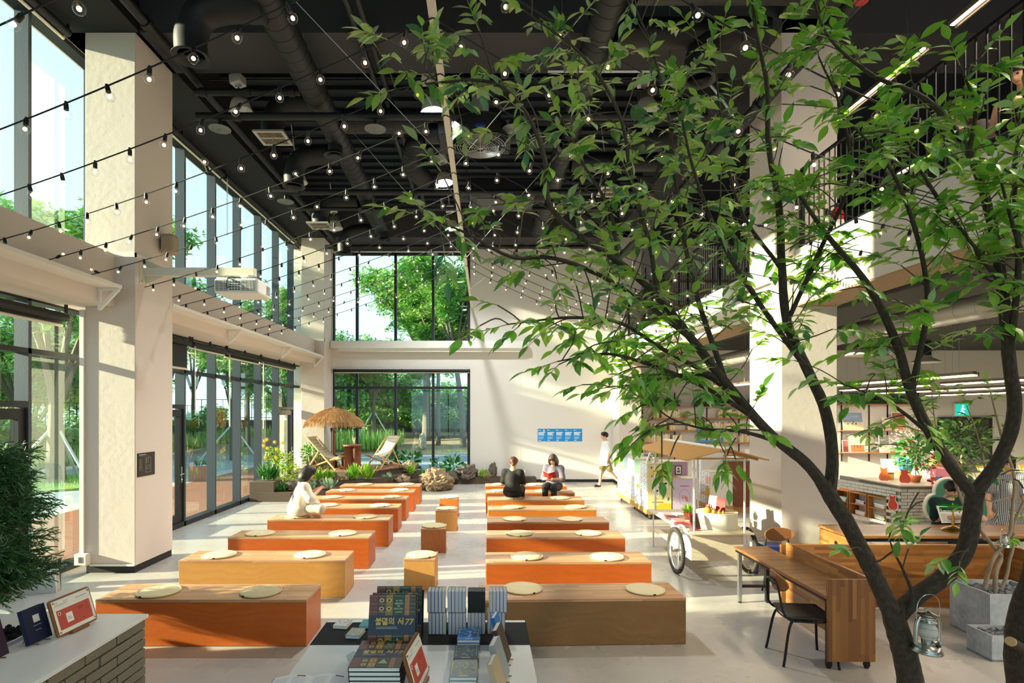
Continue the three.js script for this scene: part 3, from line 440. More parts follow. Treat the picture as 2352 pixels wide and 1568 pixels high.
const LB = [[-3.80, -1.73, 5.54], [-3.77, -1.71, 7.0], [-3.74, -1.67, 8.28], [-3.68, -1.61, 9.63], [-3.67, -1.63, 10.84], [-3.66, -1.63, 11.92], [-3.62, -1.6, 13.0], [-3.56, -1.57, 14.03]], LM = [0, 1, 2, 5, 2, 0, 2, 5], LC = [[-3.31, -2.26], [-3.38, -2.22], [-3.36, -2.12], [-3.26, -2.06], [-3.06, -2.02], [-3.24, -1.98], [-3.2, -1.96], [-3.0, -1.95]];
const RB = [[-0.04, 2.0, 5.6], [0.03, 2.06, 6.92], [0.045, 2.08, 8.28], [0.065, 2.1, 9.43], [0.09, 2.13, 10.64], [0.09, 2.11, 11.8], [0.06, 2.08, 12.86], [0.05, 2.07, 14.02]], RM = [-1, 2, 5, 5, 4, 4, 5, 0], RC = [[0.41, 1.67], [0.55, 1.56], [0.54, 1.58], [0.54, 1.48], [0.56, 1.78], [0.62, 1.62], [0.34, 1.4], [0.4, 1.3]];
const rowName = (k) => k === 0 ? 'nearest row' : k === 7 ? 'farthest row' : ORD[k] + ' row from the front';
LB.forEach(([a, b, d], k) => { bench(`${['reddish', 'light tan', 'orange', 'red-brown', 'orange', 'reddish', 'orange', 'red-brown'][k]} wooden box bench left of the aisle, ${rowName(k)}`, a, b, d, LM[k]); LC[k].forEach((x, j) => cushion(`round beige cushion on the ${j ? 'aisle' : 'window'} end of the left bench, ${rowName(k)}`, x, 0.46, -d - 0.25 + rr(-0.03, 0.03))); });
RB.forEach(([a, b, d], k) => { bench(`${['dark brown', 'orange', 'red-brown', 'red-brown', 'golden', 'golden', 'red-brown', 'reddish'][k]} wooden box bench right of the aisle, ${rowName(k)}`, a, b, d - (k === 0 ? 0.04 : 0), RM[k], k === 0 ? 0.035 : k === 1 ? 0.01 : 0); RC[k].forEach((x, j) => cushion(`round beige cushion on the ${j ? 'cart' : 'aisle'} end of the right bench, ${rowName(k)}`, x, 0.46, -d - 0.25 + rr(-0.03, 0.03))); });
[[-0.82, 7.3, 1], [-0.82, 9.21, 3], [-0.715, 10.9, 1], [-0.755, 12.4, 4]].forEach(([x, d, m], k) => {
  const w = ['nearest', 'second nearest', 'third nearest', 'farthest'][k], o = thing('box_stool', `square wooden box stool in the aisle, ${w} of four`, 'stool', [x, 0, -d - 0.2], k === 1 ? 0.03 : -0.02, 'box stools in the aisle');
  const v = M.ply[m].map.clone(); v.rotation = Math.PI / 2; v.needsUpdate = true; obj('box', cb(0.4, 0.37, 0.4, 0, 0, 0, 0.004), mat('#ffffff', 0.45, 0, { map: v }), o); obj('top', cb(0.404, 0.028, 0.404, 0, 0.37, 0, 0.004), M.stave, o);
  cushion(`round beige cushion on the ${w} aisle stool`, x, 0.398, -d - 0.2);
});
// ================================================================ the indoor trees
const leafG = (() => {   // pointed leaf along +y, folded along its midrib and drooping at the tip
  const prof = [[0, 0.03], [0.18, 0.15], [0.4, 0.215], [0.62, 0.18], [0.82, 0.09], [1, 0]], pos = [], idx = [];
  prof.forEach(([y, w]) => { const b = -0.16 * y * y; pos.push(-w, y, b + w * 0.28, 0, y, b, w, y, b + w * 0.28); });
  for (let i = 0; i < prof.length - 1; i++) { const a = i * 3; idx.push(a, a + 1, a + 4, a, a + 4, a + 3, a + 1, a + 2, a + 5, a + 1, a + 5, a + 4); }
  const g = new THREE.BufferGeometry(); g.setAttribute('position', new THREE.Float32BufferAttribute(pos, 3)); g.setIndex(idx); g.computeVertexNormals(); return g;
})();
const leafCols = ['#98cc48', '#84be3c', '#64a43c', '#b0d85a', '#a8cc88', '#4f8656', '#c4e272', '#88c048', '#a2d250'].map((c) => new THREE.Color(c));
const whiteLeaf = leafMat('#ffffff', 0.42), leafShared = leafCols.map((c) => { const m = leafMat('#ffffff', 0.42); m.color.copy(c); return m; });
const frameOf = (dir) => { const d = dir.clone().normalize(), s = V(-d.z, 0, d.x); if (s.lengthSq() < 1e-4) s.set(1, 0, 0); s.normalize(); const u = s.clone().cross(d).normalize(); return [s, d, u]; };
function spray(out, tw, p, dir, len, n, tone) {   // pinnate shoot: rachis with leaflet pairs and one at the tip
  const [s, d, u] = frameOf(dir), end = p.clone().addScaledVector(d, len).add(V(0, -len * 0.15, 0)); tw.st.push(rod(p, end, 0.0022, 4, 0.0012));
  const put1 = (q, dr, size, roll) => { const [a, b, c] = frameOf(dr), m = new THREE.Matrix4().makeBasis(a, b, c).multiply(new THREE.Matrix4().makeRotationY(roll)).scale(V(size, size, size)).setPosition(q); out.push({ m, p: q, c: Math.max(0, Math.min(8, tone + ri(3) - 1)) }); };
  for (let i = 0; i < n; i++) { const t = 0.25 + 0.7 * i / n, q = p.clone().lerp(end, t), z = rr(0.062, 0.1); for (const k of [-1, 1]) if (rnd() < 0.93) put1(q, d.clone().multiplyScalar(rr(0.5, 0.9)).addScaledVector(s, k * rr(0.7, 1)).addScaledVector(u, rr(-0.35, 0.25)).add(V(0, -0.2, 0)), z, rr(-0.6, 0.6)); }
  put1(end, d.clone().add(V(0, -0.2, 0)), rr(0.075, 0.105), rr(-0.5, 0.5));
}
function buildTree(o, limbs, leafLimbs, barkM, step, opt = {}) {
  const leaves = [], tw = []; tw.st = [];
  for (const l of limbs) { const p = l.map(([x, y, d]) => at(x, y, d)); obj('branch', taper(p, l.map((q) => q[3]), l[0][3] > 0.04 ? 14 : 8, 5, 0.12), barkM, o); }
  for (const [li, t0, dens, tone] of leafLimbs) {
    const l = limbs[li], c = new THREE.CatmullRomCurve3(l.map(([x, y, d]) => at(x, y, d)), false, 'centripetal'), L = c.getLength();
    for (let s = L * t0; s < L; s += step / dens) {
      const p = c.getPointAt(Math.min(1, s / L)), tg = c.getTangentAt(Math.min(1, s / L)), dir = V(rr(-1, 1), rr(-0.5, 0.9), rr(-1, 1)).normalize().multiplyScalar(0.9).addScaledVector(tg, 0.45).normalize(), len = rr(0.06, opt.twig ?? 0.3), e = p.clone().addScaledVector(dir, len), mid = p.clone().lerp(e, 0.5).add(V(rr(-0.02, 0.02), rr(-0.01, 0.03), rr(-0.02, 0.02)));
      tw.push(tube([p, mid, e], 0.0032, 6, 4)); spray(leaves, tw, e, dir.clone().add(V(0, -0.25, 0)), rr(0.09, 0.17), 2 + ri(3), tone + ri(4) - 1);
      if (rnd() < 0.75) spray(leaves, tw, mid, V(rr(-1, 1), rr(-0.8, 0.6), rr(-1, 1)).normalize(), rr(0.06, 0.14), 2 + ri(2), tone + ri(4) - 1);
    }
    const e = c.getPointAt(1); spray(leaves, tw, e, c.getTangentAt(1), 0.15, 3, tone);
  }
  for (const [x, y, d, dx, dy, tone] of opt.sprays ?? []) { const p = at(x, y, d), e = at(x + dx, y + dy, d); tw.push(tube([p, p.clone().lerp(e, 0.5).add(V(0, 0.01, 0)), e], 0.004, 6, 5)); spray(leaves, tw, e, e.clone().sub(p).add(V(0, 0, rr(0, 0.05))), 0.11, 3, tone); }
  const T = obj('twig', tw, M.twig, o); T.userData.kind = 'stuff'; obj('leaf_stalk', tw.st, M.stalk, o).userData.kind = 'stuff';
  const inFrame = (p) => { const d = -p.z, x = CX + p.x / d * FOC, y = CY - (p.y - EYE) / d * FOC; return d > 0.5 && x > 0 && x < 2352 && y > 0 && y < 1568 ? 1 / d : 0; };
  leaves.sort((a, b) => inFrame(b.p) - inFrame(a.p));
  const near = leaves.slice(0, 300), rest = leaves.slice(300);
  for (const l of near) { const m = put(new THREE.Mesh(leafG, leafShared[l.c]), 'leaf', o); m.matrixAutoUpdate = false; m.applyMatrix4(l.m); m.matrixAutoUpdate = true; }
  if (rest.length) { const im = new THREE.InstancedMesh(leafG, whiteLeaf, rest.length); rest.forEach((l, i) => { im.setMatrixAt(i, l.m); im.setColorAt(i, leafCols[l.c]); }); im.castShadow = im.receiveShadow = true; im.name = 'foliage'; im.userData.kind = 'stuff'; o.add(im); }
  console.log(o.name, leaves.length);
}
{
  const o = thing('indoor_tree', 'large leafy tree with forked dark trunk reaching over the benches', 'tree');
  const L = [
    /*0*/[[2110, 1700, 3.15, 0.078], [2096, 1590, 3.2, 0.072], [2078, 1500, 3.2, 0.064], [2060, 1440, 3.2, 0.06], [2050, 1400, 3.2, 0.057]],
    /*1*/[[2056, 1425, 3.2, 0.05], [2020, 1345, 3.2, 0.046], [1985, 1275, 3.2, 0.044], [1945, 1200, 3.2, 0.044], [1905, 1135, 3.2, 0.042], [1888, 1105, 3.2, 0.038]],
    /*2*/[[1893, 1115, 3.2, 0.034], [1850, 1062, 3.15, 0.03], [1790, 1015, 3.1, 0.027], [1735, 960, 3.05, 0.026], [1668, 880, 3.0, 0.025], [1590, 780, 2.95, 0.022], [1510, 680, 2.9, 0.02], [1420, 600, 2.85, 0.018], [1330, 540, 2.8, 0.016], [1262, 470, 2.8, 0.014], [1250, 360, 2.8, 0.012], [1205, 255, 2.8, 0.01], [1138, 192, 2.8, 0.009], [1005, 190, 2.8, 0.006], [905, 205, 2.8, 0.003]],
    /*3*/[[1905, 1135, 3.2, 0.034], [1912, 1050, 3.22, 0.031], [1895, 940, 3.25, 0.029], [1855, 850, 3.25, 0.027], [1808, 740, 3.25, 0.024], [1796, 620, 3.25, 0.021], [1790, 480, 3.2, 0.018], [1765, 330, 3.15, 0.015], [1762, 200, 3.1, 0.012], [1735, 60, 3.05, 0.01], [1720, -60, 3.0, 0.006]],
    /*4*/[[2052, 1420, 3.2, 0.05], [2105, 1368, 3.18, 0.046], [2170, 1322, 3.14, 0.044], [2215, 1268, 3.1, 0.043], [2232, 1190, 3.08, 0.042], [2240, 1130, 3.05, 0.04]],
    /*5*/[[2238, 1138, 3.05, 0.032], [2190, 1080, 3.05, 0.028], [2140, 1000, 3.05, 0.026], [2092, 900, 3.05, 0.022], [2060, 790, 3.05, 0.02], [1990, 650, 3.0, 0.016], [1900, 540, 2.95, 0.012], [1830, 440, 2.9, 0.008]],
    /*6*/[[2240, 1130, 3.05, 0.034], [2295, 1055, 3.0, 0.031], [2330, 950, 2.95, 0.03], [2318, 830, 2.9, 0.027], [2300, 650, 2.85, 0.023], [2275, 500, 2.8, 0.02], [2225, 350, 2.8, 0.016], [2130, 230, 2.75, 0.013], [2000, 170, 2.7, 0.01], [1900, 80, 2.7, 0.007], [1860, -30, 2.7, 0.004]],
    /*7*/[[1590, 780, 2.95, 0.014], [1460, 680, 2.8, 0.012], [1330, 610, 2.65, 0.011], [1250, 590, 2.6, 0.01], [1180, 592, 2.55, 0.009], [1060, 530, 2.5, 0.006], [950, 490, 2.45, 0.003]],
    /*8*/[[1510, 680, 2.9, 0.013], [1492, 560, 3.0, 0.012], [1452, 420, 3.1, 0.011], [1425, 270, 3.2, 0.01], [1345, 135, 3.3, 0.008], [1205, 25, 3.4, 0.004]],
    /*9*/[[1668, 880, 3.0, 0.016], [1590, 640, 3.2, 0.014], [1552, 420, 3.3, 0.012], [1535, 260, 3.4, 0.01], [1490, 90, 3.4, 0.008], [1430, -40, 3.4, 0.005]],
    /*10*/[[1735, 960, 3.05, 0.014], [1620, 890, 2.9, 0.012], [1500, 840, 2.75, 0.01], [1390, 812, 2.65, 0.007], [1280, 830, 2.6, 0.003]],
    /*11*/[[1650, 870, 3.0, 0.014], [1520, 800, 2.85, 0.011], [1420, 740, 2.7, 0.009], [1300, 730, 2.6, 0.006], [1165, 745, 2.55, 0.003]],
    /*12*/[[1855, 850, 3.25, 0.016], [1740, 690, 3.1, 0.014], [1650, 540, 3.0, 0.012], [1590, 380, 2.95, 0.009], [1560, 240, 2.9, 0.005]],
    /*13*/[[1808, 740, 3.25, 0.014], [1890, 560, 3.1, 0.012], [1950, 420, 3.0, 0.01], [1935, 260, 2.9, 0.007], [1880, 130, 2.9, 0.004]],
    /*14*/[[2092, 900, 3.05, 0.015], [2130, 700, 2.9, 0.013], [2100, 520, 2.75, 0.011], [2040, 380, 2.7, 0.008], [1960, 290, 2.65, 0.004]],
    /*15*/[[2300, 650, 2.85, 0.014], [2200, 520, 2.75, 0.011], [2120, 400, 2.7, 0.008], [2070, 290, 2.65, 0.004]],
    /*16*/[[2318, 830, 2.9, 0.016], [2340, 600, 2.75, 0.013], [2330, 420, 2.7, 0.01], [2345, 250, 2.7, 0.006]],
    /*17*/[[2140, 1000, 3.05, 0.012], [2050, 930, 3.0, 0.009], [1985, 900, 2.95, 0.006], [1930, 880, 2.9, 0.003]],
    /*18*/[[1790, 1015, 3.1, 0.013], [1700, 990, 3.0, 0.01], [1620, 985, 2.95, 0.008], [1540, 960, 2.9, 0.005], [1500, 930, 2.9, 0.003]],
    /*19*/[[1735, 960, 3.05, 0.012], [1610, 860, 3.25, 0.01], [1480, 880, 3.3, 0.008], [1390, 890, 3.3, 0.003]],
    /*20*/[[1420, 600, 2.85, 0.01], [1400, 480, 3.0, 0.009], [1330, 360, 3.1, 0.007], [1290, 270, 3.1, 0.004]],
    /*21*/[[1796, 620, 3.25, 0.012], [1700, 480, 3.4, 0.01], [1660, 300, 3.5, 0.008], [1640, 120, 3.5, 0.004]],
    /*22*/[[2225, 350, 2.8, 0.011], [2240, 250, 2.7, 0.008], [2205, 150, 2.65, 0.004]],
    /*23*/[[2060, 1440, 3.2, 0.02], [2095, 1378, 3.12, 0.012], [2075, 1310, 3.05, 0.009], [2052, 1265, 3.0, 0.006], [2042, 1235, 2.98, 0.003]],
    /*24*/[[2052, 1265, 3.0, 0.005], [2010, 1290, 2.98, 0.004], [1978, 1262, 2.96, 0.003]],
    /*25*/[[1138, 192, 2.8, 0.007], [1120, 130, 2.8, 0.006], [1100, 70, 2.75, 0.003]],
    /*26*/[[1005, 190, 2.8, 0.005], [975, 150, 2.8, 0.003], [985, 110, 2.8, 0.002]],
  ];
  buildTree(o, L, [[2, 0.3, 1, 3], [3, 0.3, 0.9, 1], [5, 0.25, 1, 1], [6, 0.3, 0.9, 1], [7, 0.2, 1, 3], [8, 0.15, 1.1, 4], [9, 0.1, 1.1, 4], [10, 0.2, 1.3, 1], [11, 0.2, 1.2, 2], [12, 0.1, 1.3, 3], [13, 0.1, 1.3, 2], [14, 0.1, 1.4, 1], [15, 0, 1.5, 1], [16, 0.15, 1.1, 1], [17, 0.3, 1, 1], [18, 0.3, 1.4, 1], [19, 0.2, 1.2, 1], [20, 0.1, 1.3, 3], [21, 0.1, 1.2, 3], [22, 0.1, 1.5, 1], [25, 0.3, 1.6, 4], [26, 0.2, 1.6, 4]], M.bark, 0.072, {
    sprays: [[1540, 960, 2.9, -60, 40, 1], [1520, 990, 2.9, 0, 60, 1], [1560, 1000, 2.9, -20, 45, 1], [1500, 960, 2.85, -40, 30, 1], [1490, 930, 2.9, -30, 10, 2], [1690, 1005, 3.0, -20, 40, 1], [1670, 1010, 3.0, 20, 45, 1], [1978, 1262, 2.96, -20, -3, 3], [2042, 1235, 2.98, 8, -20, 1], [2075, 1300, 3.05, 12, -40, 4], [2225, 1265, 3.0, -45, 12, 3], [2225, 1258, 2.98, -20, 30, 3], [1700, 990, 3, -30, -40, 3], [2120, 1150, 3.0, -30, 20, 2], [2110, 1130, 2.9, -30, 60, 2], [2330, 1100, 2.7, 20, 20, 1], [2300, 1090, 2.7, 40, -10, 1]],
  });
}
{ // trunk at the right edge with a sawn stub
  const o = thing('indoor_tree', 'thick bare trunk at the right edge with a sawn pale branch stub', 'tree');
  const l = [[2372, 1720, 2.95, 0.085], [2355, 1568, 3, 0.078], [2350, 1480, 3, 0.074], [2362, 1400, 3, 0.07], [2390, 1320, 2.95, 0.075], [2430, 1100, 2.9, 0.06], [2450, 800, 2.8, 0.045], [2420, 520, 2.75, 0.03], [2380, 330, 2.7, 0.02]];
  obj('branch', taper(l.map(([x, y, d]) => at(x, y, d)), l.map((q) => q[3]), 16, 6, 0.1), M.bark, o);
  const a = at(2350, 1490, 2.96), b = at(2322, 1473, 2.88); obj('stub', rod(a, b, 0.026, 14, 0.024), M.bark, o); obj('cut_face', rod(b, b.clone().lerp(a, -0.06), 0.024, 14, 0.023), mat('#c9a070', 0.8), o);
  const l2 = [[[2440, 900, 2.8, 0.02], [2400, 700, 2.7, 0.015], [2340, 560, 2.6, 0.01], [2300, 420, 2.55, 0.005]], [[2420, 520, 2.75, 0.015], [2360, 420, 2.6, 0.01], [2290, 380, 2.5, 0.005]]];
  buildTree(o, l2, [[0, 0.3, 1.1, 1], [1, 0.2, 1.2, 1]], M.bark, 0.11);
}
{ // slender twisted tree in the concrete planter
  const o = thing('indoor_tree', 'slender tree of twisted pale stems growing in the large concrete planter', 'tree'), D = 5.75;
  const L = [
    [[2262, 1352, D, 0.02], [2268, 1320, D, 0.019], [2278, 1290, D - 0.05, 0.018], [2300, 1255, D, 0.017], [2318, 1230, D, 0.016], [2325, 1170, D, 0.014], [2330, 1100, D, 0.012], [2300, 1000, D, 0.009], [2275, 900, D, 0.006]],
    [[2285, 1356, D, 0.022], [2288, 1310, D, 0.02], [2300, 1280, D + 0.05, 0.019], [2282, 1255, D, 0.017], [2250, 1215, D, 0.015], [2210, 1150, D, 0.012], [2180, 1060, D, 0.009], [2150, 980, D, 0.006], [2140, 900, D, 0.004]],
    [[2300, 1352, D, 0.016], [2312, 1322, D, 0.015], [2318, 1290, D, 0.014], [2328, 1250, D, 0.013], [2330, 1200, D + 0.05, 0.012], [2352, 1150, D, 0.01]],
    [[2262, 1240, D, 0.012], [2245, 1190, D, 0.011], [2250, 1140, D, 0.01], [2262, 1080, D, 0.008], [2245, 1000, D, 0.006], [2220, 930, D, 0.004]],
    [[2210, 1150, D, 0.008], [2215, 1100, D, 0.007], [2165, 1020, D, 0.005], [2080, 980, D, 0.004], [1990, 990, D, 0.002]],
    [[2320, 1140, D, 0.008], [2270, 1150, D, 0.006], [2230, 1100, D, 0.004]],
    [[2180, 1060, D, 0.006], [2110, 1030, D, 0.005], [2040, 1020, D, 0.003]],
  ];
  leafCols.length && buildTree(o, L, [[0, 0.55, 1.1, 4], [1, 0.6, 1.2, 4], [3, 0.4, 1.2, 5], [4, 0.2, 1, 3], [5, 0.3, 1.2, 4], [6, 0.2, 1, 4], [2, 0.6, 1, 3]], M.stem, 0.2, { twig: 0.16 });
  o.userData.label = 'slender tree of twisted pale stems in the large concrete planter';
}
// ================================================================ lettering
const JC = { ㄱ: [[0, 0, 1, 0, 1, 1]], ㄲ: [[0, 0, .4, 0, .4, 1], [.55, 0, 1, 0, 1, 1]], ㄴ: [[0, 0, 0, 1, 1, 1]], ㄷ: [[1, 0, 0, 0, 0, 1, 1, 1]], ㄹ: [[0, 0, 1, 0, 1, .5, 0, .5, 0, 1, 1, 1]], ㅁ: [[0, 0, 1, 0, 1, 1, 0, 1, 0, 0]], ㅂ: [[0, 0, 0, 1, 1, 1, 1, 0], [0, .5, 1, .5]], ㅅ: [[.5, 0, 0, 1], [.5, .3, 1, 1]], ㅇ: [[.5, 0, .85, .15, 1, .5, .85, .85, .5, 1, .15, .85, 0, .5, .15, .15, .5, 0]], ㅈ: [[0, 0, 1, 0, .5, .4, 0, 1], [.5, .4, 1, 1]], ㅊ: [[.4, 0, .6, 0], [0, .25, 1, .25, .5, .55, 0, 1], [.5, .55, 1, 1]], ㅋ: [[0, 0, 1, 0, 1, 1], [0, .5, 1, .5]], ㅌ: [[1, 0, 0, 0, 0, 1, 1, 1], [0, .5, 1, .5]], ㅍ: [[0, 0, 1, 0], [.3, 0, .3, 1], [.7, 0, .7, 1], [0, 1, 1, 1]], ㅎ: [[.4, 0, .6, 0], [0, .22, 1, .22], [.5, .4, .85, .55, .85, .85, .5, 1, .15, .85, .15, .55, .5, .4]] };
const JV = { ㅏ: 'v1', ㅐ: 'v1b', ㅑ: 'v2', ㅓ: 'w1', ㅔ: 'w1b', ㅕ: 'w2', ㅗ: 'o1', ㅛ: 'o2', ㅜ: 'u1', ㅠ: 'u2', ㅡ: 'e', ㅣ: 'i', ㅢ: 'ei' };
const LI = 'ㄱㄲㄴㄷㄸㄹㅁㅂㅃㅅㅆㅇㅈㅉㅊㅋㅌㅍㅎ', VI = 'ㅏㅐㅑㅒㅓㅔㅕㅖㅗㅘㅙㅚㅛㅜㅝㅞㅟㅠㅡㅢㅣ', TI = ' ㄱㄲㄳㄴㄵㄶㄷㄹㄺㄻㄼㄽㄾㄿㅀㅁㅂㅄㅅㅆㅇㅈㅊㅋㅌㅍㅎ';
function hangul(c, text, x, y, s, lw = s * 0.11) {   // Korean lettering drawn stroke by stroke
  c.lineWidth = lw; c.lineCap = 'round'; c.lineJoin = 'round';
  const st = (p, bx0, by0, bw, bh) => { c.beginPath(); for (let i = 0; i < p.length; i += 2) (i ? c.lineTo : c.moveTo).call(c, bx0 + p[i] * bw, by0 + p[i + 1] * bh); c.stroke(); };
  for (const ch of text) {
    const k = ch.charCodeAt(0) - 0xac00; if (k < 0 || k > 11171) { if (ch !== ' ') { c.font = `bold ${s}px sans-serif`; c.fillText(ch, x, y + s * 0.92); x += s * 0.62; } else x += s * 0.4; continue; }
    const l = LI[Math.floor(k / 588)], v = VI[Math.floor(k % 588 / 28)], t = TI[k % 28], vt = JV[v] ?? 'i', vert = /^[vwi]|ei/.test(vt), bot = t !== ' ', H = bot ? 0.56 : 0.92;
    const draw = (j, a, b, w, h) => (JC[j] ?? JC.ㅅ).forEach((p) => st(p, x + a * s, y + b * s, w * s, h * s));
    if (vert) { draw(l, 0.04, vt === 'ei' ? 0.02 : 0.06, 0.48, H * (vt === 'ei' ? 0.55 : 0.8)); const X = x + 0.76 * s, y1 = y + H * s; st([0, 0, 0, 1], X, y, 1, H * s); const ti = (q, d) => st([0, q, d, q], X, y, 0.2 * s, H * s); if (vt[0] === 'v') { ti(0.5, 1); if (vt[1] === '2') ti(0.3, 1); if (vt[2]) st([1, 0, 1, 1], X, y, 0.18 * s, H * s); } if (vt[0] === 'w') { ti(0.5, -1); if (vt[1] === '2') ti(0.3, -1); if (vt[2]) st([1, 0, 1, 1], X, y, 0.18 * s, H * s); } if (vt === 'ei') st([0, 0.8, 0.7, 0.8], x, y, s, H * s); }
    else { draw(l, 0.2, 0, 0.56, H * 0.5); const yy = y + H * s * (/^o/.test(vt) ? 0.95 : 0.68); st([0.02, 0, 0.94, 0], x, yy, s, 1); const d = H * s * 0.26; if (vt === 'o1') st([0.48, 0, 0.48, -1], x, yy, s, d); if (vt === 'u1') st([0.48, 0, 0.48, 1], x, yy, s, d); if (/2/.test(vt)) for (const q of [0.33, 0.63]) st([q, 0, q, vt[0] === 'o' ? -1 : 1], x, yy, s, d); }
    if (bot) draw(t, 0.18, 0.68, 0.6, 0.3);
    x += s * 1.06;
  }
}
const lines = (c, x, y, w, n, g, h = 2, col = '#888') => { c.fillStyle = col; for (let i = 0; i < n; i++) c.fillRect(x, y + i * g, w * (0.75 + 0.25 * hash(i, y)), h); };
// ================================================================ brick counter with white top, lower left
{
  const o = thing('brick_counter', 'grey-brown brick counter with white top in the lower left corner', 'counter', [0, 0, 0]), X1 = -2.4, X0 = -4.4, D0 = 1.2, D1 = 4.02;
  obj('core', bx(X0 + 0.04, X1 - 0.03, 0, 0.833, -D1 + 0.03, -D0 - 0.03), M.mortar, o); obj('worktop', cb(X1 - X0 + 0.03, 0.026, D1 - D0 + 0.03, (X0 + X1) / 2, 0.834, -(D0 + D1) / 2, 0.003), M.whiteGloss, o);
  const bl = 0.285, bh = 0.055, gap = 0.011, G = [0, 1, 2].map(() => boxUV(cb(0.05, bh, bl, 0, 0, 0, 0.004))), G2 = boxUV(cb(bl, bh, 0.05, 0, 0, 0, 0.004));
  for (let r = 0; r < 12; r++) { const y = 0.832 - 0.008 - (r + 1) * (bh + gap) + gap; for (let z = -D1 + 0.02 + (r % 2 ? bl / 2 + gap : bl / 2) - (r % 2 ? 0.145 : 0); z < -D0 - 0.9; z += bl + gap) { if (y < 0) continue; const zz = Math.max(z, -D1 + bl / 2 + 0.004); const m = put(new THREE.Mesh(G[ri(3)], M.brick), 'brick', o); m.position.set(X1 - 0.025 + rr(-0.003, 0.005), y, zz); }
    for (let x = X1 - bl / 2; x > X1 - 0.7; x -= bl + gap) { if (y < 0) continue; const m = put(new THREE.Mesh(G2, M.brick), 'brick', o); m.position.set(x - (r % 2 ? 0.14 : 0), y, -D1 + 0.025 + rr(-0.003, 0.003)); } }
}
// sign boards in wooden frames (quiz card)
const quizTex = canvas(660, 460, (c, w, h) => {
  c.fillStyle = '#e9e6de'; c.fillRect(0, 0, w, h); c.fillStyle = c.strokeStyle = '#1b1b1b'; hangul(c, '보고 듣고', 40, 34, 15); lines(c, 190, 40, 90, 1, 10, 5, '#333'); lines(c, 40, 66, 260, 2, 12, 4, '#555'); c.fillRect(40, 100, 580, 1); lines(c, 400, 60, 200, 1, 9, 6, '#222');
  c.fillStyle = '#c24a3a'; c.fillRect(40, 140, 580, 270); c.strokeStyle = '#8e2f26'; c.lineWidth = 2; for (const x of [150, 330, 385, 520]) { c.beginPath(); c.moveTo(x, 140); c.lineTo(x, 410); c.stroke(); }
  c.fillStyle = '#f0ede6'; c.beginPath(); c.arc(85, 185, 24, 0, 7); c.fill(); c.fillRect(180, 215, 110, 130); c.fillStyle = '#111'; c.beginPath(); c.ellipse(85, 185, 12, 17, 0, 0, 7); c.fill(); c.fillStyle = '#9a342a'; c.font = '28px sans-serif'; c.fillText('QUIZ', 185, 195); lines(c, 200, 270, 70, 4, 12, 4, '#555'); lines(c, 400, 190, 100, 3, 16, 8, '#7c281f'); lines(c, 532, 170, 70, 6, 30, 4, '#8e2f26'); lines(c, 55, 240, 80, 4, 12, 3, '#8e2f26'); c.fillStyle = '#1a0d0a'; c.beginPath(); c.ellipse(455, 365, 9, 7, 0, 0, 7); c.fill();
});
const quizM = mat('#ffffff', 0.6, 0, { map: quizTex }); quizM.userData.ownUV = true;
function signBoard(label, x, y, z, turn, w = 0.33, h = 0.235, lean = 0.3) {
  const o = thing('table_sign', label, 'sign', [x, y, z], turn), g = sub(o, 'board', [0, 0.012, 0.02], [-lean, 0, 0]);
  obj('frame', ext(rrect(w, h, 0.02), 0.012, 0.002).translate(0, h / 2, -0.014), M.walnut, g); const p = new THREE.PlaneGeometry(w - 0.02, h - 0.02).translate(0, h / 2, 0.003); obj('card', p, quizM, g, false);
  for (const [a, b] of [[-1, 0], [1, 0], [-1, 1], [1, 1]]) obj('stud', cyl(0.006, 0.006, 0.004, 0, 0, 0, 10).rotateX(Math.PI / 2).translate(a * (w / 2 - 0.022), h / 2 + (b ? 1 : -1) * (h / 2 - 0.022), 0.005), M.brass, g);
  obj('stand', [cb(0.14, 0.02, 0.08, 0, 0, 0.0, 0.004), cb(0.1, 0.15, 0.016, 0, 0.01, -0.035, 0.004).applyMatrix4(M4(0, 0, 0, -0.3))], M.walnut, o);
}
signBoard('wood-framed quiz card standing on the white brick counter', -2.69, 0.86, -3.74, 1.5);
// ---------------------------------------------------------------- books
function book(name, label, w, h, t, cover, p, rot, opt = {}) {   // stands with its spine at -x, front facing +z
  const o = thing(name, label, 'book', [0, 0, 0], 0, opt.group); o.position.set(...p); o.rotation.set(rot[0], rot[1], rot[2] ?? 0, 'YXZ'); bookParts(o, w, h, t, cover, opt); return o;
}
function bookParts(o, w, h, t, cover, opt = {}) {
  const c = 0.0025; obj('pages', bx(-w / 2 + 0.004, w / 2 - 0.005, 0.004, h - 0.004, -t / 2 + c, t / 2 - c), opt.pages ?? M.paper, o);
  obj('cover', [bx(-w / 2, w / 2, 0, h, t / 2 - c, t / 2), bx(-w / 2, w / 2, 0, h, -t / 2, -t / 2 + c), bx(-w / 2, -w / 2 + c, 0, h, -t / 2 + c, t / 2 - c)], cover, o);
  if (opt.front) obj('front_print', new THREE.PlaneGeometry(w, h).translate(0, h / 2, t / 2 + 0.0006), opt.front, o, false);
  if (opt.band) obj('title_patch', opt.band, opt.bandM, o);
}
function easel(o, h = 0.05) { obj('wire_stand', [-0.04, 0.04].map((x) => tube([[x, 0.004, 0.05], [x, 0.004, 0.0], [x, h, -0.012], [x, 0.004, -0.06]], 0.003, 14, 5)), M.brass, o); }
const whiteLine = mat('#d8d4cc', 0.7);
function standBook(label, x, y, z, turn, w, h, t, cover, opt = {}) { const o = thing('book', label, 'book', [x, y, z], turn), b = sub(o, 'volume', [0, 0.008, 0.015], [-(opt.lean ?? 0.28), 0, 0]); bookParts(b, w, h, t, cover, opt); easel(o, 0.07); return o; }
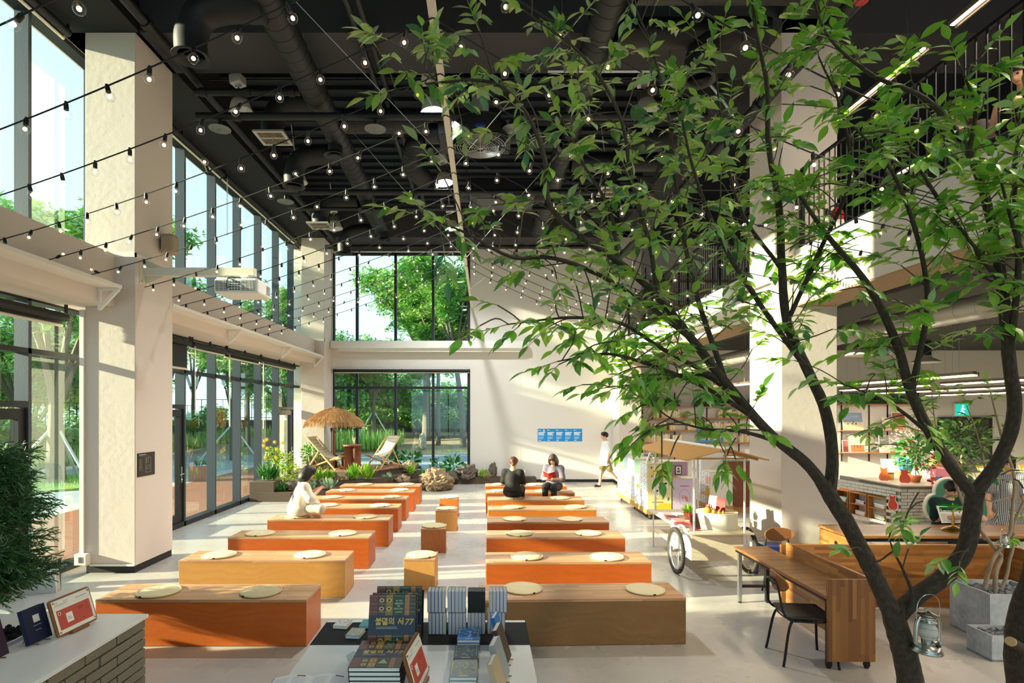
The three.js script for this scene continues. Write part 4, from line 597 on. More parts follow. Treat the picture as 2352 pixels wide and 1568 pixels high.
standBook('dark blue clothbound book on a wire stand on the brick counter', -2.79, 0.86, -3.54, 1.5, 0.165, 0.215, 0.03, mat('#101b3d', 0.8), { band: [bx(-0.02, 0.025, 0.12, 0.165, 0.015, 0.0158), bx(-0.03, 0.03, 0.1, 0.102, 0.015, 0.0156), bx(-0.02, 0.02, 0.07, 0.072, 0.015, 0.0156)], bandM: whiteLine });
standBook('dark purple clothbound book on a wire stand at the left edge', -2.84, 0.86, -3.27, 1.5, 0.165, 0.215, 0.03, mat('#2b0f2e', 0.8), { band: [bx(-0.02, 0.025, 0.12, 0.165, 0.015, 0.0158), bx(-0.03, 0.03, 0.1, 0.102, 0.015, 0.0156)], bandM: whiteLine });
{ const o = thing('ornament', 'small dark green ornament at the left edge of the white counter', 'ornament', [-2.78, 0.86, -3.02]); obj('body', sph(0.03, 0, 0.024, 0).applyMatrix4(M4(0, 0, 0, 0, 0, 0, [1, 0.8, 1.4])), mat('#0c3a1c', 0.3), o); obj('spot', sph(0.006, 0.028, 0.03, 0.01, 6), M.gold, o); }
{ const o = thing('moss_tray', 'low dark tray of dried moss behind the blue book', 'plant', [-3.0, 0.86, -3.5]); obj('tray', cb(0.2, 0.03, 0.3, 0, 0, 0, 0.005), M.steel, o); const g = []; for (let i = 0; i < 60; i++) g.push(new THREE.IcosahedronGeometry(rr(0.012, 0.028), 0).applyMatrix4(M4(rr(-0.08, 0.08), rr(0.03, 0.07), rr(-0.13, 0.13), rr(0, 3), rr(0, 3)))); obj('moss', g, mat('#15130f', 1), o).userData.kind = 'stuff'; }

// ================================================================ white display table in the foreground
{ const o = thing('display_table', 'white display table of books at the bottom centre', 'table', [-0.42, 0, -3.35]);
  obj('table_top', cb(1.46, 0.035, 1.72, 0, 0.715, 0, 0.004), M.whiteGloss, o); for (const [x, z] of [[-0.66, -0.8], [0.66, -0.8], [-0.66, 0.8], [0.66, 0.8]]) obj('leg', cb(0.06, 0.715, 0.06, x, 0, z, 0.004), M.whiteGloss, o); obj('apron', [bx(-0.68, 0.68, 0.62, 0.715, -0.81, -0.79), bx(-0.68, 0.68, 0.62, 0.715, 0.79, 0.81), bx(0.66, 0.68, 0.62, 0.715, -0.79, 0.79), bx(-0.68, -0.66, 0.62, 0.715, -0.79, 0.79)], M.white, o); }
{ const o = thing('table_runner', 'black cloth runner across the far end of the white display table', 'cloth'); const g = new THREE.PlaneGeometry(1.455, 0.4, 90, 20).rotateX(-Math.PI / 2), p = g.attributes.position; for (let i = 0; i < p.count; i++) { const x = p.getX(i), z = p.getZ(i); p.setY(i, 0.0025 + 0.002 * Math.max(0, noise.noise(x * 14 + z * 9, z * 11, 2)) + 0.0012 * Math.max(0, noise.noise(x * 5, z * 40, 6))); } g.computeVertexNormals();
  obj('cloth', [g.translate(-0.42, 0.75, -3.96), bx(0.308, 0.3115, 0.6, 0.754, -4.16, -3.76), bx(-1.1515, -1.148, 0.6, 0.754, -4.16, -3.76)], mat('#1d1e20', 0.95), o); }
{ // shrink-wrapped sets of slim books
  const cols = ['#22242b', '#b59a3a', '#8d8a94', '#2c5a6e', '#3b3f4d', '#26527a'].map((c) => mat(c, 0.6)), pg = mat('#cdc9d4', 0.85), W = [];
  const set = (x, y, z, label) => { const o = thing('book_set', label, 'books', [x, y, z], rr(-0.02, 0.02), 'shrink-wrapped book sets'); let cx = -0.062; for (let i = 0; i < 5; i++) { const t = 0.0246, k = (i + (x * 10 | 0) + 6) % 6, b = sub(o, 'book', [cx + t / 2, 0, 0]); obj('pages', bx(-t / 2 + 0.002, t / 2 - 0.002, 0.002, 0.146, -0.05, 0.052), pg, b); obj('cover', [bx(-t / 2, -t / 2 + 0.0022, 0, 0.148, -0.052, 0.054), bx(t / 2 - 0.0022, t / 2, 0, 0.148, -0.052, 0.054), bx(-t / 2 + 0.0022, t / 2 - 0.0022, 0, 0.148, -0.052, -0.05)], cols[k], b); cx += t + 0.0003; } obj('shrink_wrap', bx(-0.0635, 0.0635, 0.0005, 0.1495, -0.0535, 0.0555), phys({ color: '#ffffff', roughness: 0.08, transmission: 1, thickness: 0, ior: 1.3 }), o); };
  const xs = [-0.318, -0.181, -0.048, 0.09]; xs.forEach((x, i) => set(x, 0.7545, -3.98 + [0, 0.005, 0, -0.01][i], `striped shrink-wrapped book set, lower row, ${['leftmost', 'second from left', 'under the black box', 'rightmost'][i]}`));
  [0, 1, 3].forEach((i) => set(xs[i] + [-0.008, -0.004, 0, 0.012][i], 0.9045, -3.985, `striped shrink-wrapped book set, upper row, ${['leftmost', 'left of the black box', '', 'rightmost'][i]}`));
  const o = thing('gift_box', 'plain black box on top of the striped book sets', 'box', [-0.047, 0.9045, -3.985]); obj('body', cb(0.122, 0.145, 0.1, 0, 0, 0, 0.003), M.black, o); obj('lid_seam', bx(-0.0615, 0.0615, 0.022, 0.0235, -0.0505, 0.0505), mat('#050506', 0.4), o);
}
const antiqueTex = canvas(620, 760, (c, w, h) => {
  c.fillStyle = '#14110f'; c.fillRect(0, 0, w, h); const sp = [['#6a2f26', 0], ['#4a3320', 118], ['#8a6a2a', 215], ['#1d3a26', 318], ['#a0683c', 470], ['#3a3325', 540]], ws = [112, 92, 98, 146, 66, 78];
  for (const [y0, y1, k] of [[0, 260, 0], [500, 760, 1]]) sp.forEach(([col, x], i) => { c.fillStyle = col; c.fillRect(x + 2, y0, ws[i], y1 - y0); c.fillStyle = ['#b98a70', '#d8c48a', '#e0bd52', '#9fb68a', '#e0b080', '#c0a860'][i]; for (let j = 0; j < 5; j++) c.fillRect(x + 8, y0 + 14 + j * 50, ws[i] - 14, j % 2 ? 2 : 4); if (i === 1 || i === 2) for (const q of [60, 165]) { c.beginPath(); c.ellipse(x + ws[i] / 2, y0 + q + 10, ws[i] * 0.34, 26, 0, 0, 7); c.fill(); c.fillStyle = '#5b2a20'; c.beginPath(); c.ellipse(x + ws[i] / 2, y0 + q + 10, ws[i] * 0.2, 15, 0, 0, 7); c.fill(); c.fillStyle = '#d8c48a'; } if (i === 3) { if (k) { c.beginPath(); c.moveTo(x + 70, y0 + 30); c.lineTo(x + 130, y0 + 150); c.lineTo(x + 14, y0 + 150); c.fill(); } else { c.fillStyle = '#1d3a26'; c.fillRect(x + 4, y0 + 60, 140, 180); c.fillStyle = '#c8cfa0'; c.font = 'bold 24px serif'; c.fillText('OF THE', x + 32, y0 + 84); c.font = 'bold 30px serif'; c.fillText('ORIGIN', x + 18, y0 + 122); c.fillText('OF', x + 52, y0 + 154); c.fillText('SPECIES', x + 8, y0 + 188); c.font = 'bold 22px serif'; c.fillText('DARWIN', x + 24, y0 + 226); } } });
  c.fillStyle = '#0e1a3a'; c.fillRect(0, 262, w, 236); c.strokeStyle = c.fillStyle = '#d9b338'; hangul(c, '불멸의 서', 90, 292, 84, 13); c.font = 'bold italic 104px sans-serif'; c.fillText('77', 470, 376); lines(c, 100, 400, 360, 2, 18, 6, '#b9bdc9');
});
const antiqueM = mat('#ffffff', 0.35, 0, { map: antiqueTex }); antiqueM.userData.ownUV = true; const inkCover = mat('#17120f', 0.5);
for (let i = 0; i < 5; i++) { book('book', i === 4 ? 'large hardcover with antique spine print lying open to view atop its flat stack' : `large antique-print hardcover in the flat stack, ${['lowest', 'second from bottom', 'middle', 'second from top'][i]}`, 0.29, 0.37, 0.025, inkCover, [-0.605 + rr(-0.004, 0.004), 0.7635 + i * 0.0255, -3.145], [-Math.PI / 2, rr(-0.01, 0.01)], { front: antiqueM, group: 'antique-print hardcovers' }); }
book('book', 'large antique-print hardcover standing upright in front, title band in full view', 0.3, 0.37, 0.026, inkCover, [-0.585, 0.752, -3.585], [-0.3, 0.02], { front: antiqueM, group: 'antique-print hardcovers' });
book('book', 'antique-print hardcover leaning directly behind the front upright copy', 0.3, 0.37, 0.026, inkCover, [-0.575, 0.752, -3.63], [-0.3, 0.02], { front: antiqueM, group: 'antique-print hardcovers' });
book('book', 'antique-print hardcover standing farthest back, mostly hidden', 0.3, 0.37, 0.026, inkCover, [-0.565, 0.755, -3.76], [-0.22, 0.02], { front: antiqueM, group: 'antique-print hardcovers' });
{ const o = thing('book_stand', 'black metal bookend behind the upright antique-print hardcovers', 'stand', [-0.42, 0.754, -3.9]); obj('plate', [bx(-0.31, 0, 0, 0.3, -0.06, -0.055).applyMatrix4(M4(0, 0, 0, -0.22)), bx(-0.31, 0, 0, 0.003, -0.08, 0)], M.black, o); }
{ // open book
  const o = thing('open_book', 'large open book with printed pages lying at the bottom left of the table', 'book', [-0.98, 0.75, -3.14], 0.05); const pt = canvas(400, 520, (c, w, h) => { c.fillStyle = '#eceaf0'; c.fillRect(0, 0, w, h); lines(c, 30, 60, 150, 20, 16, 4, '#a9a9b3'); lines(c, 215, 60, 150, 26, 16, 4, '#a9a9b3'); c.fillStyle = '#8c4a62'; c.fillRect(240, 22, 90, 24); c.fillStyle = '#c9c7d2'; c.fillRect(30, 400, 160, 90); }); const pm = mat('#ffffff', 0.8, 0, { map: pt }); pm.userData.ownUV = true;
  for (const s of [-1, 1]) { const g = new THREE.PlaneGeometry(0.22, 0.3, 12, 1).rotateX(-Math.PI / 2), p = g.attributes.position; for (let i = 0; i < p.count; i++) { const u = (p.getX(i) + 0.11) / 0.22, e = s > 0 ? u : 1 - u; p.setY(i, 0.006 + 0.03 * Math.pow(Math.sin(Math.PI * Math.min(1, e * 0.95 + 0.05)), 0.8) * (1 - e * 0.6)); } g.computeVertexNormals(); obj('page', g.translate(s * 0.11, 0, 0), pm, o, false); }
  obj('cover', cb(0.45, 0.005, 0.31, 0, 0, 0, 0.002), mat('#23376a', 0.6), o); }
function flatStack(labels, x, z, w, h, t, n, coverTop, turn, y = 0.75, pages) { for (let i = 0; i < n; i++) book('book', labels(i), w, h, t, i === n - 1 ? coverTop[0] : coverTop[0], [x + rr(-0.003, 0.003), y + t / 2 + i * (t + 0.0006), z + h / 2], [-Math.PI / 2, turn + rr(-0.015, 0.015)], { front: i === n - 1 ? coverTop[1] : undefined, pages }); }
const artTex = (bg, ink, k) => { const m = mat('#ffffff', 0.5, 0, { map: canvas(256, 340, (c, w, h) => { c.fillStyle = bg; c.fillRect(0, 0, w, h); c.fillStyle = ink; for (let i = 0; i < 46; i++) { const x = hash(i, k) * 210 + 12, y = hash(k, i) * 270 + 14; i % 3 ? c.fillRect(x, y, 4 + 30 * hash(i, 3), 3 + 12 * hash(i, 8)) : (c.beginPath(), c.ellipse(x + 12, y + 12, 6 + 12 * hash(i, 4), 6, hash(i, 5) * 3, 0, 7), c.fill()); } c.fillRect(14, 20, 6, 260); c.fillRect(236, 20, 6, 260); c.fillStyle = '#f2f2f2'; c.fillRect(84, 310, 88, 8); }) }); m.userData.ownUV = true; return m; };
const artBlue = artTex('#1a73c9', '#e8c95a', 1), artDark = artTex('#2a1d22', '#3f9d92', 2), artGrey = artTex('#8f979d', '#d9c916', 3), artWhite = artTex('#dcd9d2', '#35383c', 4), cvBlue = mat('#1a6fc4', 0.5), cvDark = mat('#241a1e', 0.5), cvGrey = mat('#8f979d', 0.5);
flatStack((i) => `blue illustrated paperback, ${['lowest', 'middle', 'top'][i]} of its stack on the display table`, -0.098, -3.78, 0.15, 0.2, 0.022, 3, [cvBlue, artBlue], 0);
flatStack((i) => `dark paperback with teal print, ${['lower', 'upper'][i]} of its stack on the display table`, -0.108, -3.55, 0.15, 0.2, 0.022, 2, [cvDark, artDark], 0);
flatStack((i) => `grey and yellow illustrated paperback, ${['lower', 'upper'][i]} of its stack on the display table`, -0.115, -3.32, 0.16, 0.22, 0.022, 2, [cvGrey, artGrey], 0);
flatStack((i) => 'small white printed paperback lying on the black runner', -1.02, -4.1, 0.1, 0.14, 0.022, 1, [M.paper, artWhite], -0.12, 0.7545);
flatStack((i) => 'small grey and yellow paperback lying beside the antique hardcovers', -0.89, -3.92, 0.1, 0.14, 0.022, 1, [cvGrey, artGrey], -0.1, 0.7545);
flatStack((i) => 'small teal and red paperback half hidden behind the antique hardcovers', -0.84, -4.1, 0.1, 0.14, 0.016, 1, [mat('#2f8f9a', 0.5), null], -0.05, 0.7545);
signBoard('wood-framed quiz card on the white display table', -0.36, 0.75, -3.22, 1.45, 0.33, 0.235, 0.3);
{ const mk = (label, x, z, c, w, h, t, l) => standBook(label, x, 0.752, z, 1.35, w, h, t, c, { lean: l });
  mk('blue paperback standing sideways at the back right of the table', 0.1, -3.72, cvBlue, 0.14, 0.21, 0.026, 0.2); mk('black and tan thick book leaning on a gold stand at the table right edge', 0.13, -3.5, mat('#3c2c22', 0.6), 0.16, 0.22, 0.035, 0.3); mk('grey and yellow thick book leaning at the table right edge', 0.11, -3.28, cvGrey, 0.16, 0.22, 0.035, 0.3); mk('beige book leaning nearest the viewer at the table right edge', 0.09, -3.08, mat('#b9a483', 0.7), 0.15, 0.2, 0.03, 0.3); }
{ const o = thing('price_card', 'small blank white card propped beside the antique hardcovers', 'card', [-0.8, 0.75, -3.5], 0.5); obj('card', bx(-0.03, 0.03, 0, 0.06, -0.001, 0.001).applyMatrix4(M4(0, 0, 0, -0.4, 0, 0.3)), M.paper, o); }

// ================================================================ along the left wall
{ const o = thing('security_gate', 'clear acrylic security gate on an aluminium foot by the left door', 'gate', [-5.6, 0, -7.2], 0.25); obj('foot', ext([[-0.17, 0], [0.17, 0], [0.15, 0.27], [-0.17, 0.29]], 0.1, 0.006).translate(0, 0, -0.05), M.alu, o); obj('clamp', bx(0.1, 0.16, 0, 0.3, -0.09, -0.055), M.black, o); obj('panel', ext(rrect(0.34, 1.34, 0.04), 0.012, 0.002).translate(0, 0.95, -0.08), M.acrylic, o); obj('edge_tube', tube([[-0.165, 0.28, -0.075], [-0.165, 1.58, -0.075], [-0.14, 1.615, -0.075], [0.14, 1.615, -0.075], [0.165, 1.58, -0.075], [0.165, 0.02, -0.075]], 0.01, 60, 6), M.acrylic, o); }
{ const t = canvas(330, 420, (c, w, h) => { c.fillStyle = '#1c1a19'; c.fillRect(0, 0, w, h); c.fillStyle = c.strokeStyle = '#cfcac2'; lines(c, 20, 24, 130, 1, 10, 10, '#d8d4cc'); lines(c, 20, 52, 240, 1, 10, 4, '#8a867f'); c.lineWidth = 3; c.strokeRect(150, 90, 95, 270); c.strokeRect(160, 120, 40, 60); c.strokeRect(170, 240, 50, 60); lines(c, 22, 110, 60, 12, 18, 4, '#8a867f'); c.fillStyle = '#d9b53a'; c.fillRect(196, 78, 8, 8); c.fillRect(228, 232, 8, 8); c.fillRect(150, 345, 8, 8); c.fillRect(26, 250, 20, 4); }); const m = mat('#ffffff', 0.5, 0, { map: t }); m.userData.ownUV = true;
  const o = thing('floor_plan_board', 'black floor-plan board on the side of the tall column', 'sign', [-4.955, 1.36, -8.32]); obj('board', cb(0.012, 0.34, 0.42, 0, 0, 0, 0.002), M.black, o); obj('print', new THREE.PlaneGeometry(0.415, 0.335).rotateY(Math.PI / 2).translate(0.0072, 0.17, 0), m, o, false); }
{ const o = thing('wall_speaker', 'small beige wedge speaker on the tall column above the projector arm', 'speaker', [-4.96, 4.72, -8.72]); obj('cabinet', new RoundedBoxGeometry(0.2, 0.3, 0.22, 3, 0.05).translate(0.13, 0.15, 0), mat('#a8937b', 0.7), o); obj('bracket', bx(0, 0.06, 0.08, 0.22, -0.04, 0.04), M.black, o); }
{ const o = thing('projector_bracket', 'cream steel wall arm on the tall column holding the projector', 'bracket', [-4.96, 4.34, -8.3]); obj('wall_plate', bx(0, 0.012, -0.19, 0.21, -0.14, 0.14), M.cream, o); obj('beam', cb(1.62, 0.12, 0.11, 0.81, -0.06, 0, 0.006), M.cream, o); many('gusset', [[0.06, 0.18], [-0.06, -0.17]].map(([a, b]) => ext([[0.012, a], [0.3, a], [0.012, b]], 0.012).translate(0, 0, -0.006)), M.cream, o); many('bolt', [[0.17, 0.1], [0.17, -0.1], [-0.15, 0.1], [-0.15, -0.1]].map(([y, z]) => rod([0.012, y, z], [0.022, y, z], 0.012, 6)), M.steel, o); }
{ const o = thing('projector', 'white ceiling projector with vents and cables under the cream arm', 'projector', [-3.5, 3.97, -8.25]), W = 0.63;
  obj('body', new RoundedBoxGeometry(W, 0.22, 0.5, 4, 0.04).translate(0, 0.11, 0), M.white, o); const rear = obj('rear_panel', new RoundedBoxGeometry(W - 0.06, 0.17, 0.02, 2, 0.008).translate(0, 0.115, 0.243), mat('#c6cbcb', 0.5), o);
  for (const x of [-0.2, 0.17]) { const g = obj('vent', bx(x - 0.085, x + 0.085, 0.04, 0.185, 0.253, 0.256), mat('#5b6064', 0.6), o); obj('slat', [...Array(11)].map((_, i) => bx(x - 0.085, x + 0.085, 0.046 + i * 0.0127, 0.05 + i * 0.0127, 0.256, 0.26)).concat([x - 0.03, x + 0.03].map((q) => bx(q - 0.002, q + 0.002, 0.04, 0.185, 0.256, 0.261))), M.white, g); }
  obj('port_block', [...Array(16)].map((_, i) => bx(-0.085 + (i % 4) * 0.04, -0.06 + (i % 4) * 0.04, 0.05 + (i >> 2) * 0.034, 0.066 + (i >> 2) * 0.034, 0.253, 0.258)), M.black, o); obj('cable', [tube([[-0.08, 0.1, 0.26], [-0.1, 0.07, 0.29], [-0.11, 0.16, 0.29], [-0.09, 0.23, 0.24], [0.05, 0.25, 0.05]], 0.006, 40, 6), tube([[-0.02, 0.17, 0.26], [-0.05, 0.2, 0.29], [-0.1, 0.2, 0.28]], 0.005, 20, 6)], M.cable, o);
  obj('mount', [cyl(0.03, 0.03, 0.1, 0.02, 0.22, 0), cb(0.22, 0.03, 0.2, 0, 0.215, 0.02, 0.006), bx(-0.02, 0.09, 0.28, 0.31, -0.06, 0.06)], M.white, o); obj('side_vent', [...Array(6)].map((_, i) => bx(W / 2, W / 2 + 0.003, 0.05 + i * 0.022, 0.06 + i * 0.022, -0.2, -0.06)), mat('#55504a', 0.6), o); }
{ const o = thing('screen_housing', 'long white projection-screen housing across the back wall beam', 'screen', [0, 0, 0]); obj('housing', cb(6.3, 0.24, 0.28, -1.77, 4.34, -18.35, 0.01), M.white, o); obj('bottom_bar', rod([-4.7, 4.24, -18.3], [1.3, 4.24, -18.3], 0.02, 8), M.cream, o); obj('screen_edge', bx(-4.7, 1.3, 4.24, 4.345, -18.302, -18.3), M.white, o); }
{ // dark conifer at the left edge
  const o = thing('conifer', 'dark feathery conifer at the left edge in front of the door', 'plant', [-4.55, 0, -5.05]); obj('pot', lathe([[0, 0], [0.2, 0], [0.26, 0.42], [0.28, 0.44], [0.24, 0.44], [0, 0.4]], 24), M.conc, o); obj('trunk', taper([[0, 0.4, 0], [0.02, 0.9, 0], [0, 1.9, 0]], [0.035, 0.025, 0.008], 8, 4), M.bark, o);
  const blade = new THREE.PlaneGeometry(0.007, 0.05).translate(0, 0.025, 0), tuft = join([...Array(9)].map((_, i) => mv(blade, 0, i * 0.011, 0, rr(-0.9, 0.9), i * 2.4, rr(-0.6, 0.6)))), N = 3400, im = new THREE.InstancedMesh(tuft, leafMat('#3a6a38', 0.2), N), col = new THREE.Color(); let n = 0; const br = [];
  for (let b = 0; b < 68; b++) { const h = 0.62 + 1.35 * b / 68, a = rr(-1.3, 2.4) + (b % 2 ? 0 : 3), L = (0.62 - 0.3 * b / 68) * rr(0.6, 1.1), d = V(Math.cos(a), rr(-0.1, 0.25), Math.sin(a)), e = V(0, h, 0).addScaledVector(d, L); br.push(tube([V(0, h, 0), V(0, h + 0.02, 0).addScaledVector(d, L * 0.5), e], 0.004, 6, 4)); for (let k = 0; k < 50; k++) { const t = rr(0.2, 1), p = V(0, h, 0).addScaledVector(d, L * t).add(V(rr(-1, 1), rr(-1, 1), rr(-1, 1)).multiplyScalar(0.07)), q = d.clone().multiplyScalar(1.2).add(V(rr(-1, 1), rr(-0.7, 0.7), rr(-1, 1))).normalize(); im.setMatrixAt(n, new THREE.Matrix4().compose(p, new THREE.Quaternion().setFromUnitVectors(V(0, 1, 0), q), V(1, 1, 1).multiplyScalar(rr(0.9, 1.5)))); col.setRGB(1, 1, 1).multiplyScalar(rr(0.6, 1.25)); im.setColorAt(n++, col); } }
  im.name = 'foliage'; im.userData.kind = 'stuff'; im.castShadow = true; o.add(im); obj('twig', br, M.bark, o).userData.kind = 'stuff'; }
// ================================================================ reading desks on the right
{ const o = thing('reading_desk', 'narrow wooden reading desk with raised divider and black steel legs', 'desk');
  obj('desk_top', cb(0.4, 0.03, 1.87, 3.255, 0.63, -5.965, 0.003), M.desk, o); obj('frame', [bar([3.08, 0.615, -5.06], [3.08, 0.615, -6.88], 0.03, 0.03), bar([3.08, 0.615, -6.87], [3.44, 0.615, -6.87], 0.03, 0.03)], M.blackMetal, o);
  obj('divider', cb(0.03, 0.72, 1.42, 3.465, 0.09, -5.745, 0.003), M.desk, o); obj('end_panel', cb(0.42, 0.73, 0.03, 3.27, 0.08, -5.035, 0.003), M.deskUp, o);
  for (const [x, z] of [[3.09, -6.82], [3.1, -5.08], [3.44, -5.08], [3.42, -6.82]]) { const l = obj('leg', bx(x - 0.02, x + 0.02, 0.02, 0.615, z - 0.02, z + 0.02), x < 3.095 ? M.steel : M.blackMetal, o); obj('foot', cyl(0.018, 0.022, 0.02, x, 0, z, 12), M.black, l); }
  obj('stretcher', bar([3.09, 0.2, -6.82], [3.42, 0.2, -6.82], 0.03, 0.03), M.blackMetal, o); }
{ const o = thing('partition_panel', 'long dark butcher-block partition panel behind the tree trunk', 'partition'); obj('panel', cb(2.62, 0.73, 0.04, 4.79, 0.015, -6.63, 0.003), M.deskDark, o); obj('return_panel', cb(0.04, 0.73, 1.5, 6.12, 0.015, -5.9, 0.003), M.desk, o); }
{ const o = thing('reading_table', 'long wooden reading table with black frame under the green lamp', 'table'); obj('table_top', cb(4.3, 0.035, 0.72, 6.75, 0.715, -7.42, 0.003), M.desk, o); obj('frame', [bar([4.62, 0.695, -7.09], [8.88, 0.695, -7.09], 0.03, 0.04), bar([4.62, 0.695, -7.74], [8.88, 0.695, -7.74], 0.03, 0.04)], M.blackMetal, o); obj('end_panel', cb(0.03, 0.7, 0.7, 4.63, 0, -7.42, 0.003), M.desk, o); for (const x of [6.35, 8.85]) obj('leg', bx(x - 0.03, x + 0.03, 0, 0.68, -7.7, -7.12), M.blackMetal, o); }
function cafeChair(label, x, z, turn) {
  const o = thing('cafe_chair', label, 'chair', [x, 0, z], turn); obj('seat', new RoundedBoxGeometry(0.4, 0.035, 0.4, 3, 0.017).translate(0, 0.435, 0), mat('#191310', 0.5), o);
  const bk = new THREE.Shape(); bk.absellipse(0, 0, 0.2, 0.085, 0, Math.PI * 2); const g = ext(bk, 0.012, 0.003).translate(0, 0, -0.006), p = g.attributes.position; for (let i = 0; i < p.count; i++) { const q = p.getX(i); p.setZ(i, p.getZ(i) + q * q * 1.1); } g.computeVertexNormals(); obj('backrest', g.applyMatrix4(M4(0, 0.72, -0.25, -0.12)), M.walnut, o); obj('back_plate', bx(-0.05, 0.05, 0.695, 0.745, -0.275, -0.262), M.black, o);
  for (const s of [-1, 1]) { obj('leg', tube([[s * 0.15, 0.415, 0.13], [s * 0.17, 0.4, 0.17], [s * 0.215, 0, 0.22]], 0.0115, 16, 8), M.blackMetal, o); obj('leg', tube([[s * 0.15, 0.41, -0.1], [s * 0.17, 0.4, -0.16], [s * 0.21, 0, -0.25]], 0.0115, 16, 8), M.blackMetal, o); obj('back_tube', tube([[s * 0.16, 0.41, 0.02], [s * 0.185, 0.41, -0.17], [s * 0.18, 0.46, -0.23], [s * 0.13, 0.7, -0.27], [s * 0.08, 0.725, -0.275], [0, 0.725, -0.275]], 0.01, 34, 8), M.blackMetal, o); }
  obj('seat_ring', tube([[-0.17, 0.41, -0.16], [0.17, 0.41, -0.16], [0.17, 0.41, 0.15], [-0.17, 0.41, 0.15]], 0.009, 40, 6, true), M.blackMetal, o);
}
cafeChair('black-legged cafe chair with oval wooden back at the reading desk', 2.98, -5.28, 1.45);
cafeChair('cafe chair with only its wooden back showing above the desk divider', 3.82, -7.05, 0.1);
{ const o = thing('cube_planter', 'large square concrete planter filled with grey pebbles', 'planter', [5.32, 0, -5.82], -0.06), W = 0.62, D = 0.52, H2 = 0.5; obj('shell', [bx(-W / 2, W / 2, 0, H2, D / 2 - 0.02, D / 2), bx(-W / 2, W / 2, 0, H2, -D / 2, -D / 2 + 0.02), bx(-W / 2, -W / 2 + 0.02, 0, H2, -D / 2 + 0.02, D / 2 - 0.02), bx(W / 2 - 0.02, W / 2, 0, H2, -D / 2 + 0.02, D / 2 - 0.02), bx(-W / 2, W / 2, 0, 0.02, -D / 2, D / 2)], M.conc, o); obj('fill', bx(-W / 2 + 0.02, W / 2 - 0.02, 0.02, 0.44, -D / 2 + 0.02, D / 2 - 0.02), M.soil, o); }
{ const o = thing('cube_planter', 'small concrete planter of pebbles in front of the large one', 'planter', [4.86, 0, -5.34], -0.02), W = 0.36, D = 0.28, H2 = 0.24; obj('shell', [bx(-W / 2, W / 2, 0, H2, D / 2 - 0.015, D / 2), bx(-W / 2, W / 2, 0, H2, -D / 2, -D / 2 + 0.015), bx(-W / 2, -W / 2 + 0.015, 0, H2, -D / 2 + 0.015, D / 2 - 0.015), bx(W / 2 - 0.015, W / 2, 0, H2, -D / 2 + 0.015, D / 2 - 0.015), bx(-W / 2, W / 2, 0, 0.02, -D / 2, D / 2)], M.conc, o); obj('fill', bx(-W / 2 + 0.015, W / 2 - 0.015, 0.02, 0.19, -D / 2 + 0.015, D / 2 - 0.015), M.soil, o); }
function pebbles(label, x, y, z, w, d, n) { const im = new THREE.InstancedMesh(new THREE.IcosahedronGeometry(0.02, 1), mat('#5d6066', 0.6), n), c = new THREE.Color(); for (let i = 0; i < n; i++) { im.setMatrixAt(i, M4(x + rr(-w, w), y + rr(-0.008, 0.014), z + rr(-d, d), rr(-0.4, 0.4), rr(0, 6), rr(-0.4, 0.4), [rr(0.8, 1.3), rr(0.5, 0.75), rr(0.7, 1)])); im.setColorAt(i, c.setRGB(1, 1, 1).multiplyScalar(rr(0.65, 1.35))); } im.castShadow = im.receiveShadow = true; im.name = numbered('pebbles'); scene.add(im); tag(im, label, 'pebbles', null, 'stuff'); }
pebbles('smooth grey pebbles heaped in the large concrete planter', 5.32, 0.45, -5.82, 0.27, 0.22, 420); pebbles('smooth grey pebbles in the small concrete planter', 4.86, 0.2, -5.34, 0.15, 0.11, 120);
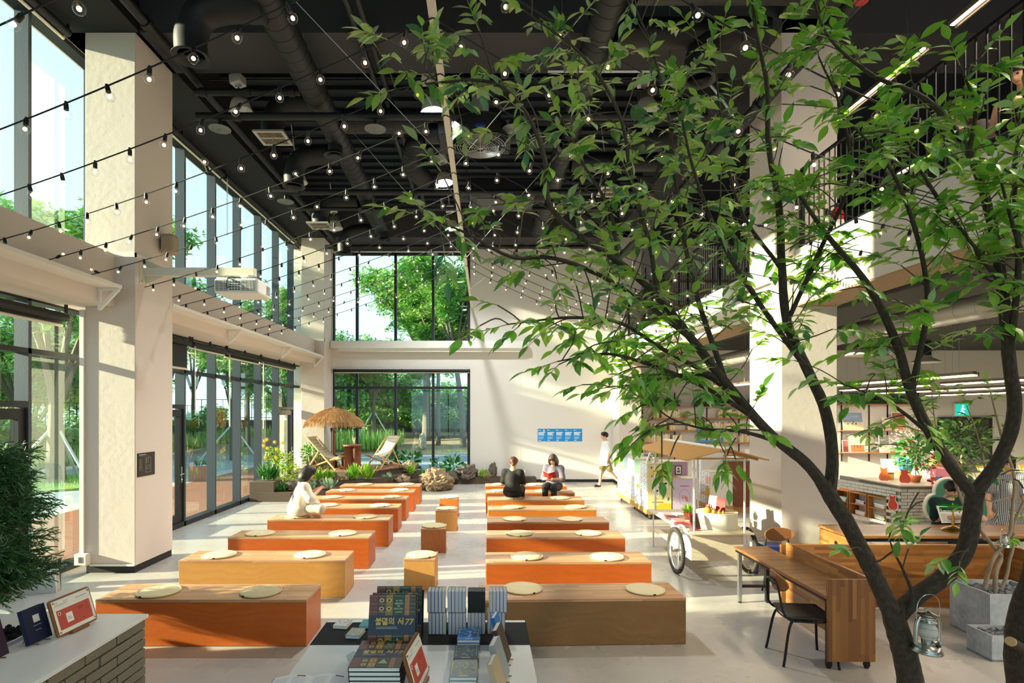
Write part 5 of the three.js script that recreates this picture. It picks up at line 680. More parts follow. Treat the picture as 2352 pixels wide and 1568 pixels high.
function lantern(label, p, s, turn, tilt) {
  const o = thing('hurricane_lantern', label, 'lantern', p.toArray(), turn); o.scale.setScalar(s); o.rotation.z = tilt;
  obj('tank', lathe([[0, 0], [0.078, 0], [0.082, 0.006], [0.08, 0.014], [0.074, 0.018], [0.072, 0.036], [0.05, 0.05], [0.03, 0.056], [0, 0.058]], 32), M.tin, o); obj('burner', [cyl(0.028, 0.03, 0.02, 0, 0.055, 0), cyl(0.012, 0.012, 0.03, 0.045, 0.045, 0.04)], M.tin, o);
  obj('globe', lathe([[0.026, 0.075], [0.042, 0.09], [0.051, 0.115], [0.046, 0.145], [0.034, 0.165], [0.03, 0.172]], 28), phys({ color: '#dcdad0', roughness: 0.75, transmission: 0.35, thickness: 0 }), o); obj('globe_guard', [0.1, 0.145].map((y) => new THREE.TorusGeometry(0.053, 0.0016, 5, 30).rotateX(Math.PI / 2).translate(0, y, 0)).concat([tube([[0.052, 0.14, 0.012], [0, 0.1, 0.056], [-0.052, 0.14, 0.012]], 0.0016, 14, 5)]), M.tin, o);
  obj('chimney', [lathe([[0.03, 0.17], [0.045, 0.175], [0.045, 0.182], [0.036, 0.186], [0.036, 0.196], [0.041, 0.199], [0.041, 0.206], [0.034, 0.21], [0.034, 0.218]], 28), lathe([[0.012, 0.234], [0.055, 0.222], [0.057, 0.218], [0.02, 0.226]], 28)], M.tin, o);
  for (const q of [-1, 1]) obj('side_tube', tube([[q * 0.06, 0.045, 0], [q * 0.088, 0.06, 0], [q * 0.094, 0.09, 0], [q * 0.084, 0.185, 0], [q * 0.07, 0.2, 0], [q * 0.036, 0.195, 0]], 0.0115, 34, 10), M.tin, o);
  obj('bail', tube([[-0.09, 0.19, 0], [-0.095, 0.23, 0], [-0.082, 0.3, 0], [-0.03, 0.335, 0], [0.03, 0.335, 0], [0.082, 0.3, 0], [0.095, 0.23, 0], [0.09, 0.19, 0]], 0.0024, 50, 6), M.chrome, o); obj('lift_ring', tube([[-0.016, 0.23, 0], [-0.018, 0.25, 0], [0, 0.262, 0], [0.018, 0.25, 0], [0.016, 0.23, 0]], 0.002, 20, 5), M.chrome, o); obj('cap', cyl(0.012, 0.012, 0.012, 0.02, 0.048, 0.05, 14), M.black, o);
}
lantern('silver hurricane lantern hanging from the near fork of the big tree', at(2128, 1497, 3.1), 0.93, 0.3, -0.06); lantern('small silver hurricane lantern hanging on the twisted planter tree', at(2308, 1256, 5.6), 0.55, 0.2, 0.03);
{ const o = thing('banker_lamp', 'green-shaded brass desk lamp on the reading table', 'lamp', [6.1, 0.75, -7.35]); obj('base', lathe([[0, 0], [0.13, 0], [0.13, 0.012], [0.1, 0.035], [0.045, 0.06], [0.02, 0.07], [0, 0.07]], 28), M.brass, o); obj('stem', [cyl(0.018, 0.015, 0.12, 0, 0.06, 0), cyl(0.009, 0.009, 0.2, 0, 0.16, 0)], M.brass, o); obj('shade', new THREE.CylinderGeometry(0.07, 0.07, 0.26, 20, 1, true, 0, Math.PI).rotateZ(Math.PI / 2).rotateX(Math.PI).translate(0, 0.34, 0), phys({ color: '#0c7a2c', roughness: 0.15, transmission: 0.25, thickness: 0, side: THREE.DoubleSide }), o); }

// ================================================================ book cart
{ const o = thing('book_cart', 'white wooden market cart with pitched roof and bicycle wheels', 'cart'), X0 = 2.83, X1 = 3.74;
  obj('counter_board', bx(X0, X1, 0.6, 0.622, -9.75, -7.8), M.birch, o); obj('front_board', cb(0.73, 0.37, 0.02, 3.265, 0.225, -7.9, 0.002), M.birch, o); obj('side_board', bx(2.9, 2.92, 0.225, 0.6, -8.75, -7.91), M.white, o); obj('side_board', bx(3.61, 3.63, 0.225, 0.6, -8.75, -7.91), M.white, o); obj('back_board', bx(2.92, 3.61, 0.225, 0.6, -8.75, -8.73), M.white, o); obj('bottom_board', bx(2.92, 3.61, 0.225, 0.24, -8.73, -7.92), M.birch, o);
  obj('lower_shelf', bx(2.88, 3.68, 0.28, 0.3, -9.7, -8.76), M.birch, o); for (const x of [2.9, 3.66]) obj('leg', cyl(0.014, 0.014, 0.6, x, 0, -9.65, 8), M.white, o);
  for (const [x, z] of [[2.92, -7.84], [3.62, -7.84], [2.92, -9.6], [3.64, -9.6]]) obj('post', cyl(0.016, 0.016, 1.03, x, 0.622, z, 10), M.white, o);
  const sl = [], roof = sub(o, 'roof'); for (const s of [-1, 1]) for (let i = 0; i < 26; i++) { const z = -7.62 - i * 0.1; obj('roof_board', (s > 0 ? bx(0, 0.57, 0, 0.014, -0.094, 0) : bx(-0.57, 0, 0, 0.014, -0.094, 0)).applyMatrix4(M4(3.3, 1.79, z, 0, 0, -0.27 * s)), M.oak, roof); }
  obj('ridge_cap', ext([[-0.06, -0.012], [0, 0.006], [0.06, -0.012], [0.06, 0.0], [0, 0.018], [-0.06, 0]], 2.62).translate(3.3, 1.8, -10.22), M.white, roof); obj('rafter', [-7.84, -9.6].flatMap((z) => [bar([3.3, 1.77, z], [2.8, 1.635, z], 0.03, 0.03), bar([3.3, 1.77, z], [3.8, 1.635, z], 0.03, 0.03), bar([2.9, 1.65, z], [3.66, 1.65, z], 0.025, 0.025)]), M.oak, roof);
  for (const x of [2.75, 3.77]) { const w = sub(o, 'wheel', [x, 0.325, -8.08]); const ty = new THREE.TorusGeometry(0.296, 0.028, 10, 48).rotateY(Math.PI / 2); obj('tyre', [ty, ...[...Array(60)].map((_, i) => { const a = i / 60 * 6.283; return bx(-0.022, 0.022, 0.318, 0.325, -0.006, 0.006).rotateX(a); })], mat('#3a352e', 0.85), w); obj('rim', new THREE.TorusGeometry(0.262, 0.014, 8, 48).rotateY(Math.PI / 2), M.chrome, w); obj('hub', rod([-0.05, 0, 0], [0.05, 0, 0], 0.028, 14), M.chrome, w); obj('spoke', [...Array(24)].map((_, i) => { const a = i / 24 * 6.283, b = a + (i % 2 ? 0.5 : -0.5); return rod([i % 4 < 2 ? 0.03 : -0.03, Math.cos(a) * 0.026, Math.sin(a) * 0.026], [0, Math.cos(b) * 0.26, Math.sin(b) * 0.26], 0.0016, 4); }), M.chrome, w); }
  obj('axle', rod([2.75, 0.325, -8.08], [3.77, 0.325, -8.08], 0.014, 8), M.steel, o); obj('mudguard', new THREE.TorusGeometry(0.345, 0.02, 6, 20, 2).rotateZ(0.2).rotateY(Math.PI / 2).translate(2.84, 0.325, -8.08), M.white, o); }
{ const o = thing('round_riser', 'white drum-shaped riser on the cart counter', 'riser', [3.4, 0.622, -8.24]); obj('drum', cyl(0.28, 0.28, 0.22, 0, 0, 0, 40), mat('#d6d1c4', 0.5), o); obj('top_disc', cyl(0.285, 0.285, 0.012, 0, 0.22, 0, 40), M.birch, o); }
const dollG = [lathe([[0, 0], [0.03, 0], [0.036, 0.02], [0.034, 0.045], [0.024, 0.062], [0.0215, 0.066]], 16), lathe([[0.0215, 0.066], [0.024, 0.075], [0.021, 0.092], [0.01, 0.102], [0, 0.104]], 16)];
[[3.22, -8.12, 1.25], [3.275, -8.04, 0.8], [3.34, -8.015, 0.62], [3.39, -8.0, 0.5], [3.29, -8.2, 1.0]].forEach(([x, z, s], i) => { const o = thing('nesting_doll', ['largest red and gold nesting doll on the white riser', 'second red and gold nesting doll beside the largest one', 'small red and gold nesting doll in the middle of the row', 'tiniest nesting doll at the right end of the row', 'silver-grey nesting doll behind the red ones'][i], 'doll', [x, 0.854, z]); o.scale.setScalar(s); obj('body', dollG[0].clone(), i === 4 ? M.steel : mat('#c8921f', 0.3), o); obj('head', dollG[1].clone(), i === 4 ? M.steel : mat('#c01818', 0.3), o); obj('face', sph(0.014, 0, 0.083, 0.013, 10), mat('#e8c8a0', 0.5), o); });
const redC = mat('#a3262a', 0.55), pinkC = mat('#d98f88', 0.6);
standBook('red hardcover standing on the white riser', 3.44, 0.854, -8.2, -0.7, 0.13, 0.19, 0.02, redC); standBook('pale red hardcover standing behind the nesting dolls', 3.36, 0.854, -8.3, -0.9, 0.13, 0.21, 0.02, pinkC);
standBook('red-bordered book with a grey picture on a wire stand on the cart', 3.0, 0.622, -8.0, 0.5, 0.17, 0.23, 0.02, redC, { band: bx(-0.065, 0.065, 0.03, 0.2, 0.01, 0.0115), bandM: mat('#4a4540', 0.8) });
[[2.95, -8.3, redC, 'red'], [2.95, -8.55, pinkC, 'pink'], [2.96, -8.85, mat('#7c3a4e', 0.6), 'plum'], [3.15, -9.1, M.paper, 'white'], [2.97, -9.2, mat('#c9a9a4', 0.6), 'pale rose']].forEach(([x, z, c, n], i) => { flatStack((k) => `${n} book lying flat on the cart, ${k ? 'upper' : 'lower'} of two`, x, z, 0.16, 0.22, 0.02, 2, [c, null], rr(-0.2, 0.2), 0.622); });
function tuftPlant(o, n, h, spread, cols, y0 = 0, blade = 0.3) { const g = leafG.clone().scale(blade, 1, blade), im = new THREE.InstancedMesh(g, leafMat('#ffffff', 0.3), n); for (let i = 0; i < n; i++) { const a = rr(0, 6.283), t = rr(0.15, 1.1); im.setMatrixAt(i, M4(rr(-1, 1) * spread, y0 + rr(0, 0.3) * h, rr(-1, 1) * spread, 0, a, 0).multiply(M4(0, 0, 0, t, 0, 0, h * rr(0.6, 1.1)))); im.setColorAt(i, cols[ri(cols.length)]); } im.castShadow = im.receiveShadow = true; im.name = 'foliage'; im.userData.kind = 'stuff'; o.add(im); }
const bright = ['#9acb2a', '#84bd2c', '#b5d84a', '#6fae2a'].map((c) => new THREE.Color(c)), deep = ['#2f7a2a', '#3f8f30', '#256428', '#4c9a38'].map((c) => new THREE.Color(c)), pale = ['#a9c7a0', '#c4d8b4', '#8fb48a'].map((c) => new THREE.Color(c)), yellowGreen = ['#c6cf2e', '#e0c92a', '#a8c430', '#8fb92e'].map((c) => new THREE.Color(c));
const potG = lathe([[0, 0], [0.045, 0], [0.062, 0.085], [0.068, 0.085], [0.068, 0.105], [0.058, 0.105], [0, 0.095]], 22);
{ const o = thing('potted_fern', 'bright green fern in a terracotta pot on the cart', 'plant', [3.2, 0.622, -8.85]); obj('pot', potG.clone(), M.terracotta, o); tuftPlant(o, 90, 0.14, 0.04, bright, 0.09); }
{ const o = thing('potted_fern', 'trailing bright green plant behind the riser on the cart', 'plant', [3.66, 0.622, -8.75]); obj('pot', potG.clone(), M.white, o); tuftPlant(o, 90, 0.15, 0.06, bright, 0.12); }
{ const o = thing('plastic_stool', 'blue plastic stool beside the sunlit column behind the cart wheel', 'stool', [4.03, 0, -7.9]); obj('seat', cb(0.3, 0.03, 0.3, 0, 0.42, 0, 0.01), M.blue, o); for (const [x, z] of [[-1, -1], [1, -1], [-1, 1], [1, 1]]) obj('leg', bar([x * 0.125, 0.42, z * 0.125], [x * 0.15, 0, z * 0.15], 0.04, 0.04), M.blue, o); many('side', [0, 1, 2, 3].map((k) => ext([[-0.13, 0.3], [0.13, 0.3], [0.14, 0.42], [-0.14, 0.42]], 0.01).translate(0, 0, 0.135).rotateY(k * Math.PI / 2)), M.blue, o); }

// ================================================================ drawer cabinets on wheeled bases
function cabinet(label, x0, x1, secs, palette, facing) {   // sections along depth: [d0, d1, top height, end colour]
  const o = thing('drawer_cabinet', label, 'cabinet'), d0 = secs[0][0], d1 = secs[secs.length - 1][1]; obj('base', cb(x1 - x0 + 0.03, 0.1, d1 - d0 + 0.03, (x0 + x1) / 2, 0.11, -(d0 + d1) / 2, 0.004), M.oak, o);
  for (const [x, z] of [[x0 + 0.08, -d0 - 0.08], [x1 - 0.08, -d0 - 0.08], [x0 + 0.08, -d1 + 0.08], [x1 - 0.08, -d1 + 0.08], [x0 + 0.08, -(d0 + d1) / 2]]) obj('caster', [rod([x - 0.015, 0.045, z], [x + 0.015, 0.045, z], 0.045, 14), bx(x - 0.03, x + 0.03, 0.085, 0.11, z - 0.03, z + 0.03)], M.steel, o);
  for (const [a, b, h, endC] of secs) { const body = obj('carcass', bx(x0 + 0.012, x1, 0.21, h, -b, -a), endC, o), n = Math.round((h - 0.21) / 0.095), dh = (h - 0.225) / n, cols = 2, cw = (b - a - 0.02) / cols; obj('top_board', bx(x0, x1 + 0.005, h, h + 0.012, -b, -a + 0.004), M.birch, o);
    for (let c = 0; c < cols; c++) for (let r = 0; r < n; r++) { const z = -a - 0.01 - cw * (c + 0.5), y = 0.218 + r * dh; const dr = obj('drawer', bx(x0 - 0.004, x0 + 0.012, y, y + dh - 0.007, z - cw / 2 + 0.004, z + cw / 2 - 0.004), palette[hash(r * 3 + c, a * 10) > 0.72 ? 1 + ri(palette.length - 1) : 0], o); obj('knob', bx(x0 - 0.012, x0 - 0.004, y + dh * 0.4, y + dh * 0.55, z - 0.012, z + 0.012), mat('#3a3f4a', 0.5), dr); } }
  return o;
}
const drw = ['#e9e6e0', '#dfe7ea', '#f0d95a', '#e3d7b8', '#e8b79a'].map((c) => mat(c, 0.6));
cabinet('long row of white card-drawer cabinets on a wooden wheeled base', 3.5, 4.02, [[12.1, 12.65, 1.18, mat('#e3d9a6', 0.6)], [12.65, 13.15, 0.86, mat('#e0c930', 0.6)], [13.15, 13.7, 1.2, mat('#a9cdb6', 0.6)], [13.7, 14.2, 0.86, mat('#e0a83a', 0.6)], [14.2, 14.75, 1.24, mat('#c3d3e2', 0.6)]], drw);
cabinet('lilac cabinet with flower emblem beside the yellow one', 4.05, 4.55, [[12.1, 12.6, 0.86, mat('#cdb6cf', 0.6)], [12.6, 13.1, 1.18, mat('#b898b4', 0.6)]], drw);
{ const t = canvas(300, 520, (c, w, h) => { c.fillStyle = '#e6dba4'; c.fillRect(0, 0, w, h); c.fillStyle = '#f0cf1e'; c.beginPath(); c.ellipse(145, 95, 100, 46, 0, 0, 7); c.fill(); c.fillStyle = c.strokeStyle = '#2a2620'; hangul(c, '도감 시리즈', 82, 96, 26, 3.5); lines(c, 75, 74, 140, 1, 9, 10, '#2a2620'); for (let i = 0; i < 5; i++) { const x = i < 3 ? 52 + i * 68 : 78 + (i - 3) * 84, y = i < 3 ? 200 : 285; c.fillStyle = '#f4f2ea'; c.fillRect(x, y, 62, 82); c.fillStyle = '#23211e'; c.beginPath(); c.ellipse(x + 40, y + 20, 18, 12, 0, 0, 7); c.fill(); for (let k = 0; k < 9; k++) { c.fillStyle = ['#3a3f2a', '#8a2f22', '#30302c'][k % 3]; c.fillRect(x + hash(i, k) * 54, y + 34 + hash(k, i) * 44, 6, 6); } } c.fillStyle = '#c0392b'; c.beginPath(); c.arc(50, 36, 13, 0, 7); c.fill(); c.fillStyle = '#b9568e'; c.beginPath(); c.arc(55, 135, 12, 0, 7); c.fill(); c.fillStyle = '#6b7a3c'; c.beginPath(); c.ellipse(262, 400, 12, 24, 0.2, 0, 7); c.fill(); c.strokeStyle = '#b8862b'; hangul(c, '고르는 재미', 80, 390, 24, 3); lines(c, 60, 432, 170, 1, 8, 14, '#b8862b'); c.fillStyle = '#efc52c'; c.beginPath(); c.ellipse(230, 510, 130, 60, 0, 0, 7); c.fill(); }), m = mat('#ffffff', 0.6, 0, { map: t }); m.userData.ownUV = true;
  const o = thing('cabinet_poster', 'yellow printed poster of small books on the end of the nearest drawer cabinet', 'poster', [3.765, 0.215, -12.092]); obj('sheet', bx(-0.255, 0.255, 0, 0.955, -0.004, 0), M.paper, o); obj('print', new THREE.PlaneGeometry(0.51, 0.955).translate(0, 0.4775, 0.001), m, o, false);
  const t2 = canvas(260, 330, (c, w, h) => { c.fillStyle = '#d2bcd6'; c.fillRect(0, 0, w, h); c.strokeStyle = '#8a6a92'; c.lineWidth = 3; c.beginPath(); c.ellipse(130, 200, 62, 88, 0, 0, 7); c.stroke(); for (let i = 0; i < 14; i++) { c.fillStyle = ['#c0586a', '#d98a6a', '#7a8a5a', '#b06a9a'][i % 4]; c.beginPath(); c.arc(130 + (hash(i, 1) - 0.5) * 70, 210 + (hash(1, i) - 0.5) * 70, 7 + 6 * hash(i, 2), 0, 7); c.fill(); } lines(c, 80, 70, 100, 1, 9, 8, '#7a5a82'); }), m2 = mat('#ffffff', 0.6, 0, { map: t2 }); m2.userData.ownUV = true;
  const q = thing('cabinet_poster', 'lilac flower poster on the end of the low cabinet', 'poster', [4.3, 0.215, -12.092]); obj('sheet', bx(-0.24, 0.24, 0, 0.64, -0.004, 0), M.paper, q); obj('print', new THREE.PlaneGeometry(0.48, 0.64).translate(0, 0.32, 0.001), m2, q, false); }
{ const o = thing('picture_frame', 'small picture in a dark purple frame above the lilac cabinet', 'frame', [4.34, 0.9, -12.585]); obj('frame', [bx(-0.075, 0.075, 0, 0.2, -0.01, 0.0)], mat('#3f1f4a', 0.4), o); obj('picture', bx(-0.055, 0.055, 0.02, 0.18, 0, 0.004), M.paper, o); obj('motif', [bx(-0.03, 0.03, 0.05, 0.09, 0.004, 0.0055), bx(-0.02, 0.02, 0.11, 0.15, 0.004, 0.0055)], mat('#57523a', 0.8), o); }
[[3.62, 1.192, -12.3, 'white'], [3.65, 1.212, -13.4, 'green-backed'], [3.65, 1.252, -14.4, 'blue-backed']].forEach(([x, y, z, c], i) => { const o = thing('shelf_sign', `${c} slanted sign card on the ${['near', 'middle', 'far'][i]} drawer cabinet top`, 'sign', [x, y, z], 0.5); obj('card', ext([[-0.12, 0], [0.02, 0], [0.1, 0.22], [-0.02, 0.22]], 0.02, 0.002), M.paper, o); obj('mark', [[-0.05, 0.05], [-0.01, 0.11], [0.03, 0.17]].map(([a, b]) => bx(a, a + 0.03, b, b + 0.03, 0.0225, 0.024)), M.black, o); });
{ const o = thing('potted_fern', 'small bright plant in a white pot on the near drawer cabinet', 'plant', [3.8, 1.192, -12.45]); obj('pot', potG.clone(), M.white, o); tuftPlant(o, 90, 0.16, 0.04, bright, 0.09); }
[[3.7, -13.55], [3.78, -13.6], [3.86, -13.5], [3.72, -14.6], [3.8, -14.55]].forEach(([x, z], i) => { const o = thing('small_bottle', `small glass bottle on the drawer cabinets, ${ORD[i]} from the front`, 'bottle', [x, i < 3 ? 1.212 : 1.252, z]); obj('body', lathe([[0, 0], [0.03, 0], [0.032, 0.01], [0.032, 0.08], [0.014, 0.11], [0.014, 0.13]], 14), M.clear, o); obj('stopper', cyl(0.016, 0.016, 0.03, 0, 0.125, 0, 10), [M.paper, M.gold, M.green, M.paper, M.red][i], o); });
cabinet('white card-drawer cabinet farther back beside the brown cupboard', 5.05, 5.55, [[12.6, 13.1, 0.95, M.white], [13.1, 13.7, 1.35, M.white]], drw);
{ const o = thing('cupboard', 'brown veneer cupboard behind the cart posts', 'cupboard', [6.0, 0, -13.2]); obj('body', cb(0.86, 1.05, 0.6, 0, 0.12, 0, 0.004), M.shelfWood, o); obj('worktop', cb(0.92, 0.03, 0.66, 0, 1.17, 0, 0.004), mat('#7f9a86', 0.5), o); obj('plinth', bx(-0.4, 0.4, 0, 0.12, -0.27, 0.27), M.oak, o); obj('door', [bx(-0.42, -0.005, 0.14, 1.15, 0.3, 0.312)], M.redwood, o); obj('door', [bx(0.005, 0.42, 0.14, 1.15, 0.3, 0.312)], M.redwood, o); }
flatStack((k) => `pale booklet on the brown cupboard, ${k ? 'upper' : 'lower'} of two`, 5.9, -13.25, 0.2, 0.26, 0.02, 2, [M.paper, null], 0.3, 1.2); standBook('white booklet standing on the brown cupboard', 6.2, 1.2, -13.2, 0.1, 0.16, 0.22, 0.015, M.paper);
// ================================================================ shelves on the back wall
const spineM = ['#d9c9a6', '#e3d6b8', '#cdb98f', '#e9e0cc', '#d2b98a', '#c9a86f'].map((c) => mat(c, 0.75)), spineG = bx(-0.5, 0.5, 0, 1, -0.5, 0.5);
function shelving(name, label, x0, x1, ys, uprights) { const o = thing(name, label, 'shelf'); for (const y of ys) obj('shelf_board', cb(x1 - x0, 0.035, 0.26, (x0 + x1) / 2, y - 0.035, -18.36, 0.003), M.shelfWood, o); for (const x of uprights) obj('upright', bx(x - 0.015, x + 0.015, ys[ys.length - 1] - 0.3, ys[0] + 0.45, -18.5, -18.47), M.black, o); return o; }
shelving('wall_shelf', 'wooden wall shelves of pale books behind the cart roof', 5.08, 9.6, [2.47, 2.1, 1.7, 1.31, 0.9], [5.2, 6.25, 7.3, 8.35, 9.4]);
shelving('wall_shelf', 'wooden wall shelves of framed photographs behind the brick counter', 11.5, 14.3, [2.55, 1.7, 0.98], [11.7, 12.6, 13.2, 14.2]);
shelving('wall_shelf', 'bookshelf on the mezzanine seen through the far railing', 5.2, 9.6, [6.55, 6.15, 5.75, 5.35, 4.95], [5.3, 6.4, 7.5, 8.6, 9.5]);
function bookRow(label, x, xe, y, group, z = -18.36) { while (x < xe) { const w = rr(0.02, 0.05), h = rr(0.2, 0.28), o = put(new THREE.Mesh(spineG, spineM[ri(6)]), 'shelf_book'); o.scale.set(w, h, rr(0.15, 0.19)); o.position.set(x + w / 2, y, z); tag(o, label, 'book', group); x += w + (rnd() < 0.06 ? 0.09 : 0.002); } }
[[5.5, 6.3, 2.1], [7.6, 8.4, 2.1], [8.6, 9.3, 2.1], [5.4, 6.2, 1.7], [6.6, 8.3, 1.7], [5.2, 6.4, 1.31], [8.3, 9.3, 1.31]].forEach(([a, b, y]) => bookRow(`pale-spined book on the ${y > 2 ? 'second' : y > 1.5 ? 'third' : 'fourth'} wall shelf from the top behind the cart, ${(a + b) / 2 < 6.6 ? 'left' : 'right'} part`, a, b, y, 'pale books on the shelves behind the cart'));
[[5.4, 6.2, 6.15], [6.6, 8, 5.75], [5.5, 7.0, 5.35], [7.2, 8.9, 5.35], [5.4, 7.6, 4.95]].forEach(([a, b, y]) => bookRow(`pale-spined book on the ${y > 6 ? 'second' : y > 5.6 ? 'third' : y > 5.2 ? 'fourth' : 'lowest'} mezzanine shelf, ${(a + b) / 2 < 6.9 ? 'left' : 'right'} part`, a, b, y, 'books on the mezzanine shelf'));
[[5.9, 0.9, 'far left'], [7.35, 1.0, 'middle'], [8.95, 0.6, 'right']].forEach(([x, w, n]) => { const o = thing('shelf_greenery', `bushy green plants on the top shelf behind the cart, ${n} clump`, 'plant', [x, 2.47, -18.33]); obj('trough', cb(w, 0.06, 0.16, 0, 0, 0, 0.004), M.black, o); const g = [...Array(1)]; for (let k = 0; k < 3; k++) { const s = sub(o, 'clump', [(k - 1) * w * 0.3, 0.03, 0]); tuftPlant(s, 130, 0.22, w * 0.16, deep.concat(bright[3]), 0.02, 0.4); } });
{ const o = thing('shelf_greenery', 'dark green plants on the top shelf above the framed photographs', 'plant', [12.8, 2.55, -18.33]); obj('trough', cb(1.8, 0.06, 0.16, 0, 0, 0, 0.004), M.black, o); tuftPlant(o, 300, 0.2, 0.1, deep, 0.03, 0.4); o.children[1].scale.x = 9; }
{ const o = thing('blue_frame', 'bright blue rectangular display frame standing on the shelves', 'frame', [7.3, 1.31, -18.2]); obj('frame', [bx(-0.42, 0.42, 0, 0.07, -0.03, 0.03), bx(-0.42, 0.42, 0.39, 0.45, -0.03, 0.03), bx(-0.42, -0.36, 0.07, 0.39, -0.03, 0.03), bx(0.36, 0.42, 0.07, 0.39, -0.03, 0.03)], mat('#1f7fc4', 0.5), o); obj('lettering', [bx(-0.02, 0.3, 0.41, 0.43, 0.03, 0.032)], M.paper, o); }
{ const o = thing('potted_fern', 'tiny terracotta pot on the wall shelf beside the trunk', 'plant', [6.55, 2.1, -18.3]); obj('pot', potG.clone(), M.terracotta, o); tuftPlant(o, 30, 0.1, 0.03, deep, 0.09); }
const photoM = (a, b, k) => { const m = mat('#ffffff', 0.6, 0, { map: canvas(128, 128, (c) => { for (let y = 0; y < 128; y++) { c.fillStyle = y < 62 + 10 * hash(k, 1) ? a : b; c.fillRect(0, y, 128, 1); } c.fillStyle = '#3a302a'; for (let i = 0; i < 5; i++) c.fillRect(20 + hash(i, k) * 80, 62 + hash(k, i) * 20, 5, 12); c.fillStyle = 'rgba(255,255,255,.25)'; for (let i = 0; i < 8; i++) c.fillRect(hash(i, k + 3) * 100, hash(k, i + 9) * 50, 40, 5); }) }); m.userData.ownUV = true; return m; };
[[1938, 1985, 947, 989, '#7f93ad', '#d8c3a0', 'wide seascape photograph leaning on the upper shelf by the column'], [2029, 2049, 960, 989, '#d9cbb0', '#c0ab8c', 'small pale photograph on the upper shelf'], [2052, 2083, 948, 989, '#8a4a2a', '#c08a5a', 'reddish town photograph on the upper shelf'], [1937, 1951, 1018, 1046, '#b05a4a', '#8a3a30', 'red portrait photograph on the lower shelf by the column'], [1955, 1988, 1007, 1046, '#d5cdbd', '#b9784a', 'photograph of two small figures on the lower shelf'], [2022, 2046, 1007, 1046, '#6d6a64', '#c9c0ae', 'grey photograph on the lower shelf behind the leaves']].forEach(([x0, x1, y0, y1, a, b, l], k) => {
  const w = (x1 - x0) * 18.25 / FOC, h = (y1 - y0) * 18.25 / FOC, yb = k < 3 ? 1.7 : 0.98, p = at((x0 + x1) / 2, y1, 18.25), o = thing('photo_print', l, 'picture', [p.x, yb, -18.27]); const g = sub(o, 'panel', [0, 0, 0], [-0.12, 0, 0]); obj('mount', bx(-w / 2, w / 2, 0, h, -0.012, 0), M.paper, g); obj('photo', new THREE.PlaneGeometry(w - 0.03, h - 0.03).translate(0, h / 2, 0.002), photoM(a, b, k + 2), g, false); });
// ================================================================ brick book counters in the shop
function brickWall(o, L, y0, y1, skip, m = M.whiteBrick) { const bl = 0.215, bh = 0.052, gp = 0.01, G = bx(-bl / 2, bl / 2, 0, bh, -0.012, 0), Gh = bx(-bl / 4 + 0.003, bl / 4 - 0.003, 0, bh, -0.012, 0); let r = 0; for (let y = y0; y + bh < y1; y += bh + gp, r++) for (let x = (r % 2 ? 0 : bl / 2); x < L; x += bl + gp) { if (skip && skip(x, y)) continue; if (x + bl / 2 > L + 0.01 && x > L) continue; const b = put(new THREE.Mesh(x < bl / 4 || x > L - bl / 3 ? Gh : G, m), 'brick', o); b.position.set(x < bl / 4 ? bl / 4 : Math.min(x, L - bl / 4), y, 0.012); } }
{ const o = thing('book_counter', 'white brick book counter with wooden cubbyholes deep in the shop', 'counter', [7.9, 0, -10.7]);
  obj('core', [bx(0.0, 2.6, 0.1, 0.88, -1.2, -0.02)], M.whiteMortar, o); obj('worktop', cb(2.75, 0.025, 1.35, 1.32, 0.885, -0.62, 0.003), mat('#b7aa98', 0.3), o); const f = sub(o, 'front_face'); brickWall(f, 2.6, 0.1, 0.88);
  const s = sub(o, 'shelf_side', [-0.228, 0, -1.886], [0, -Math.PI / 2 + 0.12, 0]);
  obj('side_core', bx(0.0, 1.9, 0.12, 0.88, -0.3, -0.28), M.whiteMortar, s); brickWall(s, 1.9, 0.1, 0.88, (x, y) => x > 0.1 && x < 1.6 && y > 0.14 && y < 0.6);
  for (let k = 0; k < 3; k++) { const x0 = 0.13 + k * 0.5; obj('cubby', [bx(x0, x0 + 0.43, 0.14, 0.155, -0.28, 0.01), bx(x0, x0 + 0.43, 0.365, 0.38, -0.28, 0.01), bx(x0, x0 + 0.43, 0.595, 0.61, -0.28, 0.01), bx(x0 - 0.012, x0, 0.14, 0.61, -0.28, 0.01), bx(x0 + 0.43, x0 + 0.442, 0.14, 0.61, -0.28, 0.01), bx(x0, x0 + 0.43, 0.155, 0.595, -0.28, -0.27)], M.shelfWood, s); }
  many('caster', [0.3, 1.6].map((x) => rod([-x * 0.25 - 0.02, 0.05, -x], [-x * 0.25 + 0.02, 0.05, -x], 0.05, 14)), M.steel, o); }
{ const cs = ['#7fb08f', '#6a3a9a', '#d9d5cc', '#4a7fb8', '#d98a7a', '#8a9a4a'], ns = ['mint green', 'purple', 'white and red', 'pale blue', 'salmon', 'olive green'], u = V(-0.119, 0, -0.993), nrm = V(-0.993, 0, 0.119);
  for (let k = 0; k < 6; k++) { const c = 2 - k % 3, row = k < 3 ? 0.38 : 0.155, b = V(7.9, 0, -10.7).addScaledVector(u, 0.34 + c * 0.5 + 0.21).addScaledVector(nrm, -0.13); for (let i = 0; i < 4; i++) { const o = thing('booklet', `${ns[k]} booklet, ${['lowest', 'second', 'third', 'topmost'][i]} in the ${k < 3 ? 'upper' : 'lower'} ${['right', 'middle', 'left'][c]} cubbyhole of the brick counter`, 'book', [b.x, row + i * 0.021, b.z], rr(-0.1, 0.1), 'booklets in the brick counter cubbyholes'); obj('cover', cb(0.16, 0.019, 0.3, 0, 0, 0, 0.002), mat(cs[k], 0.7), o); obj('pages', bx(-0.081, -0.078, 0.003, 0.016, -0.14, 0.14), M.paper, o); } } }
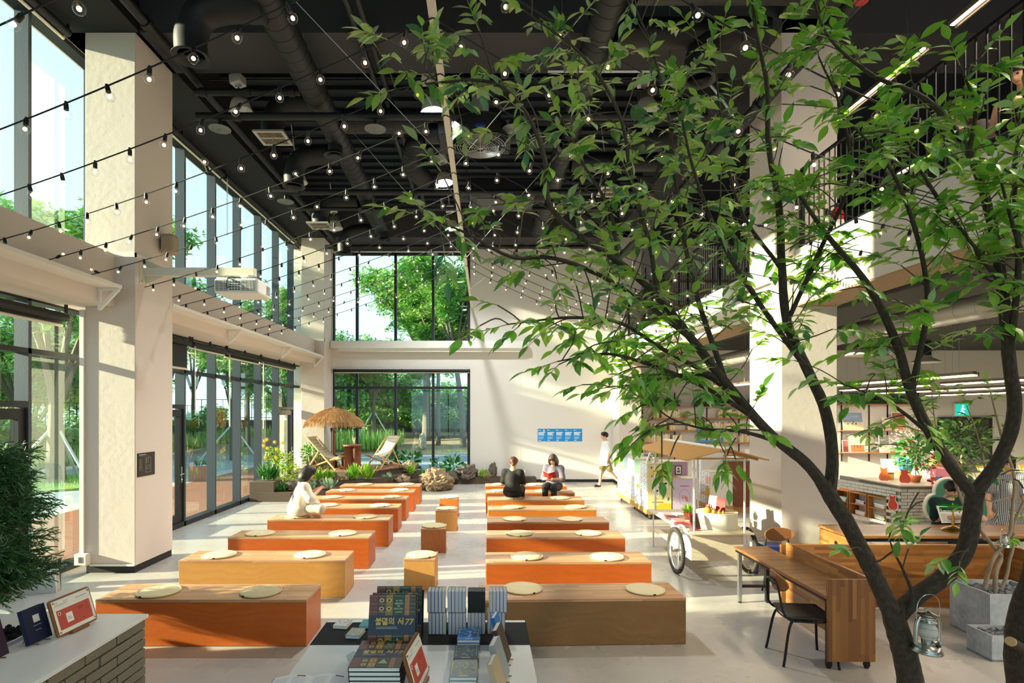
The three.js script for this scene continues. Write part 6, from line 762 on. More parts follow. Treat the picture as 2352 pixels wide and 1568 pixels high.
{ const o = thing('book_counter', 'second white brick counter at the right edge of the shop', 'counter', [10.3, 0, -11.6]); obj('core', bx(0, 3.6, 0.02, 0.9, -1.1, -0.01), M.whiteMortar, o); obj('worktop', cb(3.7, 0.025, 1.2, 1.8, 0.9, -0.55, 0.003), mat('#b7aa98', 0.3), o); const f = sub(o, 'front_face'); brickWall(f, 3.6, 0.3, 0.9); }
{ const s = new THREE.Shape(); [[0, 0.9, 0.42], [-0.3, 0.68, 0.32], [0.32, 0.7, 0.32], [0, 0.55, 0.36]].forEach(([x, y, r], i) => { }); s.moveTo(-0.5, 0.32); s.bezierCurveTo(-0.72, 0.4, -0.66, 0.78, -0.46, 0.78); s.bezierCurveTo(-0.5, 1.05, -0.2, 1.16, -0.06, 1.0); s.bezierCurveTo(0.1, 1.2, 0.42, 1.06, 0.38, 0.82); s.bezierCurveTo(0.62, 0.8, 0.66, 0.42, 0.46, 0.32); s.closePath();
  const o = thing('tree_cutout', 'flat green cloud-shaped tree board in front of the brick counter', 'board', [8.75, 0, -10.4]); obj('rim', ext(s, 0.02, 0.02).translate(0, 0, -0.03), mat('#d9cfc0', 0.7), o); obj('crown', ext(s, 0.01).applyMatrix4(M4(0, 0.02, 0.012, 0, 0, 0, [0.96, 0.97, 1])), mat('#4f8f72', 0.7), o); obj('stem', [bx(-0.12, 0.12, 0, 0.34, -0.02, 0.01)], mat('#8a5a2c', 0.7), o); many('twig', [[-0.15, 0.75, 0.9], [0.12, 0.6, -0.7], [-0.3, 0.5, 0.5]].map(([x, y, a]) => bx(-0.02, 0.02, -0.12, 0.12, 0.022, 0.03).rotateZ(a).translate(x, y, 0.004)), mat('#8a4636', 0.7), o); }
function catShape() { const s = new THREE.Shape(), m = s.moveTo.bind(s), l = s.lineTo.bind(s), z = s.bezierCurveTo.bind(s), k = 0.68; s.moveTo = (a, b) => m(a * k, b * k); s.lineTo = (a, b) => l(a * k, b * k); s.bezierCurveTo = (...q) => z(...q.map((v) => v * k)); s.moveTo(-0.02, 0); s.bezierCurveTo(-0.14, 0.0, -0.16, 0.16, -0.08, 0.26); s.lineTo(-0.1, 0.42); s.lineTo(-0.04, 0.38); s.lineTo(0.03, 0.38); s.lineTo(0.08, 0.42); s.lineTo(0.07, 0.27); s.bezierCurveTo(0.18, 0.18, 0.16, 0.02, 0.06, 0); s.closePath(); return s; }
{ const o = thing('cat_cutout', 'red paper cat sticker on the corner of the white brick counter', 'sticker', [7.84, 0.42, -10.84], 1.45 - Math.PI / 2 - 1.2); obj('backing', ext(catShape(), 0.004).applyMatrix4(M4(0, -0.01, -0.006, 0, 0, 0, [1.15, 1.08, 1])), M.paper, o); obj('cat', ext(catShape(), 0.003), mat('#b83a22', 0.7), o); }
[[8.0, -11.3, '#c9662f', 'orange'], [8.15, -10.95, '#b9452f', 'red']].forEach(([x, z, c, n]) => { const o = thing('cat_cutout', `${n} standing paper cat on the white brick counter top`, 'cutout', [x, 0.91, z], -0.3); obj('cat', ext(catShape(), 0.008), mat(c, 0.7), o); obj('foot', bx(-0.1, 0.1, 0, 0.012, -0.04, 0.05), M.paper, o); obj('eye', [sph(0.008, -0.03, 0.32, 0.01, 6), sph(0.008, 0.02, 0.32, 0.01, 6)], M.paper, o); });
const bushes = (o, n, r, cols, y, sz = 0.1) => { const im = new THREE.InstancedMesh(leafG, leafMat('#ffffff', 0.25), n); for (let i = 0; i < n; i++) { const d = V(rr(-1, 1), rr(-0.9, 1), rr(-1, 1)).normalize(), p = d.clone().multiplyScalar(r * Math.pow(rnd(), 0.4)).add(V(0, y, 0)), q = d.add(V(rr(-0.8, 0.8), rr(-0.8, 0.8), rr(-0.8, 0.8))).normalize(); im.setMatrixAt(i, new THREE.Matrix4().compose(p, new THREE.Quaternion().setFromUnitVectors(V(0, 1, 0), q), V(1, 1, 1).multiplyScalar(sz * rr(0.7, 1.2)))); im.setColorAt(i, cols[ri(cols.length)]); } im.castShadow = im.receiveShadow = true; im.name = 'foliage'; im.userData.kind = 'stuff'; o.add(im); };
{ const o = thing('berry_tree', 'small round bush with red berries on the white brick counter', 'plant', [8.55, 0.91, -11.2]); obj('pot', potG.clone().scale(1.6, 1.2, 1.6), M.terracotta, o); obj('stem', cyl(0.015, 0.012, 0.25, 0, 0.1, 0), M.stem, o); bushes(o, 420, 0.36, deep, 0.55, 0.09); many('berry', [...Array(16)].map((_, i) => { const a = i * 2.4, h = Math.sin(i * 1.7) * 0.26; return sph(0.022, Math.cos(a) * 0.3, 0.55 + h, Math.abs(Math.sin(a)) * 0.26 + 0.05, 8); }), M.red, o); obj('price_tag', [bx(-0.02, 0.02, 0.5, 0.56, 0.37, 0.372)], M.birch, o); }
{ const o = thing('blossom_spray', 'airy bunch of white blossom behind the berry bush', 'plant', [8.85, 0.91, -11.6]); obj('vase', lathe([[0, 0], [0.06, 0], [0.08, 0.1], [0.04, 0.2], [0.05, 0.22]], 18), M.white, o); bushes(o, 500, 0.42, ['#f3efe2', '#e6dfc8', '#d9d6b8'].map((c) => new THREE.Color(c)), 0.75, 0.035); }
{ const o = thing('round_bush', 'large dark green rounded bush on a pot deep in the shop', 'plant', [10.9, 0, -12.9]); obj('pot', lathe([[0, 0], [0.18, 0], [0.24, 0.5], [0.2, 0.5], [0, 0.46]], 22), M.conc, o); obj('stem', cyl(0.03, 0.02, 1.0, 0, 0.4, 0), M.stem, o); bushes(o, 700, 0.5, ['#2c4a22', '#3a5c28', '#24401f', '#4d6f30'].map((c) => new THREE.Color(c)), 1.65, 0.13); }
[[8.3, -11.55, '#f0dcc0', 0.26, 'cream picture in a thin frame'], [8.75, -11.7, '#4f8fc0', 0.3, 'blue sea picture']].forEach(([x, z, c, w, n], i) => { const o = thing('photo_print', `${n} propped on the brick counter top`, 'picture', [x, 0.91, z], -0.2), g = sub(o, 'panel', [0, 0.15, 0], [-0.35, 0, 0]); obj('mount', bx(-w / 2, w / 2, 0, w * 1.1, -0.01, 0), M.birch, g); obj('photo', bx(-w / 2 + 0.015, w / 2 - 0.015, 0.015, w * 1.1 - 0.015, 0, 0.002), mat(c, 0.6), g); obj('easel', bx(-0.1, 0.1, 0, 0.2, -0.12, -0.06), M.oak, o); });
[[8.62, -10.82, '#b8402f'], [8.72, -10.84, '#2f7fb5'], [8.82, -10.86, '#2a2a30'], [8.93, -10.84, '#d9d5cc']].forEach(([x, z, c], i) => { const o = thing('postcard', `small upright ${['red', 'blue', 'black', 'white'][i]} card in the row on the brick counter`, 'card', [x, 0.91, z]); obj('card', bx(-0.045, 0.045, 0, 0.14, -0.004, 0.004).applyMatrix4(M4(0, 0, 0, -0.12)), mat(c, 0.6), o); obj('motif', bx(-0.02, 0.02, 0.03, 0.07, 0.006, 0.009).applyMatrix4(M4(0, 0, 0, -0.12)), M.paper, o); });
{ const o = thing('pink_box', 'pink display box behind the postcards on the brick counter', 'box', [9.15, 0.91, -11.25]); obj('back', bx(-0.25, 0.25, 0, 0.3, -0.12, -0.1), mat('#d48f9b', 0.7), o); obj('tray', [bx(-0.25, 0.25, 0, 0.02, -0.1, 0.12), bx(-0.25, -0.235, 0, 0.2, -0.1, 0.12), bx(0.235, 0.25, 0, 0.2, -0.1, 0.12)], mat('#d48f9b', 0.7), o); }
[[10.6, '#c98a3a', 'orange wooden'], [11.05, '#e8e2d2', 'white'], [11.5, '#d9a23c', 'golden'], [12.0, '#e6e2da', 'pale grey']].forEach(([x, c, n], i) => { const o = thing('book_display', `${n} slanted book display on the right brick counter`, 'display', [x, 0.925, -11.85]); obj('back', bx(-0.17, 0.17, 0, 0.28, -0.01, 0.005).applyMatrix4(M4(0, 0, 0, -0.5)), mat(c, 0.6), o); obj('ledge', bx(-0.17, 0.17, 0, 0.03, 0, 0.12), mat(c, 0.6), o); obj('open_pages', bx(-0.13, 0.13, 0.03, 0.2, 0.008, 0.02).applyMatrix4(M4(0, 0, 0, -0.5)), M.paper, o); });
{ const o = thing('exit_sign', 'green running-man exit sign glowing on the far shop wall', 'sign', [15.6, 2.15, -18.44]); obj('box', bx(-0.24, 0.24, 0, 0.42, -0.05, 0), M.white, o); obj('sign_face', bx(-0.21, 0.21, 0.02, 0.4, 0, 0.004), new THREE.MeshStandardMaterial({ color: '#0a6a58', emissive: '#16b8a0', emissiveIntensity: 0.8 }), o); obj('running_figure', [sph(0.03, 0.02, 0.33, 0.008, 8), rod([0.01, 0.29, 0.008], [-0.02, 0.18, 0.008], 0.025, 6), rod([-0.02, 0.18, 0.008], [0.06, 0.12, 0.008], 0.018, 6), rod([0.06, 0.12, 0.008], [0.03, 0.05, 0.008], 0.016, 6), rod([-0.02, 0.18, 0.008], [-0.1, 0.07, 0.008], 0.018, 6), rod([0.01, 0.27, 0.008], [0.09, 0.22, 0.008], 0.014, 6)], new THREE.MeshStandardMaterial({ color: '#ffffff', emissive: '#dff7f2', emissiveIntensity: 0.8 }), o); }
{ const o = thing('door_4', 'dark doorway below the green exit sign', 'door', [15.7, 0, -18.47]); o.name = 'door_4'; o.userData.kind = 'structure'; obj('leaf', bx(-0.8, 0.8, 0, 2.05, 0, 0.02), mat('#4a4641', 0.7), o); obj('door_frame', [bx(-0.88, -0.8, 0, 2.12, 0, 0.04), bx(0.8, 0.88, 0, 2.12, 0, 0.04), bx(-0.8, 0.8, 2.05, 2.12, 0, 0.04)], M.frame, o); }
// small wall things
{ const t = canvas(720, 205, (c, w, h) => { c.fillStyle = '#1c87cf'; c.fillRect(0, 0, w, h); for (let i = 0; i < 5; i++) { const x = i * 144; c.fillStyle = 'rgba(0,40,120,.35)'; c.fillRect(x, 0, 2, h); c.fillStyle = '#f2f6fa'; c.fillRect(x + 12, 17, 14, 12); lines(c, x + 32, 20, 20, 1, 5, 6, '#d9ecfa'); lines(c, x + 12, 54, 110, 3, 20, 11, '#f4f8fc'); lines(c, x + 12, 128, 100, 4, 11, 4, '#bfe0f5'); lines(c, x + 12, 184, 44, 1, 5, 8, '#f4f8fc'); } c.fillStyle = '#e9a79a'; c.beginPath(); c.ellipse(100, 32, 16, 24, 0, 0, 7); c.fill(); }), m = mat('#ffffff', 0.5, 0, { map: t }); m.userData.ownUV = true;
  const o = thing('wall_poster', 'row of five bright blue posters on the back wall above the readers', 'poster', [2.505, 1.33, -18.495]); for (let i = 0; i < 5; i++) { const g = new THREE.PlaneGeometry(0.289, 0.41), uv = g.attributes.uv; for (let k = 0; k < 4; k++) uv.setX(k, (i + uv.getX(k)) / 5); obj('sheet', g.translate(-0.58 + i * 0.29, 0.205, 0.002 + (i % 2) * 0.001), m, o, false); } }
{ const o = thing('security_camera', 'pair of white dome security cameras on the back right column', 'camera', [4.5, 2.73, -17.58]); obj('plate', bx(-0.14, 0.14, 0, 0.05, -0.02, 0.1), M.white, o); many('dome', [-0.08, 0.08].map((x) => sph(0.06, x, 0, 0.05, 14)), M.steel, o); obj('notice', [bx(-0.06, 0.06, -0.2, -0.13, -0.02, -0.018)], mat('#8a8a88', 0.8), o); }
{ const o = thing('fire_extinguisher', 'red fire extinguisher on the mezzanine behind the railing', 'extinguisher', [4.72, 4.6, -7.55]); obj('cylinder', lathe([[0, 0], [0.075, 0], [0.08, 0.02], [0.08, 0.34], [0.05, 0.4], [0.02, 0.42], [0, 0.42]], 20), M.red, o); obj('label_band', cyl(0.081, 0.081, 0.12, 0, 0.12, 0, 20), M.paper, o); obj('valve', [cyl(0.02, 0.02, 0.06, 0, 0.41, 0), bx(-0.02, 0.09, 0.46, 0.48, -0.01, 0.01)], M.black, o); obj('hose', tube([[0.02, 0.45, 0], [-0.1, 0.42, 0.02], [-0.11, 0.25, 0.03], [-0.1, 0.12, 0.03]], 0.012, 20, 6), M.black, o); }
// ================================================================ the garden stage in the far left corner
function prism(l, y0, y1) { const g = ext(l.map(([x, d]) => [x, d]), y1 - y0); return g.rotateX(-Math.PI / 2).translate(0, y0, 0); }
{ const steel = mat('#57493c', 0.75, 0.2, { bumpMap: T.fine, bumpScale: 0.001 }), o = thing('garden_bed', 'terraced steel-edged garden bed around the wooden stage', 'planter');
  const terr = (l, y) => { obj('edging', prism(l, 0, y), steel, o); const c = l.reduce((a, p) => [a[0] + p[0] / l.length, a[1] + p[1] / l.length], [0, 0]); obj('soil', prism(l.map(([x, d]) => [x + (c[0] - x) * 0.02, d + (c[1] - d) * 0.03]), y - 0.02, y + 0.006), M.soil, o); };
  terr([[-5.75, 14.4], [-4.9, 14.4], [-3.75, 15.05], [-2.5, 16.1], [-1.8, 17.3], [-1.55, 18.42], [-4.88, 18.42], [-4.88, 17.55], [-5.75, 17.55]], 0.24); terr([[-5.75, 15.1], [-5.0, 15.3], [-3.5, 15.65], [-2.7, 16.4], [-2.0, 17.5], [-1.9, 18.42], [-4.88, 18.42], [-4.88, 17.55], [-5.75, 17.55]], 0.4); obj('bed_box', cb(2.75, 0.2, 0.42, 0.32, 0, -18.2, 0.004), steel, o); obj('bed_box', cb(0.62, 0.5, 0.6, -5.66, 0, -14.75, 0.004), steel, o); obj('soil', bx(-1.03, 1.67, 0.19, 0.206, -18.38, -18.02), M.soil, o); }
{ const o = thing('wooden_stage', 'low reddish plank stage carrying the deck chairs', 'stage'); obj('skirt', prism([[-5.45, 16.08], [-3.3, 16.12], [-2.15, 18.2], [-4.88, 18.2], [-4.88, 17.5], [-5.45, 17.5]], 0.41, 0.575), mat('#4f453b', 0.75, 0.2), o); for (let i = 0; i < 18; i++) { const d = 16.08 + i * 0.12, xr = -3.27 + (d + 0.06 - 16.1) / 2.1 * 1.15; obj('plank', bx(d > 17.4 ? -4.9 : -5.48, xr, 0.575, 0.6, -d - 0.114, -d), M.deckWood, o); } }
function rock(name, label, x, y, z, r, sq, m, det = 4, amp = 0.4) { const g = new THREE.IcosahedronGeometry(1, det * 5), p = g.attributes.position, v = V(); for (let i = 0; i < p.count; i++) { v.fromBufferAttribute(p, i).normalize(); const q = (f, o) => noise.noise(v.x * f + o + x, v.y * f + x, v.z * f - o), k = 1 + amp * 0.6 * q(1.4, 3) + amp * 0.5 * q(3.1, 1) - amp * 0.35 * Math.max(0, q(6.3, 5)) + amp * 0.14 * q(13, 2) - amp * 0.12 * Math.max(0, q(24, 7)); v.multiplyScalar(k); p.setXYZ(i, v.x * r * sq[0], Math.max(-0.62, v.y) * r * sq[1], v.z * r * sq[2]); } const s = mergeVertices((g.deleteAttribute('normal'), g.deleteAttribute('uv'), g), 1e-4); s.computeVertexNormals(); const o = put(new THREE.Mesh(s, m), name); o.position.set(x, y, z); return tag(o, label, 'rock'); }
const lava = mat('#8a745a', 1), lavaDark = mat('#635a50', 1);
rock('lava_rock', 'large pitted brown lava boulder at the end of the left benches', -1.4, 0.23, -16.65, 0.46, [1.05, 0.8, 0.9], lava, 8, 0.6);
[[-2.3, 0.55, -17.7, 0.24, 'brown rock on the corner of the garden terrace'], [-0.55, 0.32, -18.15, 0.33, 'broad dark rock against the back wall'], [0.1, 0.26, -18.2, 0.2, 'grey rock beside the grassy tuft'], [0.3, 0.36, -18.22, 0.22, 'tall knobbly brown rock by the back wall'], [-3.95, 0.45, -15.75, 0.2, 'pale jagged rock in front of the stage'], [-4.95, 0.36, -14.75, 0.17, 'small tan rock in the nearest garden bed'], [-2.35, 0.27, -16.6, 0.2, 'low brown rock behind the lava boulder'], [-1.0, 0.24, -17.9, 0.2, 'dark low rock left of the broad rock']].forEach(([x, y, z, r, l], i) => rock('garden_rock', l, x, y, z, r, i === 3 ? [0.6, 1.3, 0.7] : [1.1, 0.8, 1], i % 2 ? lavaDark : lava, 3, 0.6));
function plant(label, x, y, z, n, h, sp, cols, blade = 0.35) { const o = thing('garden_plant', label, 'plant', [x, y, z]); tuftPlant(o, n, h, sp, cols, 0, blade); obj('crown', [...Array(5)].map((_, i) => rod([0, 0, 0], [rr(-1, 1) * sp * 0.6, h * 0.6, rr(-1, 1) * sp * 0.6], 0.005, 4)), M.twig, o).userData.kind = 'stuff'; return o; }
[[-4.55, 0.4, -15.55, 50, 0.36, 0.08, bright, 'bright fern directly behind the woman in white'], [-4.25, 0.4, -15.6, 45, 0.34, 0.07, bright, 'bright fern left of the pale jagged rock'], [-3.6, 0.4, -15.75, 60, 0.42, 0.1, bright, 'tall bright fern right of the pale jagged rock'], [-3.25, 0.4, -15.9, 50, 0.42, 0.1, bright, 'bright fern at the bend of the stage'], [-4.1, 0.24, -15.0, 60, 0.3, 0.08, pale, 'white-striped leafy plant in the nearest bed'], [-4.55, 0.24, -14.95, 50, 0.25, 0.1, pale, 'silvery low plant beside the white-striped one'], [-5.2, 0.24, -14.65, 90, 0.22, 0.14, deep, 'low green groundcover in the nearest bed'], [-5.62, 0.5, -14.8, 110, 0.42, 0.16, deep, 'broad-leaved plant spilling over the left bed'], [-2.2, 0.4, -17.1, 50, 0.28, 0.06, bright, 'small bright plant beside the corner rock'], [-2.75, 0.24, -16.45, 40, 0.26, 0.06, pale, 'grey-leaved plant beside the low brown rock'], [-1.8, 0.24, -17.6, 40, 0.24, 0.06, bright, 'small bright tuft behind the lava boulder'], [-0.85, 0.2, -18.2, 50, 0.28, 0.07, pale, 'grey-green bushy plant before the broad rock'], [0.0, 0.21, -18.02, 60, 0.24, 0.1, bright, 'yellow-green grassy tuft at the low wall bed'], [0.95, 0.2, -18.2, 30, 0.12, 0.08, deep, 'short green tuft near the end of the wall bed']].forEach(([x, y, z, n, h, sp, c, l]) => plant(l, x, y, z, n, h, sp, c, h > 0.3 ? 0.28 : 0.4));
[[-2.95, 0.4, -18.25, 'dark leafy shrub behind the right deck chair'], [-2.35, 0.4, -18.25, 'broad dark leafy shrub below the garden window'], [-1.5, 0.24, -18.3, 'airy dark shrub below the third window bay'], [-0.95, 0.24, -18.25, 'big-leaved shrub at the right end of the garden window']].forEach(([x, y, z, l], i) => { const o = thing('garden_plant', l, 'plant', [x, y, z]); bushes(o, 120, i % 2 ? 0.34 : 0.28, deep.concat([new THREE.Color('#1f5a34')]), 0.3, i === 2 ? 0.09 : 0.17); obj('stem', rod([0, 0, 0], [0, 0.4, 0], 0.012, 6), M.twig, o); });
{ const o = thing('flower_shrub', 'tall yellow-flowered shrub in the far left planter', 'plant', [-5.5, 0.4, -15.35]); for (const [bx0, by, bz, r] of [[-0.1, 0.3, 0, 0.34], [0.15, 0.55, 0.1, 0.26], [-0.15, 0.75, 0.15, 0.2], [0.3, 0.25, 0.1, 0.26]]) { const s = sub(o, 'clump', [bx0, 0, bz]); bushes(s, 190, r, yellowGreen.concat(bright), by, 0.075); } many('flower', [...Array(9)].map((_, i) => { const a = hash(i, 5), b = hash(5, i); return join([...Array(7)].map((_, k) => mv(leafG.clone().scale(0.06, 0.06, 0.06), 0, 0, 0, 0, 0, k * 0.9))).translate(-0.35 + 0.6 * a, 0.62 + 0.55 * b, 0.3 + 0.1 * a); }), mat('#e8b81e', 0.6, 0, { side: THREE.DoubleSide }), o); many('stem', [...Array(6)].map((_, i) => tube([[rr(-0.2, 0.2), 0, rr(-0.1, 0.2)], [rr(-0.3, 0.2), 0.5, 0.2], [rr(-0.35, 0.25), 1.1, 0.3]], 0.006, 8, 4)), M.twig, o); }
{ const o = thing('garden_plant', 'tall bushy green shrub between the flowers and the corner column', 'plant', [-5.15, 0.6, -17.2]); bushes(o, 420, 0.38, deep.concat(bright), 0.4, 0.09); obj('stem', rod([0, 0, 0], [0, 0.5, 0], 0.012, 6), M.twig, o); }
plant('dry greyish shrub beside the left deck chair', -4.95, 0.6, -16.9, 160, 0.4, 0.25, ['#9a8f72', '#7f8a5a', '#b5ab8e'].map((c) => new THREE.Color(c)), 0.25);
// parasol
{ const o = thing('thatched_parasol', 'thatched straw beach parasol on the stage', 'parasol', [-4.47, 0.6, -17.0]); obj('pole', cyl(0.022, 0.022, 1.82, 0, 0, 0, 10), mat('#a85f28', 0.5), o); obj('joint', [cyl(0.032, 0.032, 0.1, 0, 1.05, 0, 10), sph(0.03, 0.03, 1.08, 0, 8)], mat('#8a4a1f', 0.5), o); obj('finial', cyl(0.03, 0.012, 0.06, 0, 1.8, 0, 8), mat('#a85f28', 0.5), o); obj('foot_frame', [0, 1, 2, 3].map((k) => bar([0, 0.02, 0], [Math.cos(k * 1.57 + 0.4) * 0.3, 0.012, Math.sin(k * 1.57 + 0.4) * 0.3], 0.03, 0.02)).concat([cyl(0.035, 0.035, 0.4, 0.06, 0, 0.02, 8)]), M.black, o);
  const dome = (r) => 1.83 - 0.42 * Math.pow(r / 0.84, 1.9) - 0.03; obj('canopy', lathe([...Array(9)].map((_, i) => [0.83 * i / 8, dome(0.83 * i / 8)]), 32), mat('#a07a4c', 0.95, 0, { side: THREE.DoubleSide }), o); many('rib', [...Array(8)].map((_, k) => bar([0, 1.5, 0], [Math.cos(k * 0.785) * 0.6, dome(0.6) - 0.02, Math.sin(k * 0.785) * 0.6], 0.012, 0.02)), mat('#8a4a1f', 0.5), o);
  const st = new THREE.CylinderGeometry(0.002, 0.003, 1, 3).translate(0, -0.5, 0), N = 5200, im = new THREE.InstancedMesh(st, mat('#ffffff', 0.95), N), c = new THREE.Color(); for (let i = 0; i < N; i++) { const tier = i % 6, r = 0.1 + tier * 0.14 + rr(0, 0.07), a = rr(0, 6.283), rb = Math.min(r, 0.84), slope = tier > 4 ? 0.35 : 1.0 - 0.35 * (rb / 0.84); const q = new THREE.Quaternion().setFromUnitVectors(V(0, -1, 0), V(Math.cos(a + rr(-0.15, 0.15)) * slope, -0.55 - (tier > 4 ? 0.5 : 0.1) + rr(-0.1, 0.1), Math.sin(a + rr(-0.15, 0.15)) * slope).normalize()); im.setMatrixAt(i, new THREE.Matrix4().compose(V(Math.cos(a) * rb, dome(rb) + 0.02, Math.sin(a) * rb), q, V(1, rr(0.12, 0.2), 1))); im.setColorAt(i, c.set(['#c89a62', '#b48450', '#d8b07a', '#a8784a', '#c28e58'][ri(5)])); } im.castShadow = im.receiveShadow = true; im.name = 'thatch'; im.userData.kind = 'stuff'; o.add(im); }
function deckChair(label, x, z, turn) { const o = thing('deck_chair', label, 'chair', [x, 0.6, z], turn), W = 0.27; for (const s of [-1, 1]) { obj('back_frame', bar([s * W, 0.015, 0.42], [s * W, 0.95, -0.48], 0.022, 0.04), M.chairWood, o); obj('seat_frame', bar([s * (W - 0.035), 0.015, -0.58], [s * (W - 0.035), 0.4, 0.5], 0.022, 0.04), M.chairWood, o); obj('prop', bar([s * (W + 0.024), 0.56, -0.1], [s * (W + 0.024), 0.08, -0.42], 0.02, 0.035), M.chairWood, o); } many('cross_bar', [[0.95, -0.48], [0.4, 0.5], [0.05, 0.38], [0.06, -0.47]].map(([y, z2]) => rod([-W, y, z2], [W, y, z2], 0.013, 8)), M.chairWood, o);
  const g = new THREE.PlaneGeometry(2 * W - 0.09, 1, 6, 24), p = g.attributes.position, uv = g.attributes.uv; for (let i = 0; i < p.count; i++) { const t = p.getY(i) + 0.5, u = 1 - t; const yy = 0.4 * u + 0.955 * t - 0.26 * Math.sin(Math.PI * Math.min(1, u * 1.0)) * (0.6 + 0.4 * u), zz = 0.5 * u - 0.48 * t - 0.06 * Math.sin(Math.PI * u); p.setY(i, yy); p.setZ(i, zz); } g.computeVertexNormals(); obj('sling', g, slingM, o, false); }
const slingM = mat('#ffffff', 0.9, 0, { side: THREE.DoubleSide, map: tex(128, 256, (u, v) => { const z = Math.abs((u * 5) % 1 - 0.5) * 0.06, s = Math.floor((v + z) * 22) % 2; return s ? [222, 212, 188] : [196, 186, 160]; }) }); slingM.userData.ownUV = true;
deckChair('wooden deck chair with striped sling left of the round table', -4.6, -16.6, 1.35); deckChair('wooden deck chair with striped sling right of the round table', -3.05, -17.25, -0.55);
{ const o = thing('garden_table', 'tall round brown wooden table between the deck chairs', 'table', [-3.87, 0.6, -16.75]); obj('table_top', cyl(0.29, 0.29, 0.035, 0, 0.69, 0, 32), M.redwood, o); obj('leg_board', bx(-0.25, 0.25, 0, 0.69, -0.015, 0.015).applyMatrix4(M4(0, 0, 0, 0, 0.5)), M.redwood, o); obj('leg_board', bx(-0.25, 0.25, 0, 0.69, -0.015, 0.015).applyMatrix4(M4(0, 0, 0, 0, -1.07)), M.redwood, o); }
{ const o = thing('glass_vase', 'small glass vase with twigs on the round garden table', 'vase', [-3.82, 1.325, -16.75]); obj('vase', lathe([[0, 0], [0.05, 0], [0.06, 0.1], [0.04, 0.17]], 16), M.clear, o); obj('bouquet', [...Array(9)].map(() => rod([0, 0.01, 0], [rr(-0.07, 0.07), rr(0.18, 0.27), rr(-0.07, 0.07)], 0.006, 4)), mat('#c9b48a', 0.8), o).userData.kind = 'stuff'; }
{ const o = thing('box_stool', 'small brown wooden box seat behind the round garden table', 'stool', [-4.15, 0.6, -17.3]); obj('body', cb(0.3, 0.4, 0.3, 0, 0, 0, 0.004), M.redwood, o); obj('top', cb(0.34, 0.03, 0.34, 0, 0.4, 0, 0.004), M.redwood, o); }
{ const o = thing('tripod_stand', 'thin black tripod stand behind the parasol pole', 'stand', [-4.72, 0.6, -17.6]); obj('mast', cyl(0.014, 0.014, 1.1, 0, 0, 0, 8), M.black, o); obj('head', bx(-0.03, 0.03, 1.08, 1.2, -0.02, 0.02), M.black, o); many('leg', [0, 1, 2].map((k) => rod([0, 0.35, 0], [Math.cos(k * 2.1) * 0.28, 0, Math.sin(k * 2.1) * 0.28], 0.01, 6)), M.black, o); }
// ================================================================ people
function sdfMesh(fn, lo, hi, n) {
  const mc = new MarchingCubes(n, M.skin, false, false, 60000); mc.isolation = 0; const p = V(); let q = 0;
  for (let z = 0; z < n; z++) for (let y = 0; y < n; y++) for (let x = 0; x < n; x++) { p.set(lo.x + (hi.x - lo.x) * x / n, lo.y + (hi.y - lo.y) * y / n, lo.z + (hi.z - lo.z) * z / n); mc.field[q++] = -fn(p); }
  mc.update(); const a = mc.positionArray.slice(0, mc.count * 3); for (let i = 0; i < a.length; i += 3) { a[i] = lo.x + (a[i] + 1) / 2 * (hi.x - lo.x); a[i + 1] = lo.y + (a[i + 1] + 1) / 2 * (hi.y - lo.y); a[i + 2] = lo.z + (a[i + 2] + 1) / 2 * (hi.z - lo.z); }
  let g = new THREE.BufferGeometry(); g.setAttribute('position', new THREE.BufferAttribute(a, 3)); g = mergeVertices(g, 1e-4); g.computeVertexNormals(); return g;
}
const smin = (a, b, k) => { const h = Math.max(k - Math.abs(a - b), 0) / k; return Math.min(a, b) - h * h * k / 4; };
function cap(p, b) { const [a, c, r0, r1] = b, dx = c.x - a.x, dy = c.y - a.y, dz = c.z - a.z, t = Math.max(0, Math.min(1, ((p.x - a.x) * dx + (p.y - a.y) * dy + (p.z - a.z) * dz) / (dx * dx + dy * dy + dz * dz + 1e-9))); return Math.hypot(p.x - a.x - dx * t, p.y - a.y - dy * t, p.z - a.z - dz * t) - (r0 + (r1 - r0) * t); }
function bonesMesh(bones, n, k, cut) { const lo = V(9, 9, 9), hi = V(-9, -9, -9); for (const [a, b, r0, r1] of bones) for (const q of [a, b]) { const r = Math.max(r0, r1) + 0.04; lo.min(q.clone().subScalar(r)); hi.max(q.clone().addScalar(r)); } return sdfMesh((p) => { let d = 9; for (const b of bones) d = smin(d, cap(p, b), k); return cut ? Math.max(d, cut(p)) : d; }, lo, hi, n); }
